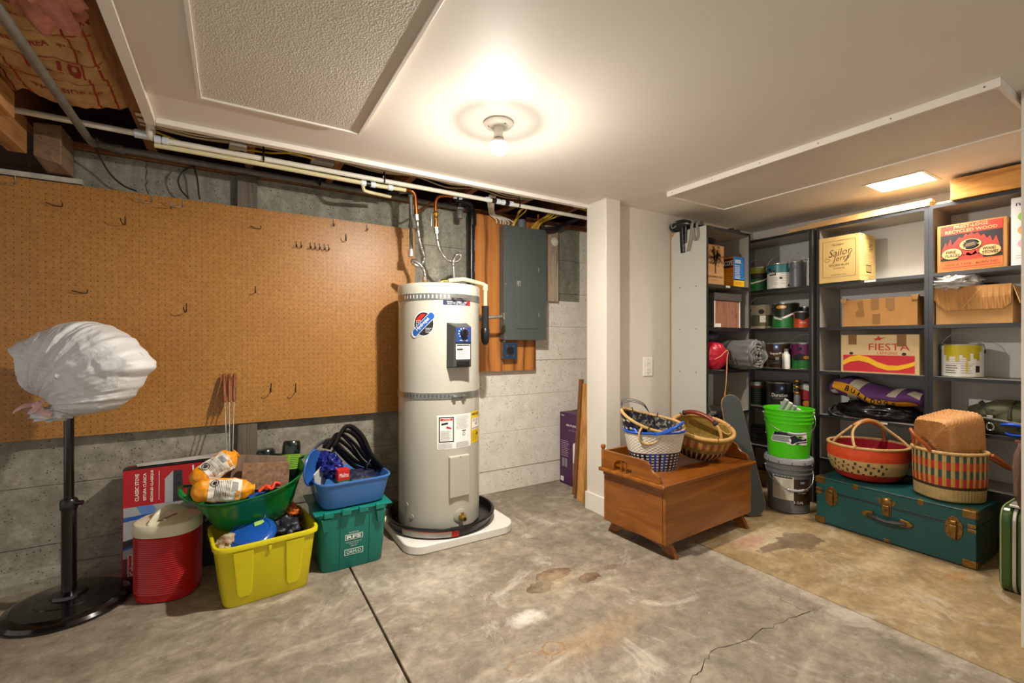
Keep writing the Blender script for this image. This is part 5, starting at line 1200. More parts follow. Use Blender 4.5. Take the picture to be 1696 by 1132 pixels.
# ------------------------------------------------------------------ pail and bucket
def pailprof(r0, r1, H, hoops, wall=.003, closed=True):
    pf = [(0, .002), (r0 - .004, .002), (r0, .006)]
    for z, d in hoops:
        r = r0 + (r1 - r0) * z / H; pf += [(r, z - .006), (r + d, z - .005), (r + d, z + .004), (r + .0005, z + .005)]
    pf += [(r1, H - .012), (r1 + .006, H - .010), (r1 + .006, H - .001), (r1 + .003, H)]
    pf += [(0, H)] if closed else [(r1 - .002, H), (r1 - .004, H - .008), (r0 - .004, .008), (0, .008)]
    return pf
M_GPAIL = M('grey_pail_plastic', '#6f7274', .35, var=.05); M_LID = M('pale_grey_lid', '#9b9da1', .38, var=.04)
t = thing('paint_pail', 'grey lidded paint pail standing under the lime green bucket', 'pail', (3.135, 1.640, 0), -62.4)
MB().lathe(pailprof(.117, .131, .325, ((.255, .006), (.285, .007))), 64).build('pail', M_GPAIL, t, 35)
MB().lathe([(0, .345), (.118, .345), (.121, .352), (.130, .352), (.139, .346), (.142, .335), (.142, .318), (.1385, .315), (.1385, .327), (0, .327)], 64).build('lid', M_LID, t, 35)
for k in range(12): 
    a = R(k * 30 + 8); MB().box(-.0025, .0025, -.1445, -.141, .318, .333).xf(Matrix.Rotation(a, 4, 'Z')).build('lid_slot', M_SLOT, t)
p = Print(t, cyl=.1268); p.rect(-.095, .030, .088, .238, M('label_cream', '#cfc8b6', .5), 1, 'label'); p.rect(.030, .150, .062, .224, M('label_brown', '#3a2712', .4), 1, 'label')
p.rect(-.088, .022, .226, .234, M_INK, 2, 'label_print'); p.line(-.086, .215, 16, .045, .0075, M_GREY, 2, .002); p.line(-.03, .215, 14, .045, .0075, M_GREY, 2, .002)
p.rect(.066, .096, .188, .218, M('print_navy', '#1c2c4e', .4), 2, 'badge'); p.text('SW', .081, .203, .014, M_WHITE, 3); p.text('SuperPaint', .083, .155, .022, M('label_gold_print', '#c9a870', .5), 2, .095, .01); p.text('EXTERIOR', .08, .138, .008, M_WHITE, 2); p.text('5 GAL', .058, .078, .016, M_WHITE, 2)
p.flush()
def bail(t, r, z, drop, ang, mat=M_CHROME, wr=.0022, grip=None):
    """wire handle hanging in front; ang = direction of the drop"""
    P = []
    for i in range(21):
        a = -PI / 2 + PI * i / 20; x = r * math.sin(a); y = -(r * .55 + .045) * math.cos(a) * .92 - .02 * math.cos(a); P.append(Vector((x, y * 1.0, z - drop * math.cos(a) ** .8)))
    m = Matrix.Rotation(R(ang), 4, 'Z'); P = [m @ q for q in P]
    out = []
    for q in P:
        h = math.hypot(q.x, q.y); mn = r + .004
        if h < mn: s = mn / max(h, 1e-6); q = Vector((q.x * s, q.y * s, q.z))
        out.append(q)
    o = MB().tube(out, wr, 7).build('bail', mat, t, 60)
    if grip: MB().tube(out[8:13] if grip is True else out[grip[0]:grip[1]], .008, 10).build('grip', M_LID, o, 50)
    for q in (out[0], out[-1]): MB().ball(q, .009, 10, 6).build('bail_ear', mat, o, 60)
bail(t, .134, .285, .13, 18, grip=True)
M_LGREEN = M('lime_bucket_plastic', '#50cf18', .3, var=.04)
t = thing('bucket', 'lime green bucket with a bird head logo stacked on the grey pail', 'bucket', (3.135, 1.640, .3455), -62.4)
MB().lathe(pailprof(.117, .142, .318, ((.232, .006), (.258, .006), (.283, .006)), closed=False), 72).build('bucket', M_LGREEN, t, 35)
bail(t, .146, .285, .115, 18, grip=True)
p = Print(t, cyl=.1295)
M_SNAVY = M('logo_navy', '#0c1e33', .4); M_SGREY = M('logo_grey', '#8e9698', .4); M_SGRN = M('logo_green', '#6cc11f', .4)
dz = -.3455
L = lambda pts: [((x - 690) / 350 * .215 - .106, .100 + (1120 - y) / 130 * .088) for x, y in pts]
p.poly(L([(684, 1094), (708, 1050), (737, 986), (800, 984), (1000, 990), (1046, 998), (1048, 1124), (985, 1124), (950, 1112), (905, 1126), (868, 1118), (840, 1106), (700, 1108)]), M_WHITE, 1, 'logo')
p.poly(L([(712, 1048), (742, 994), (860, 992), (1040, 1004), (1040, 1020), (950, 1024), (880, 1040), (800, 1040)]), M_SNAVY, 2, 'logo')
p.poly(L([(694, 1092), (712, 1052), (800, 1046), (865, 1050), (880, 1062), (862, 1078), (880, 1100), (700, 1100)]), M_SGREY, 2, 'logo')
p.poly(L([(872, 1052), (920, 1034), (960, 1060), (1000, 1072), (1040, 1062), (1042, 1084), (960, 1090), (920, 1104), (900, 1118), (880, 1108), (890, 1084)]), M_SNAVY, 2, 'logo')
p.poly(L([(930, 1042), (985, 1040), (1005, 1052), (985, 1062), (945, 1058)]), M_SGRN, 3, 'logo'); p.ell(-.106 + (970 - 690) / 350 * .215, .100 + (1120 - 1050) / 130 * .088, .006, .006, M_INK, 4, 'logo', 12)
p.poly(L([(920, 1112), (950, 1098), (1042, 1094), (1042, 1104), (965, 1106), (940, 1120)]), M_SNAVY, 2, 'logo')
p.text('SEAHAWKS', -.165, .140, .026, M_SNAVY, 1, .17, .015, 90); p.line(-.155, .07, 5, .02, .007, M_WHITE, 1)
p.flush()
M_METALR = M('pale_sleeve', '#b9b9b4', .45)
t = thing('roller_frame', 'bundle of white and silver painting rollers sticking out of the lime bucket', 'roller', (3.165, 1.66, .622), rot=(R(18), R(24), R(-60)))
for k in range(4): MB().cyl((-.045 + k * .03, .0, -.2), (-.045 + k * .03, .008 * k, .085 - .012 * k), .014, n=14).build('roller_sleeve', M('nap_white', '#dcdad2', .7, var=.1) if k % 2 else M_METALR, t, 40)

# ------------------------------------------------------------------ green trunk
def cloth_mat():
    n = NT('green_trunk_vinyl'); a = n.noise(130, 2, .5, n.mapping((1, 1, .06))); b_ = n.noise(130, 2, .5, n.mapping((.06, 1, 1))); f = n.math('ADD', a, b_)
    n.base(n.mix(n.ramp(n.noise(5, 4), [(.35, 0.0), (.7, .35)]), n.ramp(f, [(.38, lin('#04282a')), (.62, lin('#145250'))]), lin('#08282b'))); n.b.inputs['Roughness'].default_value = .36; n.bump(f, .25, .002); return n.m
M_TRUNK = cloth_mat(); M_ABRASS = M('aged_brass', '#8a6a35', .38, .85, .3, 40)
t = thing('trunk', 'dark green steamer trunk with brass corners on the floor before the shelves', 'trunk', (3.211, 1.075, 0), -90)
hw_, hd_ = .354, .166
MB().box(-hw_, hw_, -hd_, hd_, .006, .198).build('body', M_TRUNK, t, bevel=.006)
MB().box(-hw_ - .001, hw_ + .001, -hd_ - .0015, hd_, .200, .279).build('lid', M_TRUNK, t, bevel=.007)
for z in (.009, .196, .204, .273): MB().box(-hw_ + .004, hw_ - .004, -hd_ - .003, -hd_ + .001, z - .0035, z + .0035).build('edge_binding', M('binding_green', '#0a3030', .4), t, bevel=.0015)
def corner(sx, sz, w1=.05, h1=.035):
    x = sx * hw_; z = .006 if sz < 0 else .2795
    g = MB().box(min(x, x - sx * w1), max(x, x - sx * w1), -hd_ - .0045, -hd_ - .0015, min(z, z - sz * h1), max(z, z - sz * h1))
    g.box(min(x + sx * .001, x + sx * .004), max(x + sx * .001, x + sx * .004), -hd_ - .0045, -hd_ + .045, min(z, z - sz * h1), max(z, z - sz * h1))
    if sz > 0: g.box(min(x, x - sx * w1), max(x, x - sx * w1), -hd_ - .0045, -hd_ + .045, .2795, .282)
    stuff(g.build('corner_cap', M_ABRASS, t, bevel=.002))
for sx in (-1, 1):
    for sz in (-1, 1): corner(sx, sz)
    for zc in (.185, .208): MB().box(min(sx * hw_, sx * (hw_ - .032)), max(sx * hw_, sx * (hw_ - .032)), -hd_ - .004, -hd_ - .0008, zc - .008, zc + .008).build('hinge_leaf', M_ABRASS, t, bevel=.002)
for u in (-.146, .145): MB().box(u - .012, u + .012, -hd_ - .0045, -hd_ - .0015, .252, .281).build('edge_clip', M_ABRASS, t, bevel=.002)
MB().box(-.012, .012, -hd_ - .004, -hd_ - .0008, .006, .024).build('edge_clip', M_ABRASS, t, bevel=.002)
def oval(a, b, n=24): return [(a * math.cos(2 * PI * i / n), b * math.sin(2 * PI * i / n)) for i in range(n)]
for u in (-.270, .273):
    pl = MB().prism([(x + u, z + .178) for x, z in oval(.034, .058)], -hd_ - .005, -hd_ - .0015).build('latch_plate', M_ABRASS, t, 40, bevel=.001)
    MB().hull8([(u - .010, -hd_ - .018, .128), (u + .010, -hd_ - .018, .128), (u + .013, -hd_ - .005, .125), (u - .013, -hd_ - .005, .125)], [(u - .014, -hd_ - .020, .195), (u + .014, -hd_ - .020, .195), (u + .014, -hd_ - .005, .195), (u - .014, -hd_ - .005, .195)]).build('latch_lever', M_ABRASS, pl, bevel=.003)
    MB().box(u - .012, u + .012, -hd_ - .016, -hd_ - .005, .198, .216).build('latch_hook', M_ABRASS, pl, bevel=.004)
    for x, z in ((-.02, .215), (.02, .215), (-.022, .148), (.022, .148), (-.028, .18), (.028, .18)): MB().ball((u + x, -hd_ - .005, z), .0028, 8, 6).build('rivet', M_INK, pl)
lk = MB().prism([(-.045, .236), (-.038, .240), (-.022, .230), (-.020, .246), (0, .250), (.020, .246), (.022, .230), (.038, .240), (.045, .236), (.036, .214), (.020, .206), (.018, .150), (0, .144), (-.018, .150), (-.020, .206), (-.036, .214)], -hd_ - .005, -hd_ - .0015).build('lock_plate', M_ABRASS, t, bevel=.001)
MB().lathe([(0, 0), (.022, 0), (.024, .004), (.016, .009), (0, .010)], 20).xf(Matrix.Translation((0, -hd_ - .005, .222)) @ Matrix.Rotation(R(90), 4, 'X')).build('lock_boss', M_ABRASS, lk, 40)
MB().box(-.014, .014, -hd_ - .014, -hd_ - .005, .150, .206).build('lock_hasp', M_ABRASS, lk, bevel=.003)
MB().cyl((0, -hd_ - .016, .182), (0, -hd_ - .013, .182), .006, n=12).build('keyhole', M_INK, lk)
for s in (-1, 1):
    MB().prism([(s * x, z) for x, z in ((.118, .133), (.100, .118), (.062, .113), (.056, .134), (.062, .156), (.100, .150))], -hd_ - .012, -hd_ - .0015).build('handle_cap', M_ABRASS, t, bevel=.003)
MB().tube(catmull([(-.085, -hd_ - .012, .134), (-.05, -hd_ - .022, .130), (0, -hd_ - .026, .126), (.05, -hd_ - .022, .130), (.085, -hd_ - .012, .134)], 6), .012, 10, flat=.5).build('handle', M('dark_leather', '#1d1512', .45, var=.15), t, 60)

# ------------------------------------------------------------------ baskets on the trunk
M_RORG = M('orange_grass', '#d6491c', .6, var=.15, scale=30); M_RED2 = M('red_grass', '#b32b18', .6, var=.15, scale=30); M_NAT = M('natural_grass', '#b79a63', .62, var=.16, scale=35); M_DGR = M('dark_strand', '#3b2c1c', .65); M_CRIM = M('crimson_inner_weave', '#a5152c', .6, var=.25, scale=60, bump=.5, bscale=150)
t = thing('grass_basket', 'round orange and natural grass basket with a crimson inside on the trunk', 'basket', (3.262, 1.246, .2825), -28)
def colr(r, s):
    r = int(r * 15 / 24 + .01)
    if r <= 3: return 1
    if r <= 9: return 3 if (s + 2 * r) % 5 == 0 and r < 9 and (s // 12) % 4 != 2 else 2
    return 0
weave(t, 'woven_side', lerp_prof([(0, .58, .0), (.12, .74, .012), (.32, .90, .055), (.55, .99, .105), (.8, 1.01, .155), (1, .985, .200)]), .200, .185, 24, 100, .0022, [M_RORG, M_RED2, M_NAT, M_DGR], colr, 2.15, 'rib', nu=2, nv=2, inner=M_CRIM)
loop_rim(t, 'rim', .198, .183, .203, .0085, M_STRAW, 2.15)
for s in (-1, 1):
    wrapped(t, 'handle_strand', [(-.165, s * .085 - .02, .20), (-.15, s * .06 - .01, .235), (-.11, s * .022, .285), (-.06, s * .01, .325), (0, 0, .338), (.06, s * .01, .325), (.11, s * .022, .285), (.15, s * .06 - .01, .235), (.165, s * .085 - .02, .20)], .0075, M_STRAW)
wrapped(t, 'grip', [(-.085, 0, .308), (-.05, 0, .328), (0, 0, .339), (.05, 0, .328), (.085, 0, .308)], .0155, M('tan_leather', '#a9713a', .42, var=.12))
for x in (-.165, .165): MB().tube([(x, -.10, .19), (x * 1.06, -.105, .2), (x, -.11, .214), (x * .94, -.105, .2)], .006, 6, True).build('binding', M('tan_leather', '#a9713a', .42, var=.12), t)
M_GRNG = M('dark_green_grass', '#2f4a3a', .6, var=.15, scale=30); M_REDG = M('red_stripe_grass', '#b5242a', .6, var=.15, scale=30); M_YELG = M('yellow_grass', '#bd8d33', .6, var=.15, scale=30)
t = thing('grass_basket', 'tall checked red and green grass basket at the right end of the trunk', 'basket', (3.232, .872, .2825), -32)
def colt(r, s):
    if r < 5: return 0
    if r == 5: return 4
    band = (r - 6) // 3; odd = (s % 2)
    if band % 2 == 0: return 2 if odd else 3
    return 1 if odd else 0
weave(t, 'woven_side', lerp_prof([(0, .88, .0), (.05, .94, .006), (.5, .99, .125), (1, 1.0, .245)]), .137, .131, 18, 56, .0026, [M_NAT, M_GRNG, M_REDG, M_YELG, M_DGR], colt, 2.6, 'rib', nu=3, nv=3, inner=M_NAT)
loop_rim(t, 'rim', .138, .132, .248, .0085, M_STRAW, 2.6)
M_ORL = M('orange_brown_leather', '#a9561f', .4, var=.15, scale=25)
wrapped(t, 'handle', [(.095, -.128, .248), (.155, -.12, .215), (.215, -.10, .175), (.245, -.06, .165), (.235, -.02, .185), (.19, .03, .222), (.135, .06, .250)], .0085, M_ORL)
wrapped(t, 'handle', [(-.14, -.05, .25), (-.175, -.05, .29), (-.205, -.03, .33), (-.20, .0, .352), (-.175, .02, .34), (-.14, .05, .27)], .0078, M_ORL)
M_RAT = M('honey_rattan', '#c08a50', .55, var=.16, scale=45)
t = thing('rattan_basket', 'square rattan basket lying on its side in the tall checked basket', 'basket'); 
t.matrix_basis = Matrix.Translation((3.150, .915, .588)) @ Matrix.Rotation(R(-14), 4, 'Z') @ Matrix.Rotation(R(84), 4, 'Y') @ Matrix.Rotation(R(2), 4, 'X')
pf = [(0, .004)]
for k in range(12): q = .02 + k * .077; pf += [(q, .001), (q + .038, -.0065), (q + .07, .001)]
pf += [(.97, .004), (1.0, .014)]
for k in range(17): z = .02 + k * .0125; g = 1 + .08 * z / .23; pf += [(g, z), (g + .045, z + .006), (g, z + .0118)]
pf += [(1.06, .238), (1.0, .236), (.92, .02), (0, .02)]
def ratt(co): 
    a = math.atan2(co.y, co.x); k = 1 + .016 * math.sin(a * 44 + co.z * 260); return Vector((co.x * k, co.y * k, co.z))
MB().lathe(pf, 176, (0, 0, 0), .105, .088, ex=5).jitter(ratt).build('woven_body', M_RAT, t, 70)

# ------------------------------------------------------------------ suitcase, carton on the floor and bag at the wall end
M_SUIT = M('olive_green_vinyl', '#2f4d16', .28, var=.06, scale=6, coat=.3); M_METAL = M('brushed_band', '#b9b6ae', .35, .6)
t = thing('suitcase', 'glossy olive green hard suitcase standing at the right wall end', 'suitcase', (3.10, .564, 0), -90)
def rr(hx, hz, r, zc, n=7): return [(x, z + zc) for x, z in rrect(hx, hz, r, n)]
MB().prism([(y, z) for y, z in rr(.225, .185, .06, .188)], -.048, -.0062, axis='x').build('shell_half', M_SUIT, t, bevel=.012, seg=3)
MB().prism([(y, z) for y, z in rr(.225, .185, .06, .188)], .0062, .048, axis='x').build('shell_half', M_SUIT, t, bevel=.012, seg=3)
MB().prism([(y, z) for y, z in rr(.2275, .1875, .062, .188)], -.006, .006, axis='x').build('metal_band', M_METAL, t, bevel=.002)
for x in (-.040, .040):
    MB().tube([(x, y * 1.004, z) for y, z in rr(.2255, .1855, .06, .188)], .003, 6, True).build('stitched_piping', M('piping_pale', '#8f9a6a', .5), t)
MB().box(-.022, .022, -.20, -.12, .3755, .388).build('latch', M_METAL, t, bevel=.004)
MB().tube(catmull([(0, -.06, .376), (0, -.05, .40), (0, .0, .408), (0, .05, .40), (0, .06, .376)], 6), .009, 8).build('handle', M('dark_leather', '#1d1512', .45, var=.15), t, 60)
M_KBOX = M('cardboard', '#a8783f', .75, var=.07, scale=10, bump=.08, bscale=60)
tag(MB().box(3.40, 3.62, .625, .71, .001, .20).build('carton', M_KBOX, None, bevel=.003), 'brown carton on the floor in the gap between trunk and suitcase', 'carton')
t = thing('hanging_bag', 'faded brown cloth bag hanging from the wall end at the right edge', 'bag', (2.66, .497, .62))
blob((0, 0, -.04), (.10, .022, .125), .18, 2.6, 31, 30, 24).build('cloth', M('faded_brown_cloth', '#6d5349', .85, var=.15), t, 180)
MB().tube([(-.10, .0, .10), (-.02, -.01, .085), (.06, -.03, .10)], .004, 6).build('cord', M_LEATH, t)

# ------------------------------------------------------------------ shelf units
M_MEL = M('grey_melamine', '#989289', .42, var=.03, scale=4); M_MELP = M('pale_grey_melamine', '#bdbcb2', .4, var=.03, scale=4)
M_EDGE = M('dark_edge_band', '#222429', .35, var=.05); M_BACK = M('pale_back_panel', '#dadad6', .5, var=.03, scale=5)
def unit(label, loc, rz, W, D=.29, H=1.87, levels=(1.485, 1.195, .902, .611, .318), left=None, gapz=.06):
    t = thing('shelf_unit', label, 'shelf', loc, rz, 'shelf units along the walls')
    for s in (-1, 1):
        x0, x1 = (0, .019) if s < 0 else (W - .019, W)
        sd = MB().box(x0, x1, .0012, D, 0, H).build('side_panel', left if (left and s < 0) else M_MEL, t, bevel=.0008)
        MB().box(x0, x1, -.0008, .001, 0, H).build('edge_band', M_EDGE, sd)
    for z in (H,) + tuple(levels):
        sh = MB().box(.0195, W - .0195, .0012, D - .007, z - .019, z).build('shelf_board', M_MEL, t, bevel=.0008)
        MB().box(.0195, W - .0195, -.0008, .001, z - .019, z).build('edge_band', M_EDGE, sh)
    MB().box(.0195, W - .0195, D - .006, D, levels[-1] - .01, H).build('back_panel', M_BACK, t)
    return t
U1 = unit('pale shelf unit against the painted wall beside the outlet', (2.673, 1.922, 0), 0, .497, left=M_MELP)
for z in (1.485, 1.195, .902, .611, .318):
    for y in (.08, .21): MB().cyl((-.0015, y, z - .01), (.001, y, z - .01), .004, n=8).build('screw', M_SLOT, U1)
MB().prism([(.255, 1.868), (.289, 1.868), (.289, 1.81), (.285, 1.80), (.280, 1.84), (.262, 1.852)], -.002, -.0002, axis='x').build('chipped_corner', M('chipboard', '#b5813f', .8, var=.2, scale=60), U1)
MB().box(-.0018, -.0002, .283, .2895, 0, 1.80).build('raw_edge', M('chipboard', '#b5813f', .8), U1)
U2 = unit('dark shelf unit of paint cans in the corner between the walls', (3.38, 2.205, 0), -90, .592)
U3 = unit('shelf unit with the lemon and rum cartons, middle of the right wall', (3.38, 1.583, 0), -90, .585)
U4 = unit('shelf unit with the firelog carton beside the wall end', (3.38, .997, 0), -90, .527)
M_LBL = M('shelf_label_white', '#e8e4d8', .5)
MB().box(.21, .255, -.002, -.001, 1.470, 1.483).build('shelf_label', M_LBL, U1)
for u, z in ((.275, 1.470), (.335, .596)): MB().box(u, u + .06, -.002, -.001, z, z + .012).build('shelf_label', M_LBL, U3)

def rwall(name, label, cat, x, y, z, rz=0, group=None): return thing(name, label, cat, (x, y, z), -90 + rz, group)
def carton(name, label, loc, rz, W, D, H, mat, cat='carton', tape=None):
    """closed carton: origin at the front bottom edge's middle"""
    t = thing(name, label, cat, loc, rz)
    MB().box(-W / 2, W / 2, 0, D, .0005, H - .003).build('body', mat, t, bevel=.0025)
    MB().box(-W / 2 + .001, W / 2 - .001, .001, D / 2 - .001, H - .0028, H).build('top_flap', mat, t, bevel=.001)
    MB().box(-W / 2 + .001, W / 2 - .001, D / 2 + .001, D - .001, H - .0028, H).build('top_flap', mat, t, bevel=.001)
    return t
def toward(x, y): return math.degrees(math.atan2(-x, y))
M_TIN = M('tin_plate', '#b2b2ac', .28, .85, .06); M_PBLK = M('can_black', '#131313', .35)
def paint_can(label, x, y, z, r, h, bands, ears=True, lid=True, arc=True, group='paint cans in the corner shelf unit', side=90, rim=M_TIN, fn=None):
    t = thing('paint_can', label, 'paint can', (x, y, z), toward(x, y), group)
    MB().lathe([(0, .001), (r, .001), (r + .0015, .003), (r, .006), (r, h - .008), (r + .002, h - .006), (r + .002, h - .001), (r - .002, h), (r - .006, h - .004), (r - .02, h - .004), (r - .024, h - .007), (0, h - .007)], 36).build('tin', rim, t, 40)
    p = Print(t, cyl=r + .0004)
    for z0, z1, m in bands: 
        MB().lathe([(r + .0006, z0), (r + .0006, z1)], 36).build('label', m, t, 60)
    if fn: fn(p)
    p.flush()
    if ears:
        for s in (-1, 1):
            a = R(side); q = Vector((s * math.cos(a - PI / 2), -math.sin(a - PI / 2) * s, 0)) * 1
            MB().cyl(q * (r - .001) + Vector((0, 0, h * .78)), q * (r + .006) + Vector((0, 0, h * .78)), .011, n=14).build('bail_ear', M_PBLK, t, 40)
        P = [Vector((math.cos(a_) * (r + .005), -.012 - (r * .75) * math.sin(a_) if not arc else -.01 * math.sin(a_), h * .78 + ((.105 * math.sin(a_)) if arc else -.075 * math.sin(a_)))) for a_ in [PI * k / 18 for k in range(19)]]
        if not arc: P = [Vector((q.x, q.y, q.z)) if math.hypot(q.x, q.y) > r + .003 else Vector((q.x / max(1e-6, math.hypot(q.x, q.y)) * (r + .004), q.y / max(1e-6, math.hypot(q.x, q.y)) * (r + .004), q.z)) for q in P]
        MB().tube(P, .0016, 6).build('bail', M_CHROME, t, 60)
    return t
PM = lambda n, c: M('can_' + n, c, .35, var=.05)
Z1, Z2, Z3, Z4, Z5 = 1.4855, 1.1955, .9025, .6115, .3185
def swoosh(p, r, h, m1, m2): p.poly([(-r * 1.2, h * .42), (-r * .4, h * .36), (r * .5, h * .46), (r * 1.2, h * .62), (r * 1.2, h * .56), (r * .5, h * .40), (-r * .4, h * .30), (-r * 1.2, h * .36)], m1, 2, 'swoosh')
paint_can('olive and green paint can on the top shelf of the corner unit', 3.49, 2.060, Z1, .084, .185, [(.006, .09, PM('green', '#1c6b2a')), (.09, .135, PM('black_band', '#20251a')), (.135, .176, PM('olive', '#8d8f2c'))], fn=lambda p: swoosh(p, .084, .185, PM('white', '#e8e6de'), None))
def tealp(p):
    p.rect(-.08, -.028, .10, .136, M_INK, 2, 'print'); p.text('Behr', -.054, .118, .020, M_WHITE, 3, .045, .02); p.line(-.06, .085, 5, .05, .012, M_GREY, 2, .003); p.rect(-.006, .012, .07, .085, M_INK, 2, 'print'); p.rect(.05, .066, .015, .032, M_INK, 2, 'print'); p.line(.0, .13, 6, .05, .018, M_GREY, 2, .002)
paint_can('teal-topped white paint can on the top shelf of the corner unit', 3.485, 1.881, Z1, .087, .188, [(.006, .118, PM('white', '#e2ddd2')), (.118, .18, PM('teal', '#2a6f78'))], fn=tealp, side=50)
paint_can('grey paint can tucked behind the teal-topped can', 3.46, 1.752, Z1, .045, .185, [(.006, .178, PM('steel_grey', '#6d7178'))], side=10)
def whitep(p): p.rect(-.02, .02, .06, .09, PM('lime', '#5cae35'), 2, 'print'); p.rect(.01, .06, .11, .13, M_GREY, 2, 'print')
paint_can('tall white paint can with a lime square at the right end of the top shelf', 3.580, 1.708, Z1, .074, .205, [(.006, .196, PM('white', '#e2ddd2'))], ears=False, fn=whitep)
def c21p(p): p.rect(-.01, .03, .05, .10, M_WHITE, 2, 'print'); p.rect(-.012, .032, .044, .05, M_GREY, 2, 'print'); p.ell(.0, .13, .02, .018, M_INK, 2, 'print'); p.line(-.06, .12, 6, .04, .014, M_GREY, 2, .002)
paint_can('cream and dark green paint can at the left of the second shelf', 3.485, 2.025, Z2, .084, .183, [(.006, .176, PM('cream_tan', '#b7a98a')), (.02, .105, PM('deep_green', '#16401f'))], fn=c21p, side=60)
def c22p(p):
    p.poly([(-.09, .09), (-.03, .075), (.04, .11), (.09, .13), (.09, .10), (.04, .095), (-.03, .06), (-.09, .075)], M_WHITE, 2, 'swoosh'); p.ell(-.03, .155, .035, .014, PM('amber', '#e0882a'), 2, 'flare'); p.ell(-.02, .155, .018, .008, PM('pale_amber', '#f1d39a'), 3, 'flare')
paint_can('green and black paint can with an orange flare on the second shelf', 3.49, 1.845, Z2, .087, .186, [(.006, .085, PM('green2', '#1f7a32')), (.085, .178, PM('black_band', '#191917'))], fn=c22p, arc=False)
def c23p(p): p.poly([(-.06, .068), (-.02, .062), (.0, .05), (.02, .062), (.06, .085), (.06, .12), (-.06, .12)], M_INK, 2, 'print'); p.text('STAIN', 0, .036, .012, M_WHITE, 2, .035)
paint_can('small orange and black tin in front on the second shelf', 3.445, 1.703, Z2, .055, .115, [(.004, .108, PM('orange', '#cc4a22'))], ears=False, fn=c23p)
paint_can('small black tin behind the orange tin', 3.60, 1.76, Z2, .05, .16, [(.004, .15, PM('black_band', '#191917'))], ears=False)
paint_can('navy paint can behind the sleeping pad end on the third shelf', 3.572, 2.062, Z3, .082, .180, [(.006, .172, PM('navy', '#191c33'))], ears=False, fn=lambda p: p.line(-.02, .12, 6, .05, .016, M_GREY, 2, .002))
def c32p(p):
    p.rect(-.030, .004, .137, .175, M_BLUE, 2, 'badge'); p.ell(-.012, .158, .009, .010, M_WHITE, 3, 'badge', 12); p.text('SuperPaint', .002, .108, .022, M_WHITE, 2, .115, .012); p.text('INTERIOR ACRYLIC', .002, .090, .006, PM('gold', '#b08a3a'), 2, .08); p.rect(-.018, .004, .062, .080, M_WHITE, 2, 'print'); p.line(-.06, .056, 3, .09, .010, M_GREY, 2, .002); p.text('3.7 L', .055, .026, .012, M_WHITE, 2)
paint_can('brown paint can lettered in white on the third shelf', 3.485, 1.896, Z3, .087, .188, [(.006, .178, PM('umber', '#40270d'))], fn=c32p, arc=False)
def c34p(p): p.poly([(-.08, .09), (-.03, .115), (.02, .10), (.08, .12), (.08, .07), (-.08, .06)], M_INK, 2, 'print'); p.ell(.01, .085, .02, .012, PM('amber', '#e0882a'), 3, 'print')
paint_can('purple and green paint can at the right of the third shelf', 3.51, 1.722, Z3, .084, .188, [(.006, .085, PM('green2', '#1f7a32')), (.085, .178, PM('magenta', '#6f1f55'))], fn=c34p, side=20)
t = thing('bottle', 'small white bottle between the brown and the purple paint cans', 'bottle', (3.415, 1.802, Z3))
MB().lathe([(0, 0), (.024, 0), (.026, .006), (.026, .10), (.014, .118), (.013, .125), (0, .125)], 20).build('bottle', M_WHITE, t, 50); MB().cyl((0, 0, .125), (0, 0, .145), .014, n=14).build('cap', M_GREY, t, 40)
paint_can('dark green paint can at the left of the fourth shelf', 3.49, 2.074, Z4, .084, .180, [(.006, .135, PM('bottle_green', '#12291a')), (.135, .150, PM('rust', '#7a3a22'))], ears=False, fn=lambda p: p.line(.0, .10, 5, .04, .016, M_GREY, 2, .002))
def c42p(p): 
    p.rect(.0, .034, .125, .165, M_BLUE, 2, 'badge'); p.ell(.017, .145, .008, .011, M_WHITE, 3, 'badge', 12); p.text('Duration', .004, .095, .026, M_WHITE, 2, .105, .012); p.line(-.04, .076, 2, .08, .009, M_GREY, 2, .002); p.rect(.008, .03, .03, .05, M_WHITE, 2, 'print')
paint_can('dark silver-sided paint can lettered in white on the fourth shelf', 3.50, 1.898, Z4, .087, .188, [(.006, .178, PM('charcoal', '#26251f'))], fn=c42p, arc=False)
t = thing('spray_gun', 'metal cylinder with a ribbed gold top in front on the fourth shelf', 'canister', (3.42, 1.728, Z4))
MB().lathe([(0, 0), (.021, 0), (.022, .004), (.022, .10), (.016, .115), (0, .115)], 20).build('body', M_GPAIL, t, 40)
for k in range(5): MB().lathe([(0, .116 + k * .021), (.021, .116 + k * .021), (.023, .120 + k * .021), (.023, .128 + k * .021), (.020, .132 + k * .021), (0, .132 + k * .021)], 20).build('ribbed_ring', M_BRASS if k % 2 == 0 else M_PBLK, t, 40)
def c44p(p): p.poly([(-.08, .13), (-.02, .15), (.04, .125), (.08, .14), (.08, .08), (.03, .07), (-.08, .085)], PM('scarlet', '#b5212a'), 2, 'print'); p.ell(.0, .05, .03, .02, PM('amber', '#e0882a'), 2, 'print'); p.rect(-.075, -.04, .03, .11, M_WHITE, 3, 'print')
paint_can('white, red and black paint can at the right of the fourth shelf', 3.54, 1.722, Z4, .084, .188, [(.006, .12, PM('dark_brown', '#2a1512')), (.12, .178, PM('white', '#e2ddd2'))], ears=False, fn=c44p)
t = thing('paint_tray_stack', 'stack of dark ribbed tins low in the corner unit', 'tins', (3.515, 2.02, Z5), -75)
for k in range(3): MB().lathe([(0, k * .042), (.092, k * .042), (.095, k * .042 + .004), (.095, k * .042 + .018), (.091, k * .042 + .022), (.095, k * .042 + .026), (.095, k * .042 + .037), (.088, k * .042 + .041), (0, k * .042 + .041)], 36).build('tin', M('dull_dark_tin', '#3f403f', .4, .5), t, 40)
t = thing('wooden_crate', 'small open brown wooden crate on the floor under the corner unit', 'crate', (3.45, 1.97, .001), -90)
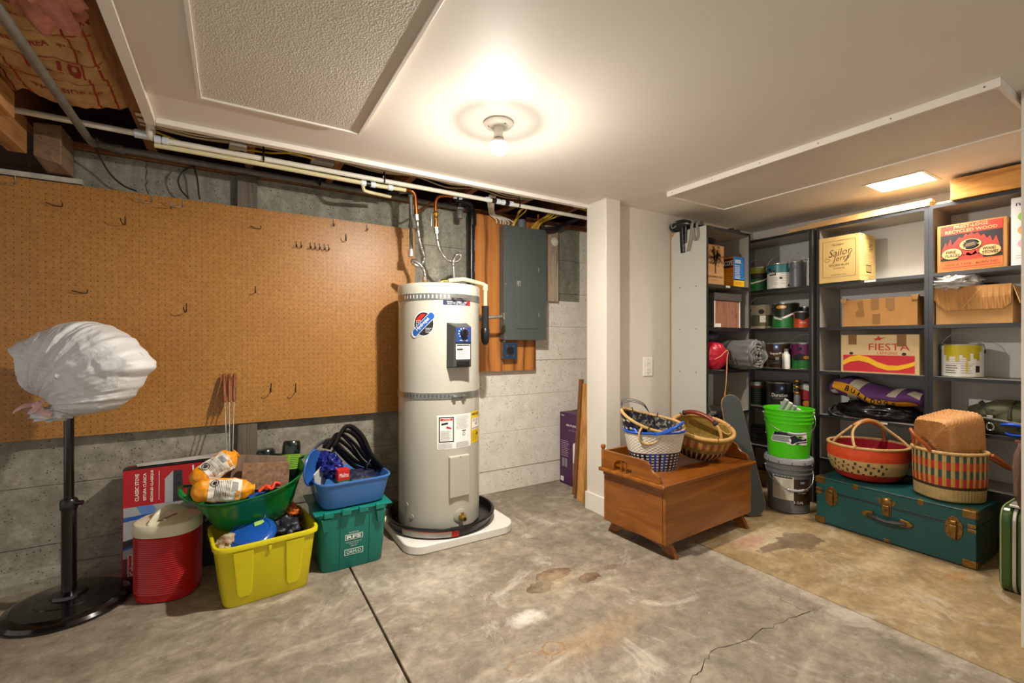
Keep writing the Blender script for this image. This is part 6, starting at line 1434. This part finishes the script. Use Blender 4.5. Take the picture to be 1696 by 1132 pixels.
for a in ((-.12, .12, -.015, 0), (-.12, .12, .16, .175)): MB().box(a[0], a[1], a[2], a[3], 0, .12).build('board', wood('crate_wood', '#5c3b25', '#86603f', 'x', 1.2, .7), t, bevel=.002)
for x in (-.12, .105): MB().box(x, x + .015, .001, .159, 0, .10).build('end_board', MATS['crate_wood'], t, bevel=.002)
MB().box(-.10, .10, .003, .157, .004, .012).build('bottom_board', MATS['crate_wood'], t)

# ------------------------------------------------------------------ contents of the unit beside the outlet
M_WINE = M('wine_carton', '#c69a66', .7, var=.06, scale=9)
t = carton('tree_carton', 'tan carton printed with a brown tree on the top shelf of the pale unit', (2.788, 1.936, Z1), 0, .19, .22, .268, M_WINE)
p = Print(t, (0, -.0003, 0)); M_BRN = M('print_brown', '#5b3d20', .7); M_BRNL = M('print_light_brown', '#8a6234', .7)
rnd = random.Random(4)
for k in range(260):
    u = rnd.gauss(0, .042); v = .205 + rnd.gauss(0, .026) - abs(u) * .35
    if abs(u) < .093 and .125 < v < .262: p.ell(u, v, rnd.uniform(.003, .007), rnd.uniform(.004, .010), M_BRNL if rnd.random() < .85 else M_BRN, 1, 'tree_print', 6)
p.poly([(-.006, .075), (.006, .075), (.004, .12), (.03, .185), (.026, .188), (.002, .14), (.0, .2), (-.004, .2), (-.003, .14), (-.03, .185), (-.033, .18), (-.005, .12)], M_BRN, 2, 'tree_print')
p.rect(-.0015, .0015, .20, .266, M('tape_pale', '#d8b98a', .5), 3, 'seam'); p.text('DREAMING TREE', .0, .052, .013, M_BRN, 1, .15, .005); p.line(-.04, .030, 1, .08, .01, M_BRN, 1, .002); p.flush()
tag(blob((0, 0, 0), (.075, .09, .035), .12, 1.5, 41, 30, 18).build('cap', M('maroon_black_felt', '#1c1114', .8), None, 180, loc=(2.79, 2.04, Z1 + .300)), 'dark felt cap lying on the tan tree carton', 'cap')
t = carton('microscope_carton', 'orange and blue carton lettered SCOPE at the right of the top shelf', (3.085, 1.955, Z1), 0, .128, .20, .218, M('carton_orange', '#d98a1e', .45, var=.08), tape=None)
MB().box(-.0636, .0636, -.0012, -.0004, .05, .217).build('front_panel', M('carton_blue', '#1f74c4', .4, var=.05), t)
p = Print(t, (0, -.0013, 0)); p.line(-.05, .195, 3, .085, .009, M_WHITE, 1, .005); p.line(-.05, .155, 9, .07, .011, M_WHITE, 1, .004); p.flush()
p = Print(t, (0, -.0005, 0)); p.rect(-.0635, .0635, .002, .055, M('print_lemon', '#efc318', .45), 1, 'band'); p.line(-.05, .035, 2, .08, .012, M_RED, 2, .003); p.flush()
p = Print(t, (-.0642, .10, 0), (0, -1, 0), (0, 0, 1), (-1, 0, 0)); p.rect(-.099, .085, .140, .205, M_INK, 1, 'band'); p.rect(.072, .098, .140, .205, M('print_maroon', '#70161b', .4), 2, 'band'); p.text('SCOPE', .058, .172, .036, M_WHITE, 3, .074, .02); p.ell(-.04, .08, .05, .05, M('print_maroon', '#70161b', .4), 1, 'print'); p.line(.01, .10, 6, .06, .014, M('print_lemon', '#efc318', .45), 1, .005); p.flush()
M_WOODP = wood('woodgrain_paper', '#4b2a1c', '#a2715a', 'z', 2.2, .55)
t = thing('photo_box', 'box with wood-grain sides and a black lid on the second shelf of the pale unit', 'box', (2.90, 1.942, Z2), 0)
MB().box(-.118, .175, 0, .20, .0005, .185).build('body', M_WOODP, t, bevel=.002)
MB().box(-.127, .184, -.009, .209, .186, .236).build('lid', M('black_lid', '#4b4745', .5), t, bevel=.003)
for x in (-.1185, .165): MB().box(x, x + .011, -.0015, -.0003, .001, .185).build('white_edge', M_WHITE, t)
MB().box(-.120, -.1185, -.001, .06, .001, .185).build('black_corner', M('black_lid', '#4b4745', .5), t); MB().box(-.120, -.1185, .061, .17, .03, .18).build('white_label', M_WHITE, t)
MB().box(-.106, -.045, -.0016, -.0004, .004, .028).build('small_label', M_WHITE, t)
def roll(name, label, cat, c, r, L_, mat, gather, seed, rz=0, group=None):
    t = thing(name, label, cat, c, rz, group)
    def S(u, v):
        a = 2 * PI * u; k = 1.0
        if gather: k = (1 - max(0, (.16 - v) / .16) ** 2) ** .5 if v < .16 else 1
        rr_ = r * k * (1 + .05 * noise.fractal(Vector((math.cos(a) * 2 + seed, math.sin(a) * 2, v * 5)), 1, 2, 3) + (.05 * math.sin(a * 13 + 3 * noise.noise(Vector((v * 4, seed, 0)))) * max(0, 1 - v * 3.2)))
        return Vector((rr_ * math.cos(a) * 1.0, v * L_, rr_ * math.sin(a) * .97))
    b = MB().grid(S, 72, 40, cu=True); bmesh.ops.holes_fill(b.bm, edges=b.bm.edges[:]); bmesh.ops.remove_doubles(b.bm, verts=b.bm.verts[:], dist=1e-4); b.build('fabric', mat, t, 180); return t
t = roll('sleeping_bag', 'red sleeping bag stuffed in a drawcord sack on the third shelf', 'sleeping bag', (2.797, 1.888, Z3 + .100), .095, .30, M('red_ripstop', '#b41430', .38, var=.08, bump=.35, bscale=22), True, 3)
M_CORD = M('salmon_cord', '#d8895f', .6)
MB().tube(catmull([(-.09, -.004, -.02), (-.04, -.012, .0), (.015, -.012, .032), (.04, -.012, .03), (.03, -.012, -.02), (.022, -.015, -.10), (.012, -.015, -.20), (-.002, -.015, -.265)], 8), .0035, 8).build('drawcord', M_CORD, t, 60)
M_PAD = M('grey_nylon', '#6f706e', .45, var=.08, bump=.35, bscale=26)
t = roll('sleeping_pad', 'rolled grey sleeping pad sticking out of the third shelf', 'sleeping pad', (3.040, 1.800, Z3 + .108), .102, .40, M_PAD, False, 7)
b = MB(); N_ = 150; A = []
def spiral(i, d):
    a = i / N_ * 2 * PI * 4.2; rr_ = .012 + .088 * i / N_; w_ = .004 * math.sin(a * 5.3) ; return Vector(((rr_ + w_) * math.cos(a), d - .006 * math.sin(i * .9), (rr_ + w_) * math.sin(a) * .97))
MB().tube([spiral(i, -.008) for i in range(N_)], [.0095 + .002 * math.sin(i * 1.3) for i in range(N_)], 8).build('rolled_end', M_PAD, t, 180)
MB().tube([Vector((.108 * math.cos(a_), .16, .105 * math.sin(a_))) for a_ in [2 * PI * k / 40 for k in range(40)]], .003, 6, True).build('strap', M_BLACKC, t)
tag(blob((0, 0, 0), (.095, .10, .048), .15, 1.8, 44, 30, 20).build('navy_bag', M('navy_nylon', '#1a2038', .5, var=.1), None, 180, loc=(2.83, 2.06, Z3 + .228)), 'dark navy stuff bag lying behind on top of the red sleeping bag', 'bag')
t = thing('tripod', 'folded black tripod in a strapped case lying on the pale unit', 'tripod', (2.70, 2.08, 1.8705), 0)
blob((-.01, .06, .043), (.045, .095, .040), .12, 1.6, 51, 34, 22).build('padded_head', M_BLK, t, 180)
MB().lathe([(.017, 0), (.021, .002), (.025, 0)], 28).xf(Matrix.Translation((-.052, .085, .048)) @ Matrix.Rotation(R(-80), 4, 'Y')).build('ring_mark', M_GREY, t)
for k in range(3): MB().tube([(.0, -.03 + .018 * k, .03), (.18, -.07 + .012 * k, .022 + .006 * (k % 2)), (.40, -.10 + .012 * k, .016)], [.012, .010, .008], 10).build('leg', M_BLACKP, t, 60)
for x in (.33, .40): MB().box(x - .014, x + .014, -.118, -.062, .004, .034).build('leg_clamp', M_BLACKP, t, bevel=.003)
MB().box(.03, .075, -.065, -.01, .030, .062).build('quick_plate', M_GPAIL, t, bevel=.005)
def strapm(pts, w_, mat, nm='strap'): 
    P = catmull(pts, 8); b = MB(); pr = None
    for i, q in enumerate(P):
        c = (b.v(q + Vector((0, w_, 0))), b.v(q - Vector((0, w_, 0))))
        if pr: b.face((pr[0], pr[1], c[1], c[0]))
        pr = c
    return b.build(nm, mat, t, 180, solid=.003)
strapm([(.0, .0, .07), (-.036, .0, .05), (-.038, .002, -.02), (-.036, .006, -.09)], .013, M_BLK); strapm([(.0, .03, .075), (-.04, .028, .05), (-.041, .026, -.06), (-.038, .022, -.155)], .016, M_BLK)
M_WEB = M('grey_webbing2', '#8b857a', .6); strapm([(.0, -.05, .055), (-.034, -.052, .03), (-.036, -.045, -.06), (-.034, -.02, -.15)], .012, M_WEB)
strapm([(.0, -.085, .05), (-.034, -.09, .02), (-.036, -.10, -.05), (-.035, -.085, -.09), (-.034, -.068, -.06), (-.034, -.064, .0)], .009, M_WEB)

# ------------------------------------------------------------------ contents of the middle unit
M_RUM = M('rum_carton', '#cfae6c', .65, var=.05, scale=6, bump=.06, bscale=40)
t = carton('rum_carton', 'tan carton with flourished black lettering on the top shelf of the middle unit', (3.362, 1.443, Z1), -90, .235, .225, .300, M_RUM)
p = Print(t, (0, -.0003, 0)); M_PB = M('print_soft_black', '#2f2616', .7)
p.frame(-.094, .094, .035, .272, .0015, M_PB, 1, 'border'); p.text('The Original', -.005, .245, .016, M_PB, 1, .065, 0, 0, .2)
p.text('Sailor', .008, .196, .046, M_PB, 1, .135, -.006, 6, .35); p.text('Jerry', .015, .152, .044, M_PB, 1, .11, -.006, 6, .35); p.poly([(.03, .128), (.075, .20), (.078, .198), (.036, .128)], M_PB, 1, 'flourish'); p.ring(-.068, .150, .016, .012, .002, M_PB, 1, 'flourish')
p.text('SPICED RUM', 0, .112, .013, M_PB, 1, .115, .0, 0, 0); p.text('12 X 750 ML', .003, .091, .009, M_PB, 1, .065); p.text('6 BOTTLES 1.75 L', 0, .050, .008, M_PB, 1, .09); p.flush()
p = Print(t, (.1177, .1125, 0), (0, 1, 0), (0, 0, 1), (1, 0, 0)); p.frame(-.09, .09, .035, .272, .0012, M_PB, 1, 'border'); p.text('Sailor', .035, .235, .030, M_PB, 1, .06, 0, 6, .35); p.text('Jerry', .04, .205, .028, M_PB, 1, .055, 0, 6, .35); p.line(-.07, .17, 6, .12, .014, M('print_faint', '#b79a62', .7), 1, .004)
p.rect(-.025, .045, .055, .105, M_PB, 1, 'barcode'); p.rect(-.022, .042, .062, .098, M_RUM, 2, 'barcode')
for k in range(9): p.rect(-.02 + k * .007, -.018 + k * .007, .064, .096, M_PB, 3, 'barcode')
p.text('750 ML', .02, .022, .010, M_PB, 1); p.flush()
M_CARD = M('cardboard_worn', '#ab7b41', .75, var=.10, scale=12, bump=.12, bscale=30); M_TAPE = M('packing_tape', '#8b6436', .22, var=.05); M_CARDP = M('cardboard_pale', '#b98d55', .75, var=.08, scale=14, bump=.12, bscale=35)
t = carton('cardboard_carton', 'plain brown carton with torn tape on the second shelf of the middle unit', (3.405, 1.247, Z2), -90, .385, .23, .172, M_CARD)
p = Print(t, (0, -.0003, 0)); p.rect(-.035, .005, .105, .172, M_TAPE, 1, 'tape'); p.rect(-.028, .012, .01, .075, M_TAPE, 1, 'tape'); p.poly([(.04, .17), (.085, .17), (.085, .10), (.06, .09), (.04, .12)], M_TAPE, 1, 'tape'); p.poly([(-.115, .155), (-.08, .165), (-.075, .11), (-.07, .065), (-.115, .065), (-.12, .09), (-.10, .11)], M_TAPE, 1, 'tape'); p.flush()
for x in (-.19, .175): MB().hull8([(x - .006, -.004, .15), (x + .018, -.004, .15), (x + .018, .02, .15), (x - .006, .02, .15)], [(x - .012, -.010, .178), (x + .024, -.006, .180), (x + .02, .03, .182), (x - .008, .03, .178)]).build('torn_corner', M_CARDP, t, bevel=.002)
M_LEM = M('lemon_carton', '#d8bd8c', .6, var=.05, scale=8, bump=.08, bscale=30)
t = carton('lemon_carton', 'cream carton lettered FIESTA LEMONS with red and yellow waves on the third shelf', (3.405, 1.247, Z3), -90, .402, .23, .240, M_LEM)
p = Print(t, (0, -.0003, 0)); M_FR = M('print_fiesta_red', '#c8202f', .55, var=.04); M_FY = M('print_fiesta_yellow', '#f2bb14', .55)
p.text('FIESTA', .055, .164, .042, M_FR, 1, .205, .004); p.text('LEMONS', .047, .126, .016, M_FR, 1, .10, .006)
p.poly([(-.03, .212), (-.005, .218), (.004, .234), (.012, .220), (.050, .226), (.018, .214), (.012, .204), (.0, .208), (-.02, .200), (-.012, .210)], M_FR, 1, 'star')
p.rect(-.188, .180, .008, .112, M_FR, 1, 'red_field')
top = [(-.188, .075), (-.15, .100), (-.10, .112), (-.05, .100), (0, .070), (.05, .052), (.10, .052), (.15, .066), (.18, .080)]; bot = [(x, z - .030 - .006 * math.sin((x + .2) * 12)) for x, z in top]
for (a, b_), (c_, d_) in zip(zip(top, bot), zip(top[1:], bot[1:])): p.poly([b_, d_, c_, a], M_FY, 2, 'yellow_wave')
for u in (-.142, .130): p.ell(u, .122, .011, .0085, M_INK, 2, 'hand_hole')
for u in (-.158, .095): p.rect(u, u + .045, .178 - (.01 if u > 0 else 0), .240, M_TAPE, 2, 'tape')
p.flush()
# striped towel on a leather bag
M_PUR = M('purple_terry', '#573067', .9, var=.08, bump=.3, bscale=160); M_GOLD = M('gold_terry', '#d6940f', .85, var=.06, bump=.2, bscale=160); M_TWH = M('cream_terry', '#b3aa97', .9, var=.06); M_TBLK = M('black_terry', '#151310', .9)
t = rwall('folded_towel', 'folded purple towel with gold band and black lettering lying on a black bag', 'towel', 3.40, 1.275, .715)
def TS(u, v, off=0):
    """u along the length, v 0..1 from the front bottom over the front and back across the top"""
    a = -PI * .5 + PI * 1.0 * v * 1.0; q = math.sin(PI * min(1, max(0, u)))
    h = .060 + .012 * math.sin(u * 5); zc = .055 + .022 * math.cos(u * 3.6) + .012 * math.sin(u * 9)
    y = .115 - (.118 + off) * math.cos(a) ; z = zc + (h + off) * math.sin(a) * (1.0) + .004 * math.sin(u * 21 + v * 4)
    return Vector(((u - .5) * .472, y, z))
def TF(u, v):
    if v <= .5: return TS(u, v * 2)
    return TS(u, 1 - (v - .5) * 2) * 1 + Vector((0, .115 * 2 * 0 + 2 * (.115 - TS(u, 1 - (v - .5) * 2).y), 0))
b = MB().grid(TF, 60, 40, cv=True); bmesh.ops.holes_fill(b.bm, edges=b.bm.edges[:]); b.build('towel', M_PUR, t, 180)
p = Print(t, fn=lambda a, bb, off: TS(a / .472 + .5, .5 + bb / .20, off + .002))
g = [(-.22, .045, .0), (-.14, .024, -.028), (-.07, .008, -.034), (0, -.012, -.04), (.06, -.012, -.036), (.12, -.018, -.060), (.18, -.03, -.075), (.215, -.038, -.078)]
for (a, t0, b0), (c_, t1, b1) in zip(g, g[1:]): p.poly([(a, b0), (c_, b1), (c_, t1), (a, t0)], M_GOLD, 2, 'gold_band')
for u0, w_ in ((-.125, .055), (.07, .05)): p.poly([(u0, .02), (u0 + w_, .012), (u0 + w_ + .03, .095), (u0 + .03, .095)], M_TWH, 1, 'cream_stripe')
for u0, w_ in ((-.155, .05), (.0, .045)): p.poly([(u0, -.09), (u0 + w_, -.09), (u0 + w_ + .018, -.03), (u0 + .018, -.02)], M_TWH, 1, 'cream_stripe')
p.poly([(-.235, -.02), (-.205, -.012), (-.19, -.038), (-.225, -.045)], M_TWH, 1, 'cream_stripe'); p.poly([(.17, .03), (.233, .01), (.233, .06), (.19, .07)], M_TWH, 1, 'cream_stripe')
for i, ch in enumerate('BULLDOGS'):
    u = -.135 + i * .034; k = min(6, max(0, int((u + .22) / .07))); zc = sum(g[k][1:]) / 2 if k < 7 else -.03
    zc = [.000, -.008, -.012, -.018, -.024, -.024, -.028, -.036][i]
    p.text(ch, u, zc, .030, M_TBLK, 3, .024, .03, -14, .2)
p.flush()
M_LEAB = M('black_leather', '#0f1013', .24, var=.15, bump=.25, bscale=120, coat=.2)
t = rwall('leather_bag', 'limp black leather bag under the purple towel on the fourth shelf', 'bag', 3.50, 1.285, Z4)
blob((0, 0, .045), (.198, .110, .060), .18, 1.9, 61, 70, 34, squash=-.0445, ridge=True).build('leather', M_LEAB, t, 180)
for q in ([(-.20, -.10, .075), (-.215, -.125, .04), (-.19, -.125, .012), (-.14, -.122, .008)], [(-.21, -.09, .05), (-.23, -.10, .03), (-.215, -.115, .008), (-.17, -.12, .01)]): MB().tube(catmull(q, 6), .010, 8, flat=.6).build('strap', M_LEAB, t, 60)

# ------------------------------------------------------------------ contents of the unit beside the wall end
M_LOGC = M('firelog_carton', '#b8823f', .65, var=.05, scale=8)
t = carton('firelog_carton', 'firelog carton with red flames and cream ovals on the top shelf beside the wall end', (3.40, .829, Z1), -90, .275, .22, .262, M_LOGC)
p = Print(t, (0, -.0003, 0)); M_FLR = M('print_flame_red', '#c63527', .55, var=.04); M_FLB = M('print_flame_black', '#222123', .55); M_FLC = M('print_oval_cream', '#e0b878', .55)
p.rect(-.122, .122, .205, .255, M_FLR, 1, 'red_band'); p.rect(-.122, .122, .062, .204, M_FLB, 1, 'black_field'); p.rect(-.122, .122, .012, .061, M('print_flame_orange', '#d9743a', .55), 1, 'orange_band')
p.text('PREST-LOGS', 0, .243, .016, M_FLC, 2, .135, .008); p.text('RECYCLED WOOD', 0, .219, .017, M_FLC, 2, .205, .008)
fl_ = [(-.12, .075), (-.115, .125), (-.100, .165), (-.095, .14), (-.080, .18), (-.075, .145), (-.060, .165), (-.045, .185), (-.030, .178), (-.02, .20), (-.008, .190), (.004, .203), (.016, .19), (.028, .20), (.040, .176), (.052, .186), (.064, .16), (.075, .175), (.085, .14), (.098, .172), (.110, .12), (.12, .10), (.12, .08), (.06, .10), (.0, .078), (-.06, .10)]
p.poly(fl_, M_FLR, 2, 'flames'); p.poly([(-.05, .063), (-.04, .095), (-.025, .08), (-.01, .10), (.005, .085), (.02, .105), (.03, .08), (.045, .09), (.05, .063)], M_FLR, 2, 'flames')
for u, v, a, b_ in ((-.075, .098, .044, .032), (.0, .140, .046, .033), (.075, .098, .044, .032)): p.ell(u, v, a, b_, M_FLB, 3, 'oval'); p.ell(u, v, a - .003, b_ - .003, M_FLC, 4, 'oval')
sb = []
for k in range(32): a = 2 * PI * k / 32; q = 1 if k % 2 else .7; sb.append((.036 * q * math.cos(a), .140 + .026 * q * math.sin(a)))
p.poly(sb, M_FLB, 5, 'starburst'); p.text('COUNTRY', .0, .144, .007, M_FLC, 6, .036, .01, 8); p.text('WHOLESOME', .0, .135, .006, M_FLC, 6, .040, .01, 8)
p.text('FIRE', -.078, .108, .015, M_FLB, 5, .044, .02, 0, .15); p.text('PLACES', -.072, .088, .015, M_FLB, 5, .062, .02, 0, .15); p.text('WOOD', .072, .108, .015, M_FLB, 5, .050, .02, 0, .15); p.text('STOVES', .076, .088, .015, M_FLB, 5, .062, .02, 0, .15)
p.text('SAVE A TREE · BURN ME!', 0, .038, .012, M('print_flame_maroon', '#7a2a18', .55), 2, .21, .006); p.rect(-.115, .115, .022, .025, M_FLR, 2, 'rule'); p.rect(-.115, .115, .0555, .0575, M_FLR, 2, 'rule')
p.flush()
t = carton('white_carton', 'white carton with coloured rings cut off by the wall end on the top shelf', (3.395, .595, Z1), -90, .165, .20, .345, M('white_carton_board', '#e4e4e6', .4, var=.02))
p = Print(t, (0, -.0003, 0))
p.text('nuk', -.035, .312, .022, M('print_navy', '#1c2c4e', .4), 1, .06, .01)
for k, c in enumerate(('#8cc04a', '#e39a4e', '#eba0b8')): mm = M('print_ring_%d' % k, c, .5); p.ell(-.025, .245 - .068 * k, .034, .028, mm, 1, 'ring_print'); p.ell(-.025, .245 - .068 * k, .022, .018, M('print_ring_in_%d' % k, ('#a9d06b', '#efb880', '#f2b9ca')[k], .5), 2, 'ring_print')
p.line(-.065, .05, 2, .12, .012, M_GREY, 1, .002); p.flush()
t = thing('torn_carton', 'open torn brown carton with a hanging front flap beside the wall end', 'carton', (3.40, .822, Z2), -90)
hw_, D_, H_ = .150, .235, .195
MB().box(-hw_, hw_, 0, .004, .0005, H_).build('front_wall', M_CARDP, t, bevel=.001); MB().box(-hw_, hw_, D_ - .004, D_, .0005, H_).build('back_wall', M_CARDP, t, bevel=.001)
for s in (-1, 1): MB().box(s * hw_ - (.004 if s > 0 else 0), s * hw_ + (.004 if s < 0 else 0), .0045, D_ - .0045, .0005, H_).build('side_wall', M_CARDP, t, bevel=.001)
MB().box(-hw_ + .005, hw_ - .005, .005, D_ - .005, .001, .005).build('bottom', M_CARDP, t)
b = MB(); o = [(-.155, .208), (.145, .203), (.146, .105), (.118, .080), (-.105, .076), (-.135, .13)]
nu = 40; prv = None
F_ = []
for k in range(nu + 1):
    x = -.155 + .301 * k / nu; zt = .208 - .005 * k / nu; zb = .076 + (.06 * max(0, (-.105 - x) / .05)) + (.027 * max(0, (x - .118) / .028))
    w_ = .0022 * math.sin(k * 1.9); cur = (b.v((x, -.004, zt)), b.v((x, -.012 - w_, (zt + zb) / 2)), b.v((x, -.010 + w_, zb)))
    if prv: b.face((prv[0], prv[1], cur[1], cur[0])); b.face((prv[1], prv[2], cur[2], cur[1]))
    prv = cur
b.build('front_flap', M_CARD, t, solid=.003)
p = Print(t, (0, -.0125, 0)); p.poly([(-.04, .085), (.035, .195), (.040, .195), (-.034, .085)], M_CARDP, 1, 'crease'); p.flush()
MB().hull8([(.150, .0, .19), (.154, .0, .19), (.154, .22, .19), (.150, .22, .19)], [(.176, -.01, .10), (.180, -.01, .10), (.180, .21, .10), (.176, .21, .10)]).build('side_flap', M_CARDP, t)
tag(blob((0, 0, 0), (.06, .085, .030), .10, 1.5, 71, 24, 16).build('cloth', M('black_cloth', '#141414', .8), None, 180, loc=(3.53, .80, Z2 + .195)), 'black rounded thing showing over the torn carton edge', 'cloth')
tag(blob((0, 0, 0), (.068, .085, .040), .45, 2.0, 75, 60, 40, ridge=True).build('bubble_wrap', M('clear_plastic_film', '#b9b7b1', .15, var=.15, bump=.5, bscale=90), None, 180, loc=(3.445, .900, Z2 + .232)), 'crumpled clear plastic wrap on top of the torn carton', 'plastic wrap')
def ycp(p):
    for k in range(12): u = -.085 + k * .0145; p.rect(u, u + .0146, .165 - .055 * abs(math.sin(k * 1.1 + .4)) - .02, .178, PM('yellow_green', '#b9a913'), 2, 'drip')
    p.line(-.075, .100, 3, .13, .012, M_GREY, 2, .002); p.line(-.075, .066, 4, .06, .013, M_INK, 2, .004); p.line(-.005, .066, 4, .05, .013, M_GREY, 2, .004); p.rect(.055, .075, .03, .065, M_INK, 3, 'barcode'); p.rect(.014, .022, .03, .085, PM('yellow_green', '#b9a913'), 3, 'drip')
paint_can('white paint can with mustard yellow drips alone on the third shelf', 3.49, .885, Z3, .086, .183, [(.006, .174, PM('label_white', '#dcdad4'))], fn=ycp, group=None)
M_OLV = M('olive_canvas', '#4b4d33', .8, var=.15, scale=20, bump=.25, bscale=120); M_OLD = M('dark_olive_canvas', '#2d3023', .8, var=.12)
t = rwall('backpack', 'olive green backpack with a blue carabiner lying on the fourth shelf', 'backpack', 3.50, .70, Z4)
blob((0, 0, .075), (.165, .125, .098), .14, 1.7, 81, 56, 34, squash=-.0745).build('main_body', M_OLV, t, 180)
blob((-.03, -.05, .115), (.085, .075, .055), .15, 1.9, 84, 40, 26).build('top_pocket', M_OLV, t, 180)
blob((.06, -.075, .06), (.075, .05, .038), .14, 1.9, 86, 36, 22).build('front_pocket', M_OLD, t, 180)
MB().tube(catmull([(-.15, -.10, .06), (-.08, -.128, .085), (0, -.133, .080), (.08, -.130, .070), (.16, -.115, .06)], 6), .007, 8).build('piping', M('grey_trim', '#6f6f66', .5), t, 60)
for q in ([(-.10, -.06, .165), (-.06, -.118, .13), (-.04, -.135, .08)], [(.02, -.02, .175), (.015, -.10, .14), (.02, -.135, .09)], [(.09, -.02, .165), (.095, -.09, .13), (.10, -.125, .08)]): MB().tube(catmull(q, 6), .012, 8, flat=.25).build('strap', M_OLD, t, 60)
MB().box(-.06, -.035, -.142, -.132, .085, .105).build('buckle', M_CHROME, t, bevel=.003)
MB().tube(catmull([(-.06, -.135, .045), (-.055, -.138, .062), (-.040, -.138, .062), (-.032, -.137, .045), (-.040, -.137, .028), (-.054, -.136, .030)], 5, True), .004, 8, True).build('ring', M_CHROME, t, 60)
MB().tube(catmull([(-.005, -.140, .062), (.03, -.145, .068), (.075, -.143, .064), (.085, -.14, .045), (.075, -.14, .020), (.03, -.142, .016), (.01, -.14, .024)], 6), [.0075] * 37, 10).build('carabiner', M('blue_anodised', '#1e4fc0', .3, .5), t, 60)

# ------------------------------------------------------------------ on top of the units
M_PINE = wood('pale_pine', '#c08f4e', '#e0bb7e', 'y', .9, .5)
tag(MB().box(3.372, 3.415, .992, 1.760, 1.871, 1.896).build('pine_board', M_PINE, bevel=.002), 'longest pale pine strip lying along the shelf tops', 'board')
tag(MB().box(3.385, 3.440, .985, 1.655, 1.8965, 1.9115).build('pine_board', M_PINE, bevel=.002), 'shorter pale pine strip stacked on the longest one', 'board')
tag(MB().box(3.445, 3.49, .905, 1.30, 1.871, 1.895).build('pine_board', M_PINE, bevel=.002), 'pale pine strip behind the others, its end showing over the firelog shelf', 'board')
t = thing('wooden_box', 'honey coloured wooden box on top of the shelf unit beside the wall end', 'box', (3.352, .70, 1.8715), -90)
M_HONEY = wood('honey_board', '#a9691f', '#d9a04c', 'x', .7, .45)
MB().box(-.198, .235, 0, .014, 0, .115).build('front_board', M_HONEY, t, bevel=.002); MB().box(-.198, .235, .196, .21, 0, .115).build('back_board', M_HONEY, t, bevel=.002)
for x in (-.198, .221): MB().box(x, x + .014, .0145, .1955, 0, .115).build('end_board', wood('honey_board_end', '#a9691f', '#d9a04c', 'y', .7, .45), t, bevel=.002)
MB().box(-.183, .220, .015, .195, .002, .010).build('bottom_board', M_HONEY, t)
for z in (.02, .055, .095): MB().cyl((-.191, -.001, z), (-.191, .001, z), .003, n=8).build('nail', M_OLDPIPE, t)
